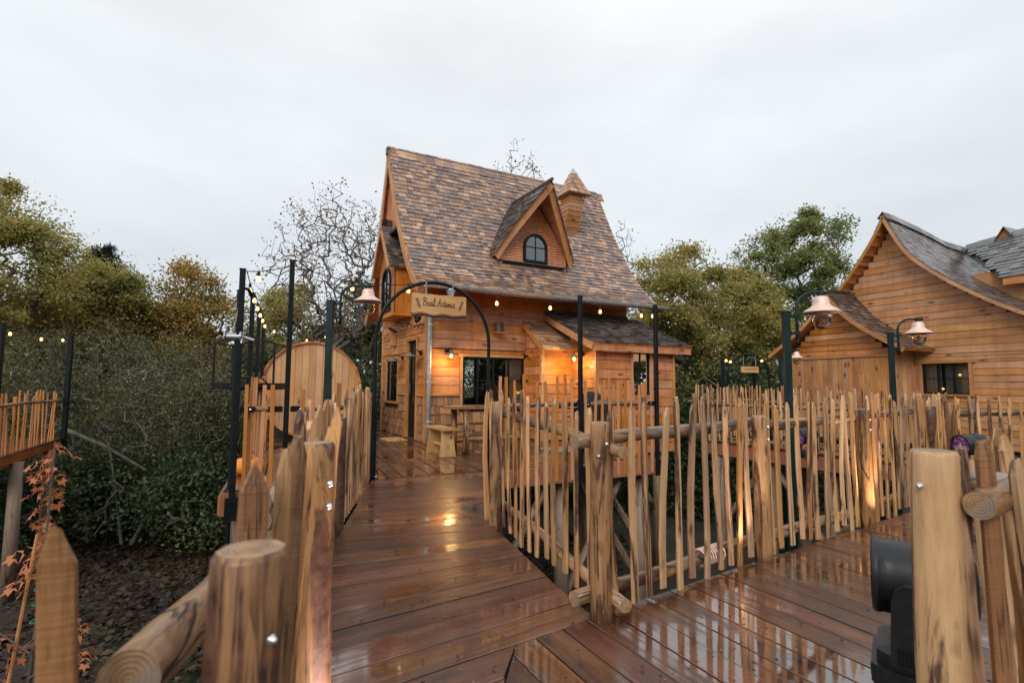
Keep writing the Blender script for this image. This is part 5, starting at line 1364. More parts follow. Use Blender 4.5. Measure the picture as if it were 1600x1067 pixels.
def slat_rail(label, a, b_, n, top=(1.34, 1.40), bot=-0.24, rail_z=0.93, lean=0.02, inward=(0, 0), low=True, grp='orange slat railings'):
    t = thing('slat_railing', label, 'railing', (0, 0, 0), 0, grp)
    a, b_ = np.array(a[:2]), np.array(b_[:2]); d = b_ - a; face = math.atan2(d[1], d[0])
    put_rail(t, [(a[0], a[1], rail_z), (b_[0], b_[1], rail_z)], 0.033)
    nd = np.array([d[1], -d[0]]) / np.linalg.norm(d) * 0.045
    for k in range(n):
        q = a + d * (k + 0.5 + random.uniform(-0.18, 0.18)) / n + nd
        h = random.uniform(*top)
        place('slat', SLAT[k % 3], t, (q[0], q[1], bot), (random.gauss(0, lean), random.gauss(0, lean), face), (random.uniform(0.85, 1.3), 1, h - bot))
    for e_, s_ in ((a, 1), (b_, -1)):
        br = obj('bracket', box(0, 0.16, -0.01, 0.002, -0.035, 0.035), 'black_metal', t); br.location = (e_[0] + nd[0] * .9, e_[1] + nd[1] * .9, rail_z); br.rotation_euler = (0, 0, face + (0 if s_ == 1 else math.pi))
        bo = obj('bolt', ball((0.11, 0, 0), 0.013, 8, 4), 'bolt', t); bo.location = (e_[0] + nd[0] * 1.2, e_[1] + nd[1] * 1.2, rail_z); bo.rotation_euler = (0, 0, face + (0 if s_ == 1 else math.pi))
    return t
slat_rail('orange slat railing along the terrace front right of the arch', hw(-0.28, -3.74), hw(1.22, -3.74), 9, (1.28, 1.42))
slat_rail('orange slat railing between the two black poles before the lean-to', hw(1.32, -3.74), hw(2.88, -3.74), 10, (1.22, 1.38))
slat_rail('orange slat railing along the terrace end below the lean-to window', hw(2.93, -3.7), hw(2.98, -1.8), 9, (1.24, 1.36))
slat_rail('orange slat railing left of the arch in front of the barrel', hw(-3.03, -3.74), hw(-2.08, -3.74), 4, (1.16, 1.32))
slat_rail('short orange slat railing between the two left black poles', hw(-3.58, -3.74), hw(-3.12, -3.74), 3, (1.16, 1.30))
slat_rail('orange slat railing receding along the left terrace edge', (PA[0] + 0.04, PA[1] + 0.12), (PA[0] + 0.04 + LB[0] * 5.8, PA[1] + 0.12 + LB[1] * 5.8), 26, (1.18, 1.36))

# ================================================================== string lights
def catenary(a, b_, sag, n=14):
    a, b_ = np.array(a), np.array(b_)
    return [a + (b_ - a) * k / n - np.array([0, 0, sag * 4 * (k / n) * (1 - k / n)]) for k in range(n + 1)]
def string(label, spans, bulbs, r=0.006, br=0.026, emis='bulb_warm'):
    t = thing('string_lights', label, 'string lights', (0, 0, 0), 0, 'festoon light strings')
    paths = [catenary(a, b_, s_) for a, b_, s_ in spans]
    obj('cable', join([tube(p, r, 5) for p in paths]), 'black_metal', t)
    for i, f in bulbs:
        p = paths[i]; q = f * (len(p) - 1); j = min(int(q), len(p) - 2); c = p[j] + (p[j + 1] - p[j]) * (q - j)
        so = obj('socket', lathe([(0.010, 0.0), (0.018, -0.01), (0.018, -0.055), (0.012, -0.06)], 8), 'black_metal', t); so.location = c
        bu = obj('bulb', lathe([(0.011, 0), (0.016, -0.008), (br, -0.04), (br * 0.8, -0.06), (0.001, -0.07)], 10), emis, t, smooth=True); bu.location = c + np.array([0, 0, -0.058])
    return t
topA = np.array([PA[0] + .03, PA[1], 2.56]); topB = np.array([PB[0], PB[1], 2.70]); eave = hw(-0.50, -0.90, 3.16)
e_mid = hw(-0.2, -3.72, 2.64)
top1 = np.array([P1[0], P1[1], 2.60]); top2 = np.array([P2[0], P2[1], 2.58])
string('festoon string from the left black poles to the arch', [(topA, topB, 0.03), (topB, hw(-1.3, -3.6, 2.69), 0.12)], [(0, 0.28), (1, 0.42), (1, 0.86)])
string('festoon string running under the cabin gutter along the terrace poles', [(hw(-1.0, -3.6, 2.68), top1, 0.1), (top1, top2, 0.06), (top2, hw(3.4, -1.9, 2.60), 0.05)], [(0, 0.36), (0, 0.76), (1, 0.25), (1, 0.8), (2, 0.05)])
qs = [np.array([PA[0] + LB[0] * 1.95 * k + .05, PA[1] + LB[1] * 1.95 * k, 2.56]) for k in range(4)]
string('festoon string receding over the left terrace edge', [(qs[0], qs[1], 0.05), (qs[1], qs[2], 0.05), (qs[2], qs[3], 0.05), (qs[3], hw(-1.2, 4.2, 2.7), 0.25)], [(0, 0.3), (0, 0.8), (1, 0.25), (1, 0.7), (2, 0.2), (2, 0.7), (3, 0.1), (3, 0.55), (3, 0.85)])

# ================================================================== round barrel end
bc = ony(487, 608, 12.0)
brz = math.radians(24)
ba = thing('barrel_sauna', 'big round wooden barrel end standing behind the left railing', 'barrel', (bc[0], bc[1], 0.0), brz)
BR, bz = 1.09, float(bc[2])
n = 15
for k in range(n):
    x0, x1 = -BR + 2 * BR * k / n, -BR + 2 * BR * (k + 1) / n
    P = [(x0 + 0.003 + (x1 - x0 - 0.006) * j / 4) for j in range(5)]
    pr = [(x, bz + math.sqrt(max(0.0, (BR - 0.04) ** 2 - x * x))) for x in P] + [(x, bz - math.sqrt(max(0.0, (BR - 0.04) ** 2 - x * x))) for x in reversed(P)]
    o = obj('end_plank', extrude(pr, 0, 0.04, lambda a, b_, p: (a, p, b_)), 'barrel', ba); o.location = (0, random.uniform(-0.002, 0.002), 0)
ns = 44
for k in range(ns):
    a0, a1 = 2 * math.pi * (k + 0.03) / ns, 2 * math.pi * (k + 0.97) / ns
    prf = [(math.cos(a0) * BR, math.sin(a0) * BR), (math.cos(a1) * BR, math.sin(a1) * BR), (math.cos(a1) * (BR - 0.042), math.sin(a1) * (BR - 0.042)), (math.cos(a0) * (BR - 0.042), math.sin(a0) * (BR - 0.042))]
    obj('stave', extrude(prf, -0.05, 2.0, lambda a, b_, p: (a, p, b_ + bz)), 'larch_y', ba)
for yy in (0.5, 1.6):
    obj('hoop', tube([(math.cos(a) * (BR + 0.004), yy, bz + math.sin(a) * (BR + 0.004)) for a in np.linspace(0, 2 * math.pi, 40)], 0.012, 6), 'steel', ba)
    obj('cradle', extrude([(-0.75, 0.0), (0.75, 0.0), (0.75, 0.30), (0.35, 0.06), (-0.35, 0.06), (-0.75, 0.30)], yy - .05, yy + .05, lambda a, b_, p: (a, p, b_)), 'flash_lead', ba)

# ================================================================== goods lift with winch at the left corner
lf = thing('goods_lift', 'black goods lift cage with winch hanging beside the left terrace corner', 'lift', (PA[0] + 0.02, PA[1] + 0.62, 0.0), math.radians(10))
obj('mast', beam('z', -0.6, 2.35, -0.20, -0.155, -0.55, -0.505), 'black_metal', lf)
obj('jib', tube([(-0.18, -0.52, 2.3), (-0.16, -0.50, 2.38), (-0.10, -0.46, 2.37), (-0.06, -0.44, 2.28)], 0.022, 8), 'black_metal', lf, smooth=True)
wn = obj('winch', xf(lathe([(0.055, -0.10), (0.075, -0.10), (0.075, -0.09), (0.05, -0.085), (0.05, 0.06), (0.075, 0.065), (0.075, 0.085), (0.045, 0.09)], 16), Matrix.Translation((-0.18, -0.60, 1.78)) @ Matrix.Rotation(math.pi / 2, 4, 'Y')), 'steel', lf, smooth=False)
obj('winch_crank', join([tube([(-0.09, -0.60, 1.78), (0.03, -0.60, 1.74)], 0.018, 8), tube([(-0.09, -0.66, 1.70), (-0.09, -0.60, 1.86)], 0.012, 6)]), 'steel', wn)
obj('rope', tube([(-0.2, -0.6, 1.85), (-0.12, -0.53, 2.5)], 0.008, 6), 'rope', lf)
cg = []
X0, X1, Y0, Y1, Z0, Z1 = -0.98, -0.16, 1.05, 1.85, 1.24, 1.82
for x, y in ((X0, Y0), (X1, Y0), (X1, Y1), (X0, Y1)): cg.append(tube([(x, y, Z0), (x, y, Z1)], 0.018, 4))
cx_ = (X0 + X1) / 2
for y in (Y0, Y1): cg += [tube([(X0, y, Z1), (cx_, y, Z1 + 0.13)], 0.018, 4), tube([(cx_, y, Z1 + 0.13), (X1, y, Z1)], 0.018, 4)]
cg += [tube([(X0, Y0, Z1), (X0, Y1, Z1)], 0.015, 4), tube([(X1, Y0, Z1), (X1, Y1, Z1)], 0.015, 4)]
obj('cage_frame', join(cg), 'black_metal', lf)
obj('cage_floor', join([box(X0 - .02, X1 + .02, Y0 - .02, Y1 + .02, Z0 - 0.10, Z0)]), 'black_metal', lf)
obj('handle', join([tube([(X0 + .25, Y0 - 0.06, Z0 + 0.08), (X1 - .15, Y0 - 0.06, Z0 + 0.08), (X1 - .07, Y0 - .06, Z0 + 0.0), (X1 - .15, Y0 - 0.06, Z0 - 0.06), (X0 + .25, Y0 - .06, Z0 - .06)], 0.016, 6)]), 'black_metal', lf)

# ================================================================== far left platform
lp = struct('far_platform', join([poly_prism([(-9.05, 9.35), (-10.75, 12.7), (-14.5, 12.0), (-12.8, 8.6)], -0.30, -0.16)]), 'beam_red')
strip_boards(lp, [(-9.05, 9.35), (-10.75, 12.7), (-14.5, 12.0), (-12.8, 8.6)], 157, 0.19, 'deck_house', top=-0.11)
leg_log(lp, -9.45, 10.2, -0.3); leg_log(lp, -10.4, 12.0, -0.3); leg_log(lp, -11.5, 9.3, -0.3)
slat_rail('orange slat railing of the far left platform, facing the thicket', (-10.77, 12.6), (-9.05, 9.3), 22, (0.90, 1.10), -0.38, 0.80, 0.03)
slat_rail('orange slat railing of the far left platform at the picture edge', (-9.1, 9.25), (-12.6, 8.5), 26, (0.90, 1.10), -0.38, 0.80)
pole(-9.0, 9.2, -0.45, 2.24, 0.10, 'black square pole at the left picture edge on the far platform', GP, rz=0.3)
pole(-10.75, 12.75, -0.45, 2.38, 0.10, 'black square pole at the right corner of the far left platform', GP, rz=0.3)
string('festoon string between the two far left poles', [((-9.0, 9.2, 2.2), (-10.75, 12.75, 2.34), 0.06)], [(0, 0.1), (0, 0.5), (0, 0.85)])

# ================================================================== street lamps with copper shades
def street_lamp(label, x, y, top, rz, post_w=0.085, bottom=GZ, shade=0.17, reach=0.36):
    """hook arm reaches along local +x"""
    t = thing('lamp_post', label, 'lamp post', (x, y, bottom), rz, 'copper-shaded lamp posts')
    H_ = top - bottom
    obj('post', beam('z', 0, H_, -post_w / 2, post_w / 2, -post_w / 2, post_w / 2, 0.008), 'green_metal', t)
    obj('cap', box(-post_w / 2 - .006, post_w / 2 + .006, -post_w / 2 - .006, post_w / 2 + .006, H_, H_ + 0.012), 'green_metal', t)
    obj('base_plate', box(-.13, .13, -.13, .13, 0, 0.03), 'green_metal', t)
    ax = post_w / 2 + 0.075
    pts = [(ax, 0, H_ - 0.29), (ax, 0, H_ - 0.1), (ax, 0, H_ + 0.05)] + [(ax + 0.19 - 0.19 * math.cos(math.pi / 2 * k / 7), 0, H_ + 0.05 + 0.15 * math.sin(math.pi / 2 * k / 7)) for k in range(1, 8)] + [(ax + reach + 0.07, 0, H_ + 0.20)]
    obj('arm', tube(pts, 0.015, 8), 'green_metal', t, smooth=True)
    for dz in (-0.03, -0.20): obj('clamp', join([tube([(0, 0, H_ + dz), (ax, 0, H_ + dz)], 0.014, 8), lathe([(0.026, -.018), (0.026, .018)], 10, (ax, 0, H_ + dz)), lathe([(0.022, -.02), (0.022, .02)], 8, (post_w / 2, 0, H_ + dz))]), 'green_metal', t)
    sx = ax + reach
    obj('collar', lathe([(0.028, 0.02), (0.034, 0.0), (0.034, -0.03), (0.024, -0.04)], 12, (sx, 0, H_ + 0.20)), 'green_metal', t, smooth=False)
    s = shade
    obj('shade', lathe([(s * .2, 0.0), (s * .34, -0.010), (s * .43, -0.045), (s * .46, -0.085), (s * .58, -0.108), (s * .78, -0.128), (s, -0.156), (s * 1.01, -0.164), (s * .8, -0.137), (s * .56, -0.114), (s * .42, -0.085), (s * .3, -0.02)], 32, (sx, 0, H_ + 0.165)), 'copper', t, smooth=True)
    g = s * 0.54
    obj('globe', lathe([(g, 0.0), (g * 1.0, -0.05), (g * .93, -0.095), (g * .74, -0.13), (g * .42, -0.155), (0.004, -0.162)], 24, (sx, 0, H_ - 0.0)), 'globe_glass', t, smooth=True)
    obj('bulb', ball((sx, 0, H_ - 0.06), 0.024, 10, 6, 1.3), 'enamel_grey', t, smooth=True)
    return t
b = NB('globe_glass')
fr = b.n('ShaderNodeFresnel'); fr.inputs['IOR'].default_value = 1.45
gl = b.n('ShaderNodeBsdfGlossy'); gl.inputs['Roughness'].default_value = 0.03
tr = b.n('ShaderNodeBsdfTransparent'); tr.inputs['Color'].default_value = (0.86, 0.86, 0.84, 1)
mx = b.n('ShaderNodeMixShader'); b.l(fr.outputs[0], mx.inputs[0]); b.l(tr.outputs[0], mx.inputs[1]); b.l(gl.outputs[0], mx.inputs[2]); b.l(mx.outputs[0], b.out.inputs['Surface'])
q = onz(1240, 812); street_lamp('copper-shaded lamp post nearest the gabled annex, tallest in view', q[0] + 0.02, q[1] + 0.05, 1.965, 0.0, 0.064, shade=0.165, reach=0.245)
q = ony(1397, 640, 7.1); street_lamp('copper-shaded lamp post before the gabled house window', q[0], q[1], 1.97, 0.0, 0.060, shade=0.162, reach=0.28)
q = ony(511, 640, 6.4); street_lamp('copper-shaded lamp post left of the arch before the barrel', q[0], q[1], 2.25, 0.1, 0.085, shade=0.17, reach=0.33)
q = ony(1222, 640, 13.2); street_lamp('small distant copper-shaded lamp post beside the annex downpipe', q[0], q[1], 1.95, 0.0, 0.075, shade=0.16, reach=0.3)
q = ony(1084, 640, 24); street_lamp('tiny farthest copper-shaded lamp post right of the cabin', q[0], q[1], 2.0, 0.0, 0.09, shade=0.17, reach=0.3)

# ================================================================== distant gate arch and poles by the annex
q = ony(1171, 640, 15.5)
a2 = thing('arch', 'distant black metal arch with a small name board beside the annex', 'arch', (q[0], q[1], 0), 0.05, 'metal arches')
obj('hoop', arch_tube(0.62, 1.55, 0.03), 'black_metal', a2, smooth=True)
s2 = thing('sign_board', 'small distant wooden name board in the far arch', 'sign', (q[0] + 0.02, q[1] - 0.05, 1.72), 0.05)
obj('board', beam('x', -0.26, 0.26, -0.02, 0.02, -0.09, 0.09), 'sign', s2)
obj('chain', join([tube([(sx, 0, 0.09), (sx, 0, 0.40)], 0.006, 5) for sx in (-0.18, 0.18)]), 'zinc', s2)
obj('lettering', join([stroke([(-0.16 + k * 0.05, 0.0), (-0.145 + k * 0.05, 0.03), (-0.13 + k * 0.05, -0.005), (-0.11 + k * 0.05, 0.01)], 0.004) for k in range(7)]), 'ink', s2).location = (0, -0.024, 0)
q = ony(1131, 640, 14.5); pole(q[0], q[1], -2.6, 2.0, 0.085, 'black square pole left of the distant arch', 'distant black poles', rz=0, cap=False)
q = ony(1180, 640, 18); pole(q[0], q[1], -2.6, 2.1, 0.085, 'black square pole seen through the distant arch', 'distant black poles', rz=0, cap=False)
q = ony(545, 640, 19); pole(q[0], q[1], -2.6, 3.0, 0.08, 'thin black pole behind the barrel', 'distant black poles', rz=0, cap=False)
q = ony(597, 600, 17); pole(q[0], q[1], -2.6, 2.7, 0.08, 'thin black pole behind the cabin gable', 'distant black poles', rz=0, cap=False)
string('short festoon string beside the distant arch', [(tuple(ony(1131, 557, 14.5)), tuple(ony(1195, 557, 15.2)), 0.1)], [(0, 0.05), (0, 0.15), (0, 0.92)], br=0.04)

# ================================================================== gabled house on the right
H2A = math.radians(-23 + 180)
X2 = np.array([math.sin(H2A), math.cos(H2A), 0]); Y2 = np.array([-X2[1], X2[0], 0])
HQ = onz(1480, 690)
R2 = math.atan2(X2[1], X2[0])
h2 = thing('gabled_house', 'larch-clad gabled house with sweeping shingled roof at the right edge', 'house', HQ, R2)
R2R = [(2.6, 2.28), (1.53, 2.88), (0.9, 3.30), (0.2, 3.86), (-0.44, 4.54), (-0.95, 5.56)]
R2L = [(-4.3, 2.35), (-3.4, 2.85), (-2.54, 3.50), (-1.78, 4.33), (-1.3, 4.95), (-0.95, 5.56)]
K2R, K2L = Curve2(R2R), Curve2(R2L)
def M2(u, out, z): return (u, -out, z)
WIN2 = (-0.43, 0.52, 1.09, 1.80)
wall2 = obj('wall', core(M2, -4.0, 2.5, -0.1, 2.3, [WIN2], 0.1), 'room_dark', h2)
obj('gable_core', extrude([(-4.0, 2.3), (2.4, 2.3), (1.4, 2.85), (0.75, 3.3), (0.1, 3.82), (-0.5, 4.5), (-0.95, 5.4), (-1.35, 4.75), (-1.85, 4.15), (-2.6, 3.35), (-3.5, 2.7)], 0.0, 0.08, lambda a, b_, p: (a, p, b_)), 'room_dark', h2)
def rng2(a, b_):
    m = (a + b_) / 2
    x0 = -4.0 if m < 2.55 else K2L.y_at_z(m + 0.06) + 0.10
    x1 = 2.5 if m < 2.28 else K2R.y_at_z(m + 0.06) - 0.10
    return (x0, x1) if x1 - x0 > 0.15 else None
clad(wall2, M2, -4.0, 2.5, -0.08, 2.02, 0.145, [(WIN2[0] - 0.07, WIN2[1] + 0.07, WIN2[2] - .03, WIN2[3] + 0.06)], 'pale_x', 0.024, 0.014)
clad(wall2, M2, 0, 1, 2.02, 5.3, 0.165, [], 'pale_x', 0.028, 0.016, rng_=rng2)
def trims2(h, w_=0.065, d=0.05):
    u0, u1, z0, z1 = h
    for nm, q in (('trim', box(u0 - w_, u0, -d, 0, z0, z1)), ('trim', box(u1, u1 + w_, -d, 0, z0, z1)), ('lintel', box(u0 - w_ - .06, u1 + w_ + .06, -d - .01, 0, z1, z1 + w_)), ('sill', box(u0 - w_ - .03, u1 + w_ + .03, -d - .03, 0, z0 - 0.05, z0))): obj(nm, q, 'trim_x', h2)
trims2(WIN2)
window(h2, M2, WIN2, 3, 2, 0.03, 0.02)
obj('curtain', curtain(-0.42, -0.14, 1.0, 1.85, 0.22, 20, 0.02, 4), 'curtain', h2, smooth=True); obj('curtain', curtain(-0.08, 0.55, 1.0, 1.85, 0.24, 30, 0.02, 7), 'curtain', h2, smooth=True)
for x, z in ((0.27, 1.53), (-0.08, 1.21)): 
    bl_ = obj('indoor_bulb', ball((x, 0.12, z), 0.028, 10, 6), 'bulb_soft', h2, smooth=True)
obj('room', join([box(-4.0, 2.5, 3.0, 3.1, -0.1, 2.4), box(-4.0, -3.9, 0.1, 3.0, -0.1, 2.4), box(2.4, 2.5, 0.1, 3.0, -0.1, 2.4), box(-4, 2.5, 0.1, 3.0, 2.38, 2.42), box(-4, 2.5, 0.1, 3.0, -0.14, -0.1)]), 'room_dark', h2)
# roof swept along a sagging ridge
def sag(y): return float(np.interp(y, [-0.6, 0, 1.2, 2.2, 3.1, 5.0], [0.04, 0, -0.21, -0.44, -0.50, -0.50]))
def swept(curve, flip, y0=-0.32, y1=3.4, n=10, th=0.06):
    V, Fc = [], []
    m = len(curve.p)
    for k in range(n + 1):
        y = y0 + (y1 - y0) * k / n
        for lay in (0, 1):
            for i, p in enumerate(curve.p):
                _, d = curve.at(curve.l[i]); nn = np.array([-d[1], d[0]]) * flip; q = p - nn * th * lay
                zf = sag(y) * ((p[1] - 2.3) / 3.2)
                V.append((q[0], y, q[1] + zf))
    S = 2 * m
    for k in range(n):
        for i in range(m - 1):
            a = k * S + i
            Fc += [(a, a + 1, a + S + 1, a + S), (a + m, a + m + S, a + m + S + 1, a + m + 1)]
        Fc += [(k * S, k * S + S, k * S + S + m, k * S + m)]
    for i in range(m - 1): Fc += [(i, m + i, m + i + 1, i + 1), (n * S + i, n * S + i + 1, n * S + m + i + 1, n * S + m + i)]
    return V, Fc
def swept_shingles(curve, flip, y0, y1, expo=0.115, lift=0.013):
    P = []; a = 0.0
    while a < curve.len - 0.04:
        p, d = curve.at(a); p2, _ = curve.at(min(a + 0.25, curve.len)); nn = np.array([-d[1], d[0]]) * flip
        y = y0 - random.uniform(0, 0.1)
        while y < y1:
            w_ = random.uniform(0.12, 0.22); A, B = max(y, y0), min(y + w_ - .006, y1); y += w_
            if B - A < 0.04: continue
            f = lambda q, yy, l: (q[0] + nn[0] * l, yy, q[1] + nn[1] * l + sag(yy) * ((q[1] - 2.3) / 3.2))
            li = lift + random.uniform(-.003, .005)
            P.append(([f(p, A, .003), f(p, B, .003), f(p, B, li), f(p, A, li), f(p2, B, .004), f(p2, A, .004)], [(0, 1, 2, 3), (3, 2, 4, 5), (0, 3, 5), (1, 4, 2), (0, 5, 4, 1)]))
        a += expo
    return P
r2 = obj('roof', join([swept(K2R, -1), swept(K2L, 1)]), 'larch_y', h2)
S2 = swept_shingles(K2R, -1, -0.34, 3.4)
obj('shingles', join(S2 + swept_shingles(K2L, 1, -0.34, 3.4)), 'shingle_dark', r2, kind='stuff')
for cv, fl in ((K2R, -1), (K2L, 1)):
    vf = barge(cv, -0.36, -0.33, 0.075, fl, 0.0)
    obj('barge_board', ([(v[1], v[0], v[2]) for v in vf[0]], vf[1]), 'trim_x', h2)
for k in range(16):                   # purlin ends under the left verge
    a = 0.25 + k * 0.27
    if a > K2L.len: break
    p, d = K2L.at(a); q = obj('purlin', box(-0.03, 0.03, -0.31, 0.0, -0.06, -0.005), 'trim_y', h2); q.location = (p[0], 0, p[1] - 0.055); q.rotation_euler = (0, -math.atan2(d[1], d[0]), 0)
for k in range(15):
    y = -0.36 + 0.25 * k
    o = obj('ridge_cap', join([extrude([(0, 0), (0.10, -0.19), (0.12, -0.18), (0.0, 0.03)], 0, 0.27, lambda a, b_, p: (a, p, b_)), extrude([(0, 0), (-0.11, -0.14), (-0.125, -0.12), (0.0, 0.03)], 0, 0.27, lambda a, b_, p: (a, p, b_))]), 'shingle_dark', r2)
    o.location = (-0.95, y, 5.60 + sag(y)); o.rotation_euler = (math.atan2(sag(y + .2) - sag(y), 0.2), 0, 0)
# cross wing behind, its ridge rising to the right
wg = Curve2([(1.68, 3.86), (2.35, 4.42), (3.06, 5.06)], 10)      # (y, z) up the slope facing the viewer
def wlift(q): return [(v[0], v[1], v[2] + max(0.0, v[0] + 0.94) * 0.10 * max(0, (v[2] - 3.8) / 1.26)) for v in q[0]], q[1]
def valley(z): return 0.48 - 1.45 * (z - 3.84) / 1.2
wr = obj('wing_roof', wlift(shell(wg, 0.46, 6.0, 0.06)), 'larch_x', h2)
obj('wing_shingles', join([wlift(v) for v in shingle_rows(wg, -1.0, 6.0, 0.135, 0.14, 0.26, keep=lambda s, p: s > valley(p[1]))]), 'shingle_grey', wr, kind='stuff')
obj('wing_valley', wlift(([(0.46, 1.70, 3.82), (-0.98, 3.06, 5.0), (0.6, 3.06, 5.0), (0.46, 1.72, 3.80)], [(0, 1, 2), (0, 2, 3)])), 'flash_lead', wr)
obj('wing_wall', box(-0.28, 6.0, 2.05, 2.10, 2.3, 4.13), 'pale_x', h2)
obj('eave_board', beam('x', 0.5, 6.0, 1.64, 1.675, 3.68, 3.83), 'trim_x', h2)
for k in range(16):
    o = obj('ridge_cap', extrude([(-0.12, -0.13), (0, 0), (0.12, -0.13), (0.12, -0.10), (0, 0.035), (-0.12, -0.10)], 0, 0.3, lambda a, b_, p: (p, a, b_ + (0.012 if p == 0 else 0))), 'shingle_grey', wr)
    o.location = (-0.85 + k * 0.26, 3.08, 5.10 + 0.10 * (0.09 + k * 0.26)); o.rotation_euler = (0, -0.1, 0)
cp = obj('ridge_vent', extrude([(-0.28, 0), (0.28, 0), (0.0, 0.42)], -0.35, 0.25, lambda a, b_, p: (a, p, b_)), 'larch_z', h2); cp.location = (0.02, 3.35, 5.12); cp.scale = (0.62, 1, 0.62)
for sx in (-1, 1):
    V = [(sx * 0.36, y, -0.08) for y in (-0.42, 0.3)] + [(0, y, 0.48) for y in (-0.42, 0.3)] + [(sx * 0.33, y, -0.10) for y in (-0.42, 0.3)] + [(0, y, 0.44) for y in (-0.42, 0.3)]
    obj('vent_roof', (V, [(0, 1, 3, 2), (4, 6, 7, 5), (0, 2, 6, 4), (1, 5, 7, 3), (0, 4, 5, 1)]), 'shingle_dark', cp)
# annex with the low gable in front
AX0, AX1, AO = -3.35, -0.60, 0.82
AXC = (AX0 + AX1) / 2
def M3(u, out, z): return (u, -AO - out, z)
an = obj('annex', join([box(AX0 + .02, AX1 - .02, -AO + .003, -AO + 0.05, -0.1, 2.1), box(AX1 - .05, AX1 - .003, -AO + .05, -0.03, -0.1, 2.2), box(AX0 + .003, AX0 + .05, -AO + .05, -0.03, -0.1, 2.2),
                        extrude([(AX0 + .03, 2.1), (AX1 - .03, 2.1), (AXC, 3.4)], -AO + .003, -AO + .05, lambda a, b_, p: (a, p, b_))]), 'room_dark', h2)
n = 20
for k in range(n):
    x0, x1 = AX0 + (AX1 - AX0) * k / n, AX0 + (AX1 - AX0) * (k + 1) / n
    obj('upright_board', beam('z', -0.08, 2.0, x0 + .003, x1 - .003, -AO - random.uniform(0.016, 0.022), -AO, 0.004), 'pale_z', an)
for k in range(5):
    y0, y1 = -AO + (AO - 0.03) * k / 5, -AO + (AO - 0.03) * (k + 1) / 5
    obj('upright_board', beam('z', -0.08, 2.15, AX1, AX1 + random.uniform(0.016, 0.022), y0 + .003, y1 - .003, 0.004), 'pale_z', an)
clad(an, M3, 0, 1, 2.03, 3.45, 0.15, [], 'larch_x', 0.034, 0.016, rng_=lambda a, b_: (AXC - 1.42 * max(0, (3.52 - b_) / 1.45), AXC + 1.42 * max(0, (3.52 - b_) / 1.45)) if b_ < 3.4 else None)
obj('trim', box(AX0 - .02, AX1 + .02, -AO - .05, -AO, 1.985, 2.028), 'trim_x', an)
for sg in (-1, 1):
    c2 = Curve2([(AXC + sg * 1.85, 2.12), (AXC + sg * 1.0, 2.66), (AXC + sg * 0.45, 3.12), (AXC, 3.68)], 12)
    vf = shell(c2, -AO - 0.30, 0.02, 0.05, flip=-sg); rf = obj('annex_roof', ([(v[1], v[0], v[2]) for v in vf[0]], vf[1]), 'larch_y', h2)
    obj('annex_shingles', join([([(v[1], v[0], v[2]) for v in q[0]], q[1]) for q in shingle_rows(c2, -AO - 0.32, 0.0, 0.135, 0.12, 0.22, 0.018, flip=-sg)]), 'shingle_dark', rf, kind='stuff')
    vf = barge(c2, -AO - 0.35, -AO - 0.31, 0.09, -sg, 0.0); obj('barge_board', ([(v[1], v[0], v[2]) for v in vf[0]], vf[1]), 'trim_x', h2)
obj('downpipe', tube([(AX0 - 0.55, -AO + 0.1, 2.0), (AX0 - 0.5, -AO + 0.1, 1.86), (AX0 - 0.38, -AO + 0.1, 1.82), (AX0 - 0.16, -AO + 0.1, 1.78), (AX0 - 0.08, -AO + 0.1, 1.66), (AX0 - 0.08, -AO + 0.1, 0.0)], 0.045, 10), 'zinc', h2, smooth=True)
for z in (1.25, 1.62): obj('door_hook', join([box(AX0 + .28, AX0 + .33, -AO - .05, -AO - .02, z - .05, z + .05), tube([(AX0 + .30, -AO - .08, z), (AX0 + .30, -AO, z)], 0.02, 6)]), 'enamel_grey', an)

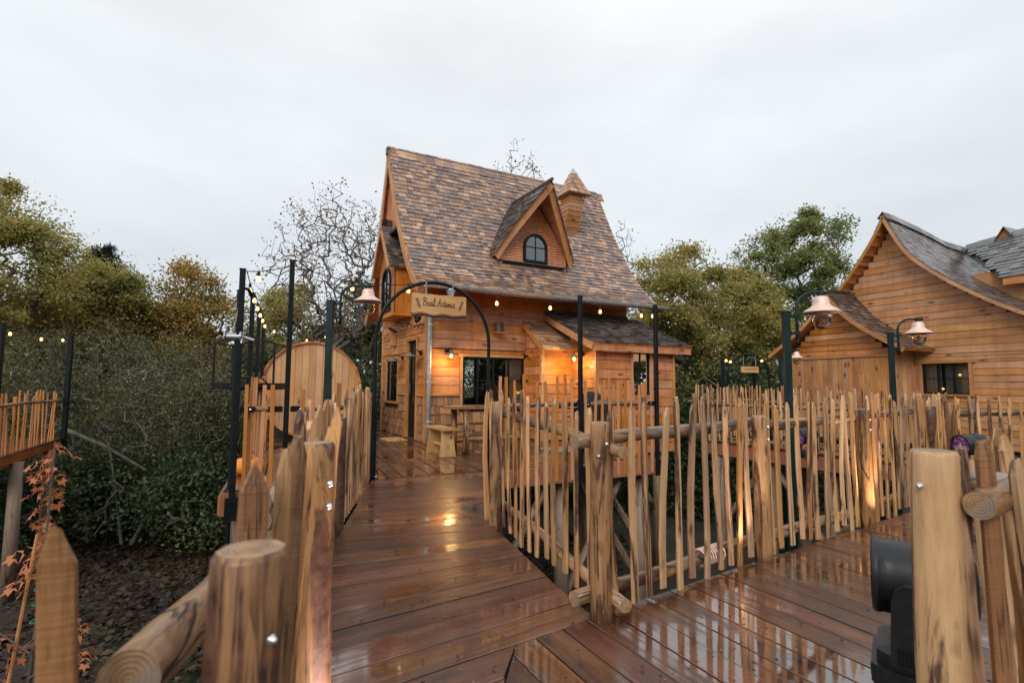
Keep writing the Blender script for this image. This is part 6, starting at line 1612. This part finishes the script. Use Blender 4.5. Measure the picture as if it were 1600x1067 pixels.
# ================================================================== moving-head stage lights
def moving_head(label, x, y, z, rz, s=1.0, pan=0.0, tilt=0.2, lit=None, lens='lens_pink'):
    t = thing('stage_light', label, 'stage light', (x, y, z), rz, 'moving-head stage lights')
    t.scale = (s, s, s)
    obj('base', join([extrude(cham(-0.19, 0.19, -0.15, 0.15, 0.05), 0.03, 0.10, lambda a, b_, p: (a, b_, p)), extrude(cham(-0.17, 0.17, -0.13, 0.13, 0.05), 0.10, 0.15, lambda a, b_, p: (a, b_, p))]), 'black_plastic', t)
    for sx in (-1, 1):
        for sy in (-1, 1): obj('foot', lathe([(0.025, 0), (0.022, 0.035)], 10, (sx * .14, sy * .1, 0)), 'black_plastic', t)
        arm = extrude([(-0.085, 0.13), (0.085, 0.13), (0.075, 0.36), (0.06, 0.405), (0.03, 0.43), (-0.03, 0.43), (-0.06, 0.405), (-0.075, 0.36)], sx * 0.175 - 0.03, sx * 0.175 + 0.03, lambda a, b_, p: (p, a, b_))
        yk = obj('yoke_arm', arm, 'black_plastic', t)
        obj('rib', join([box(sx * 0.205, sx * 0.205 + sx * 0.006, -0.06 + 0.012 * k, -0.055 + 0.012 * k, 0.14, 0.20) for k in range(11)]), 'black_metal', yk)
    obj('handle_slot', join([box(-0.12 + 0.02 * k, -0.112 + 0.02 * k, -0.152, -0.149, 0.05, 0.085) for k in range(13)]), 'black_metal', t)
    M = Matrix.Translation((0, 0, 0.405)) @ Matrix.Rotation(tilt, 4, 'X') @ Matrix.Rotation(math.pi / 2, 4, 'X')
    hd = obj('head', xf(lathe([(0.04, -0.20), (0.10, -0.195), (0.128, -0.18), (0.136, -0.15), (0.138, -0.10), (0.141, -0.02), (0.143, 0.06), (0.143, 0.108), (0.147, 0.112), (0.147, 0.128), (0.140, 0.138), (0.125, 0.138), (0.122, 0.118)], 40), M), 'black_plastic', t, smooth=False)
    hd.data.polygons.foreach_set('use_smooth', [len(p.vertices) == 4 for p in hd.data.polygons])
    obj('vent', join([xf(box(0.1385, 0.1435, -0.006, 0.006, -0.07, -0.03), M @ Matrix.Rotation(a, 4, 'Z')) for a in np.linspace(0, 2 * math.pi, 26)]), 'black_metal', hd)
    obj('lens', xf(lathe([(0.124, 0.119), (0.001, 0.124)], 28), M), lens, hd)
    return t
q = onz(1432, 1052)
moving_head('large black moving-head stage light standing on the wet deck behind the log post', 1.725, 2.32, 0.0, -2.2, 1.06, tilt=0.0, lens='dark_glass')
q = ony(1514, 692, 6.2); moving_head('black stage light with pink lens behind the foreground fence stakes', q[0], q[1], q[2] - 0.36, -1.45, 0.85, tilt=0.1)
q = ony(1290, 652, 8.3); moving_head('small black stage light with pink lens on the raised walkway', q[0] + 0.15, q[1] + 0.9, 0.0, -1.3, 1.0, tilt=0.25)
q = ony(1192, 650, 11.4); moving_head('distant black stage light with pink lens at the walkway bend', q[0], q[1], 0.0, -1.3, 1.0, tilt=0.2)
def spot(x, y, z, tx, ty, tz, power, deg, col=(1.0, 0.72, 0.52), size=0.03):
    ld = bpy.data.lights.new('added_uplight', 'SPOT'); ld.energy = power; ld.spot_size = math.radians(deg); ld.spot_blend = 0.8; ld.color = col; ld.shadow_soft_size = size
    o = bpy.data.objects.new('added_uplight', ld); COL.objects.link(o); o.location = (x, y, z)
    o.rotation_euler = (Vector((tx - x, ty - y, tz - z))).to_track_quat('-Z', 'Y').to_euler()
# unseen uplights added without fittings, washing posts, a stake and the lean-to
spot(3.40, 4.62, 0.03, 3.25, 4.83, 0.62, 75, 75, (1.0, 0.80, 0.70))          # foot of the uplit post
spot(1.66, 3.58, 0.03, 1.64, 3.80, 0.55, 24, 60, (1.0, 0.80, 0.70))           # one stake beyond the corner post
spot(-0.36, 1.62, 0.03, -0.60, 1.74, 0.65, 42, 90, (1.0, 0.82, 0.76))         # second post on the left
spot(3.65, 9.15, 0.1, 2.75, 9.85, 0.9, 22, 95, (1.0, 0.45, 0.42))   # rosy wash on the lean-to below its window

# ================================================================== terrace furniture
wood('table_wood', 'x', (0.34, 0.165, 0.07), (0.15, 0.06, 0.025), 0.3, 0.3, 0.1, wet=0.4)
def slab_panel(w0, w1, h, th):
    return extrude([(-w0 / 2, 0), (w0 / 2, 0), (w1 / 2, h), (-w1 / 2, h)], -th / 2, th / 2, lambda a, b_, p: (p, a, b_))
sx_, sy_ = -1.25, 9.42
st = thing('stool', 'pale wooden slab-legged stool beside the log table', 'stool', (sx_, sy_, 0), math.atan2(0.65, -0.35))
obj('seat', extrude([(-0.46, -0.14), (0.44, -0.155), (0.47, 0.0), (0.45, 0.15), (-0.45, 0.14), (-0.47, 0.02)], 0.45, 0.485, lambda a, b_, p: (a, b_, p)), 'bench_top', st)
for sx in (-0.34, 0.34):
    lg = obj('leg', slab_panel(0.29, 0.19, 0.45, 0.035), 'bench', st); lg.location = (sx, 0, 0); lg.rotation_euler = (0, -0.06 * (1 if sx > 0 else -1), 0)
obj('stretcher', tube([(-0.36, 0, 0.18), (0.36, 0, 0.18)], 0.028, 8), 'bench_top', st); obj('knot_hole', xf(lathe([(0.018, 0), (0.018, 0.002)], 12), Matrix.Translation((-0.3615, -0.05, 0.33)) @ Matrix.Rotation(-math.pi / 2, 4, 'Y')), 'ink', st)
tb = thing('log_table', 'rustic log-legged table with live-edge top before the front window', 'table', hw(0.62, -1.72), HRZ)
obj('table_top', extrude([(-0.80, -0.34), (-0.3, -0.37), (0.3, -0.33), (0.82, -0.36), (0.86, 0.0), (0.80, 0.34), (0.2, 0.36), (-0.4, 0.33), (-0.82, 0.30), (-0.88, 0.0)], 0.80, 0.845, lambda a, b_, p: (a, b_, p)), 'table_wood', tb)
for x, y in ((-0.55, -0.26), (0.6, -0.26), (-0.58, 0.24), (0.6, 0.24)): 
    l_ = obj('leg', tube([(0, 0, 0), (0.02, 0.01, 0.35), (0, 0, 0.80)], [0.065, 0.055, 0.06], 10), 'post', tb, smooth=True); l_.location = (x, y, 0)
obj('stretcher', tube([(-0.55, -0.26, 0.26), (0.6, -0.26, 0.27)], 0.04, 8), 'rail', tb); obj('stretcher', tube([(-0.58, 0.24, 0.28), (0.6, 0.24, 0.28)], 0.04, 8), 'rail', tb)
bn = thing('log_bench', 'low rustic log bench behind the table under the front window', 'bench', hw(0.65, -0.95), HRZ)
obj('seat', extrude(cham(-0.7, 0.7, -0.15, 0.15, 0.03), 0.44, 0.48, lambda a, b_, p: (a, b_, p)), 'table_wood', bn)
for x in (-0.55, 0.55): obj('leg', slab_panel(0.28, 0.2, 0.44, 0.05), 'bench', bn).location = (x, 0, 0)
fl = thing('flower_pot', 'small pot of yellow flowers on the table', 'flower pot', hw(1.28, -1.75, 0.846), HRZ)
obj('pot', lathe([(0.05, 0), (0.065, 0.10), (0.07, 0.12), (0.06, 0.12)], 14), 'leaf_pot', fl); obj('leaves', join([xf(ball((0, 0, 0), 0.05, 6, 4, 0.3), Matrix.Translation((0.06 * math.cos(k), 0.06 * math.sin(k), 0.15)) @ Matrix.Rotation(k, 4, 'Z') @ Matrix.Rotation(0.7, 4, 'Y')) for k in range(7)]), 'leaf_pine', fl)
obj('blooms', join([ball((0.05 * math.cos(k * 1.3), 0.05 * math.sin(k * 1.3), 0.22 + 0.015 * (k % 3)), 0.028, 8, 5, 0.7) for k in range(7)]), 'flower_yellow', fl)
gr = thing('grill', 'black kettle barbecue on the terrace before the lean-to', 'barbecue', hw(2.42, -2.55), HRZ)
obj('cabinet', join([beam('z', 0.06, 0.86, -0.33, 0.33, -0.24, 0.24, 0.02)]), 'black_plastic', gr); obj('shelf', box(-0.62, -0.34, -0.22, 0.22, 0.80, 0.83), 'black_plastic', gr)
obj('lid', xf(lathe([(0.01, 0.26), (0.12, 0.235), (0.22, 0.16), (0.27, 0.05), (0.275, 0.0)], 24), Matrix.Translation((0, 0, 0.87)) @ Matrix.Diagonal((1.1, 0.85, 1, 1))), 'black_metal', gr, smooth=True)
obj('handle', tube([(-0.12, -0.24, 0.95), (-0.12, -0.28, 0.95), (0.12, -0.28, 0.95), (0.12, -0.24, 0.95)], 0.012, 6), 'steel', gr)
for x in (-0.28, 0.28): obj('wheel', xf(lathe([(0.07, -0.02), (0.075, 0.0), (0.07, 0.02)], 14), Matrix.Translation((x, -0.2, 0.075)) @ Matrix.Rotation(math.pi / 2, 4, 'Y')), 'black_metal', gr)
m_ = obj('door_mat', extrude(cham(-0.36, 0.36, -0.22, 0.22, 0.02), 0.004, 0.022, lambda a, b_, p: (b_, a, p)), 'doormat'); q = hw(-0.42, 0.88, 0.0); m_.location = q; m_.rotation_euler = (0, 0, HRZ)
tag(m_, 'patterned straw doormat in front of the glazed door', 'doormat')
m_ = obj('patterned_rug', extrude(cham(-0.5, 0.5, -0.35, 0.35, 0.02), 0.004, 0.016, lambda a, b_, p: (a, b_, p)), 'zigzag_rug'); q = onz(890, 702); m_.location = (q[0], q[1], 0); m_.rotation_euler = (0, 0, 0.5)
tag(m_, 'black and white zigzag rug on the terrace behind the railing', 'rug')
q = onz(398, 742); pk = thing('pumpkin', 'orange pumpkin on the terrace behind the left railing', 'pumpkin', (q[0] - 0.1, q[1] + 0.05, 0))
V, Fc = lathe([(0.02, 0.02), (0.13, 0.0), (0.19, 0.06), (0.20, 0.12), (0.16, 0.21), (0.06, 0.235), (0.01, 0.215)], 40)
V = [(x * (1 + 0.05 * math.cos(8 * math.atan2(y, x))), y * (1 + 0.05 * math.cos(8 * math.atan2(y, x))), z) for x, y, z in V]
obj('body', (V, Fc), 'pumpkin', pk, smooth=True); obj('stem', tube([(0, 0, 0.2), (0.01, 0, 0.27), (0.04, 0, 0.31)], [0.025, 0.018, 0.02], 6), 'bark_grey', pk)

# ================================================================== vegetation
def ground_z(x, y):
    return GZ + 0.16 * math.sin(x * 0.45 + 1) * math.cos(y * 0.38) + 0.1 * math.sin(x * 0.9 + y * 0.7) + 0.05 * max(0.0, min(30.0, y - 16))
def fast_mesh(name, V, quads, mat):
    m = bpy.data.meshes.new(name)
    nv, nf = len(V), len(quads)
    m.vertices.add(nv); m.vertices.foreach_set('co', np.asarray(V, dtype=np.float32).ravel())
    m.loops.add(nf * 4); m.loops.foreach_set('vertex_index', np.asarray(quads, dtype=np.int32).ravel())
    m.polygons.add(nf); m.polygons.foreach_set('loop_start', np.arange(0, nf * 4, 4, dtype=np.int32))
    m.polygons.foreach_set('loop_total', np.full(nf, 4, dtype=np.int32))
    m.update(calc_edges=True)
    m.materials.append(MAT[mat])
    return m
def leaf_quads(C, size, up=0.35, aspect=0.62):
    """small kite-shaped leaves at points C"""
    n = len(C)
    nrm = rng.normal(size=(n, 3)); nrm[:, 2] = np.abs(nrm[:, 2]) + up; nrm /= np.linalg.norm(nrm, axis=1)[:, None]
    a = np.cross(nrm, rng.normal(size=(n, 3))); a /= np.linalg.norm(a, axis=1)[:, None] + 1e-9
    b_ = np.cross(nrm, a)
    s = (size * rng.uniform(0.6, 1.3, n))[:, None]
    P0, P2 = C - a * s * 0.5, C + a * s * 0.5
    P1, P3 = C + b_ * s * aspect * 0.5 + a * s * 0.05 + nrm * s * 0.10, C - b_ * s * aspect * 0.5 + a * s * 0.05 + nrm * s * 0.10
    V = np.stack([P0, P1, P2, P3], 1).reshape(-1, 3)
    return V, np.arange(n * 4).reshape(n, 4)
def limb_mesh(name, nodes, par, rad, mat, ns=5):
    N_ = len(nodes); P = np.array(nodes); par = np.array(par); rad = np.array(rad)
    idx = np.where(par >= 0)[0]
    A, B = P[par[idx]], P[idx]; ra, rb = np.minimum(rad[par[idx]], rad[idx] * 1.6), rad[idx]
    t = B - A; t /= np.linalg.norm(t, axis=1)[:, None] + 1e-9
    ref = np.tile(np.array([0.3, 0.2, 0.93]), (len(idx), 1)); u = np.cross(t, ref); u /= np.linalg.norm(u, axis=1)[:, None] + 1e-9; v = np.cross(t, u)
    V = np.zeros((len(idx), 2, ns, 3))
    for k in range(ns):
        an_ = 2 * math.pi * k / ns; dvec = u * math.cos(an_) + v * math.sin(an_)
        V[:, 0, k] = A + dvec * ra[:, None]; V[:, 1, k] = B + dvec * rb[:, None]
    base = np.arange(len(idx))[:, None] * 2 * ns
    Q = np.concatenate([np.stack([base[:, 0] + k, base[:, 0] + (k + 1) % ns, base[:, 0] + ns + (k + 1) % ns, base[:, 0] + ns + k], 1) for k in range(ns)])
    return fast_mesh(name, V.reshape(-1, 3), Q, mat)
def tree(name, label, cx, top, d, half, bot, leaf, ntip=220, nleaf=16000, lsize=0.16, trunk_r=0.2, bark='bark', shell_bias=0.5, twig=0.012, spread=0.34, seed=0, cat='tree', grp=None, low=0.0, depth=1.0):
    """crown placed from its outline in the photo: centre column, top row, distance, half width and lower row"""
    global rng
    rng = np.random.default_rng(1000 + seed)
    pt, pb = ony(cx, top, d), ony(cx, bot, d)
    x, y = float(pt[0]), float(d); gz = ground_z(x, y)
    rx = half / F_PX * d; zt, zb = float(pt[2]), float(pb[2]); cz, rz_ = (zt + zb) / 2, (zt - zb) / 2
    t = thing(name, label, cat, (x, y, gz), 0, grp)
    # lumpy crown: a few big lobes
    lob = rng.normal(size=(9, 3)); lob /= np.linalg.norm(lob, axis=1)[:, None]
    tips = []
    while len(tips) < ntip:
        v = rng.normal(size=3); v /= np.linalg.norm(v)
        r = rng.uniform(0.15, 1.0) ** shell_bias
        lump = 0.80 + 0.24 * np.max(np.clip(lob @ v, 0, 1) ** 4) + rng.uniform(-0.08, 0.06)
        p = v * r * lump
        p = np.array([p[0] * rx, p[1] * rx * depth, p[2] * rz_]) + np.array([0, 0, cz - gz])
        if p[2] > 0.3: tips.append(p)
    th = max(0.6, (zb - gz) * 0.85 + 0.3 * rz_)
    nodes, par = [], []
    m = 6
    for k in range(m + 1):
        q = k / m; nodes.append(np.array([0.15 * math.sin(q * 3 + seed) * th * 0.12, 0.1 * math.cos(q * 2 + seed) * th * 0.1, q * th - (0.15 if k == 0 else 0)])); par.append(k - 1)
    c0 = nodes[-1]
    tips.sort(key=lambda p: np.linalg.norm(p - c0))
    tipidx = []
    arr = np.array(nodes)
    for p in tips:
        dd = np.linalg.norm(arr - p, axis=1) + 0.35 * np.maximum(0, arr[:, 2] - p[2])
        dd[:max(2, m - 2)] += 1.5
        j = int(np.argmin(dd)); a = arr[j]
        L_ = np.linalg.norm(p - a); ks = max(1, int(L_ / 0.55)); prev = j
        side = rng.normal(size=3) * (0.035 if leaf == 'leaf_brown' else 0.08) * L_
        for k in range(1, ks + 1):
            f = k / ks; q = a + (p - a) * f + side * math.sin(math.pi * f) + np.array([0, 0, (-0.04 if leaf == 'leaf_brown' else 0.10) * L_ * math.sin(math.pi * f)])
            nodes.append(q); par.append(prev); prev = len(nodes) - 1
        tipidx.append(prev); arr = np.array(nodes)
    cnt = np.zeros(len(nodes))
    for i in tipidx: cnt[i] += 1
    for i in range(len(nodes) - 1, 0, -1): cnt[par[i]] += cnt[i]
    rad = twig * np.maximum(cnt, 0.6) ** 0.52
    sc = trunk_r / max(rad[0], 1e-6)
    rad = np.where(cnt > 6, rad * (1 + (sc - 1) * np.clip(np.log(np.maximum(cnt, 6) / 6) / math.log(max(cnt[0], 7) / 6), 0, 1)), rad); rad[0] *= 1.3
    place('trunk', limb_mesh('trunk', nodes, par, rad, bark), t)
    if nleaf:
        T = arr[[i for i in range(m + 1, len(nodes)) if cnt[i] <= 3]]
        pw = rng.gamma(0.55, size=len(T)); pw /= pw.sum()
        w_ = rng.choice(len(T), nleaf, p=pw)
        C = T[w_] + rng.normal(size=(nleaf, 3)) * (spread * rng.uniform(0.55, 1.15, len(T))[w_])[:, None] * np.array([1, 1, 0.7])
        V, Q = leaf_quads(C, lsize)
        place('crown', fast_mesh('crown', V, Q, leaf), t)
    return t
GT = 'autumn trees around the cabin'
tree('oak_tree', 'tall yellow-green oak at the left picture edge', 5, 292, 17, 120, 590, 'leaf_oak', 260, 40800, 0.114, seed=1, grp=GT)
tree('oak_tree', 'rounded olive oak left of the golden one', 182, 408, 21, 62, 600, 'leaf_oak', 200, 28900, 0.129, seed=2, grp=GT)
tree('oak_tree', 'golden-leaved oak left of the black corner pole', 308, 414, 23, 66, 610, 'leaf_gold', 160, 17850, 0.137, 0.16, seed=3, grp=GT, spread=0.42)
tree('oak_tree', 'olive oak between the edge oak and the rounded one', 98, 446, 20, 66, 600, 'leaf_oak', 180, 25500, 0.122, seed=4, grp=GT)
tree('bare_tree', 'nearly bare tree with brown last leaves left of the cabin roof', 528, 268, 19, 122, 570, 'leaf_brown', 1300, 2600, 0.10, 0.12, 'bark_pale', 0.6, 0.0046, 0.22, 5, grp=GT)
tree('oak_tree', 'low amber oak behind the barrel', 452, 428, 25, 70, 640, 'leaf_oak', 170, 20400, 0.137, seed=6, grp=GT)
tree('oak_tree', 'olive oak behind the lamp left of the arch', 560, 440, 27, 60, 660, 'leaf_olive', 170, 13000, 0.19, seed=7, grp=GT)
tree('bare_tree', 'bare twigs rising behind the cabin ridge', 812, 222, 21, 62, 470, 'leaf_brown', 520, 600, 0.10, 0.08, 'bark_pale', 0.6, 0.0048, 0.2, 8, grp=GT)
tree('bare_tree', 'thin bare treetop right of the cabin roof', 972, 318, 24, 34, 560, 'leaf_brown', 260, 160, 0.10, 0.06, 'bark_pale', 0.6, 0.0048, 0.2, 9, grp=GT)
tree('oak_tree', 'amber-green oak directly right of the cabin roof', 1056, 366, 21, 80, 640, 'leaf_oak', 230, 34000, 0.125, seed=10, grp=GT)
tree('oak_tree', 'lower amber oak between the cabin and the tall green oak', 1160, 424, 23, 84, 640, 'leaf_oak', 230, 34000, 0.129, seed=11, grp=GT)
tree('oak_tree', 'tall broad green oak behind the annex', 1236, 336, 29, 108, 590, 'leaf_green', 300, 44200, 0.160, 0.26, seed=12, grp=GT)
tree('oak_tree', 'green oak half hidden behind the gabled house roof', 1345, 420, 33, 60, 600, 'leaf_green', 140, 15300, 0.167, seed=13, grp=GT)
# dark pine
pp = ony(118, 378, 29); gz = ground_z(pp[0], 31)
t = thing('pine_tree', 'dark pine showing above the oaks on the left', 'tree', (pp[0], 31, gz), 0, GT)
Hh = float(pp[2]) - gz
place('trunk', mesh('trunk', *tube([(0, 0, 0), (0.1, 0, Hh * .5), (0, 0, Hh)], [0.25, 0.16, 0.03], 8), 'bark'), t)
rng = np.random.default_rng(77); Cs = []
for k in range(150):
    z = Hh * rng.uniform(0.45, 1.0); L_ = (Hh - z) * 0.42 + 0.6; a = rng.uniform(0, 6.28)
    f = rng.uniform(0.1, 1.0, 70); q = np.stack([np.cos(a) * L_ * f, np.sin(a) * L_ * f, z + 0.35 * L_ * f ** 1.5], 1) + rng.normal(size=(70, 3)) * 0.12
    Cs.append(q)
V, Q = leaf_quads(np.concatenate(Cs), 0.30, 0.2, 0.22); place('crown', fast_mesh('crown', V, Q, 'leaf_pine'), t)
# grey lichen-covered thorn bushes in front of the left wood
GS = 'grey twiggy thorn bushes on the left'
SHR = [(40, 505, 15.0, 100, 770, 'twiggy grey thorn bush at the left edge below the oak'), (160, 500, 15.5, 100, 780, 'twiggy grey thorn bush left of the mossy stem'),
       (268, 508, 14.6, 100, 780, 'broad twiggy grey thorn bush beside the lift'), (345, 560, 14.0, 66, 780, 'small twiggy thorn bush below the lift cage')]
for k, (cx, tp, d, hf, bt, lb) in enumerate(SHR):
    tree('thorn_bush', lb, cx, tp, d, hf, bt, 'leaf_olive', 1100, 14000, 0.07, 0.05, 'twig_lichen', 0.55, 0.0042, 0.26, 30 + k, 'bush', GS)
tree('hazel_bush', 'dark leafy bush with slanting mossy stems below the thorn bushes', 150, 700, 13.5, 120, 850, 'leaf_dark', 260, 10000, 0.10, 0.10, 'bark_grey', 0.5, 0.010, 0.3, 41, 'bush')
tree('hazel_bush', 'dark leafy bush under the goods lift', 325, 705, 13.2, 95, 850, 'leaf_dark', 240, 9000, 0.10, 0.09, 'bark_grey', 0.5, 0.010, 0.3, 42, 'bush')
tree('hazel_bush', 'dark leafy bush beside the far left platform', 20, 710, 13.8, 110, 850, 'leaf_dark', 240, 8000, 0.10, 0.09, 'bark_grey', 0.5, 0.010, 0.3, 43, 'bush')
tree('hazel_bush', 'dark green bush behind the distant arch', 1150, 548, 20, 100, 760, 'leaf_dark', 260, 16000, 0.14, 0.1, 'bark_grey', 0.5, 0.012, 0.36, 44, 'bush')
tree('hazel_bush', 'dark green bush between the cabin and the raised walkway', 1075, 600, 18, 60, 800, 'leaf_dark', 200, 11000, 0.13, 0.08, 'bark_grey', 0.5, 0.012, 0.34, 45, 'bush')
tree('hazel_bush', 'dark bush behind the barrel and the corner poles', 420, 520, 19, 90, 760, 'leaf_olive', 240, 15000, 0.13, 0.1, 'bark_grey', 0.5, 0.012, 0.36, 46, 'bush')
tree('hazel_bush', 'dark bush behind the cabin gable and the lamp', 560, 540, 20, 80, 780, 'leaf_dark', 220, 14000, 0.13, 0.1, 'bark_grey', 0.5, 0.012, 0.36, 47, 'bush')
# undergrowth and the wood beyond, masses nobody could count
def mass(name, x0, x1, y0, y1, h0, h1, n, size, mat, seed, label, front=2.0):
    g = np.random.default_rng(seed)
    x = g.uniform(x0, x1, n); y = y0 + (y1 - y0) * g.uniform(0, 1, n) ** front
    hh = h0 + (h1 - h0) * (0.5 + 0.25 * np.sin(x * 0.9 + seed) + 0.25 * np.sin(x * 2.3 + y * 1.1 + seed * 2))
    z = np.array([ground_z(a, b_) for a, b_ in zip(x, y)]) + hh * g.uniform(0, 1, n) ** 0.7 * np.minimum(1, 0.35 + (y - y0) / 1.5)
    V, Q = leaf_quads(np.stack([x, y, z], 1), size)
    o = place(name, fast_mesh(name, V, Q, mat)); o['kind'] = 'stuff'; o['label'] = label; o['category'] = 'undergrowth'
rng = np.random.default_rng(5)
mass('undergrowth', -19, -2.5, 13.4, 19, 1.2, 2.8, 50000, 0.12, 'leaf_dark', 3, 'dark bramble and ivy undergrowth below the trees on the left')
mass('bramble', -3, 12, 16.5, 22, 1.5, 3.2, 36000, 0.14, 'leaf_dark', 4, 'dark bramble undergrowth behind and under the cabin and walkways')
mass('far_wood', -60, 60, 36, 44, 5.5, 9.5, 60000, 0.36, 'leaf_green', 6, 'distant mass of woodland closing the view behind the trees', 1.2)
mass('hedge_wood', -40, -3, 25, 30, 4.6, 7.5, 34000, 0.24, 'leaf_olive', 7, 'olive mass of woodland edge behind the left trees', 1.2)
mass('wood_behind', -50, 50, -26, -20, 6.0, 10.5, 16000, 0.7, 'leaf_olive', 12, 'woodland standing behind the viewer, mirrored in the panes', 1.2)
mass('wood_beside', 27, 35, -26, 34, 6.0, 10.5, 16000, 0.7, 'leaf_olive', 14, 'woodland standing to the right of the view, mirrored in the panes', 1.0)
mass('hedge_wood', 4, 30, 27, 32, 4.2, 7.0, 28000, 0.25, 'leaf_green', 8, 'green mass of woodland edge behind the right trees', 1.2)
# a slanting mossy stem in the thicket
for k, (u0, v0, u1, v1, dd, r) in enumerate([(95, 668, 230, 735, 13.0, 0.05), (205, 850, 300, 690, 12.9, 0.05), (190, 850, 170, 690, 13.0, 0.04)]):
    a, b_ = ony(u0, v0, dd), ony(u1, v1, dd + 0.4)
    o = obj('fallen_stem', tube([a - a, (b_ - a) * .5 + np.array([0, 0, 0.08]), b_ - a], [r, r * .8, r * .5], 7), 'bark_grey'); o.location = a
    tag(o, ['slanting mossy stem reaching from the far platform into the thicket', 'mossy stem leaning right inside the left thicket', 'upright forked mossy stem inside the left thicket'][k], 'stem')

# ---- red oak sapling at the left edge
OAK = [(0, 0), (.05, .10), (.17, .20), (.09, .27), (.27, .40), (.10, .46), (.32, .62), (.11, .66), (.24, .83), (.07, .86), (0, 1.0)]
OAK = OAK + [(-x, y) for x, y in reversed(OAK[1:-1])]
s0, s1 = ony(42, 1090, 4.6), ony(86, 690, 5.0)
gz = ground_z(s0[0], s0[1])
sp = thing('oak_sapling', 'young oak sapling with rust-red leaves tied to a stake at the left', 'sapling', (s0[0], s0[1], gz))
stem = [np.array([-0.25, -0.15, 0]), np.array([-0.1, -0.06, 1.0]), np.array([0, 0, s0[2] - gz]), (s1 + s0) / 2 - np.array([s0[0], s0[1], gz]) + np.array([.02, 0, 0]), s1 - np.array([s0[0], s0[1], gz])]
obj('stem', tube(stem, [0.025, 0.022, 0.018, 0.012, 0.005], 7), 'bark', sp, smooth=True)
obj('cane', tube([stem[0] + np.array([0.05, -.03, 0]), stem[3] + np.array([-0.05, -.03, 0.25])], 0.014, 6), 'pale_z', sp)
for f in (0.35, 0.5, 0.62, 0.72, 0.8):
    p = stem[2] + (stem[3] - stem[2]) * f * 1.1; obj('tie', tube([p + np.array([0.03 * math.cos(a) - 0.02, 0.03 * math.sin(a), 0.006 * math.sin(a)]) for a in np.linspace(0, 6.28, 10)], 0.005, 5), 'tie_green', sp)
rl = random.Random(4)
LM = []
for k in range(6):
    c1, c2 = rl.uniform(0.2, 0.75), rl.uniform(-1.6, 1.6)
    V = [(x * 0.85, y, -c1 * y * y + c2 * x * x + 0.08 * math.sin(y * 9 + k) * abs(x)) for x, y in OAK] + [(0, y, -c1 * y * y) for y in (0.25, 0.5, 0.75)]
    n = len(OAK); mids = [n, n + 1, n + 2]
    Fc = []
    for i in range(n):
        a, b2 = i, (i + 1) % n; ym = (OAK[a][1] + OAK[b2][1]) / 2
        Fc.append((a, b2, mids[0 if ym < 0.38 else 1 if ym < 0.63 else 2]))
    Fc += []
    LM.append(mesh('leaf', V, Fc, 'leaf_red'))
def oak_leaf(p, az, droop, s):
    o = place('leaf', rl.choice(LM), sp, p, (0, 0, 0), (s, s, s))
    o.rotation_euler = (droop, rl.uniform(-0.7, 0.7), az)
for k in range(40):                    # down the leading shoot
    f = rl.uniform(0.0, 1.0); a = stem[2] + (stem[4] - stem[2]) * (0.42 + 0.58 * f)
    oak_leaf(a, rl.uniform(0.3, 2.9) * (1 if rl.random() < 0.65 else -1), rl.uniform(-1.1, 0.25), rl.uniform(0.17, 0.27))
for bz_, dx, dy, n in ((0.15, 0.45, 0.1, 6), (0.35, -0.55, 0.0, 14), (-0.1, 0.45, -0.1, 6), (0.0, -0.6, -0.1, 14), (-0.35, -0.45, 0.1, 10), (0.45, 0.4, 0.0, 5)):
    a = stem[2] + np.array([0, 0, bz_]); tip = a + np.array([dx, dy, 0.22])
    obj('branch', tube([a, (a + tip) / 2 + np.array([0, 0, 0.06]), tip], [0.010, 0.007, 0.003], 5), 'bark', sp)
    for k in range(n):
        f = rl.uniform(0.35, 1.05); oak_leaf(a + (tip - a) * f, rl.uniform(0, 6.28), rl.uniform(-1.2, 0.1), rl.uniform(0.16, 0.25))
# ---- fallen leaves
g = np.random.default_rng(9)
x = g.uniform(-11, 3, 16000); y = g.uniform(6.5, 14.5, 16000)
C = np.stack([x, y, np.array([ground_z(a, b_) for a, b_ in zip(x, y)]) + 0.02 + g.uniform(0, 0.03, 16000)], 1)
rng = g; V, Q = leaf_quads(C, 0.13, 1.6, 0.7)
o = place('leaf_litter', fast_mesh('leaf_litter', V, Q, 'leaf_litter')); o['kind'] = 'stuff'; o['label'] = 'fallen brown leaves on the forest floor'; o['category'] = 'leaves'
n = 380
x = g.uniform(-1.4, 3.6, n); y = g.uniform(1.9, 6.0, n)
C = np.stack([x, y, np.full(n, 0.012)], 1); V, Q = leaf_quads(C, 0.022, 4, 0.8)
o = place('deck_crumbs', fast_mesh('deck_crumbs', V, Q, 'leaf_litter')); o['kind'] = 'stuff'; o['label'] = 'tiny leaf crumbs scattered on the wet boards'; o['category'] = 'debris'
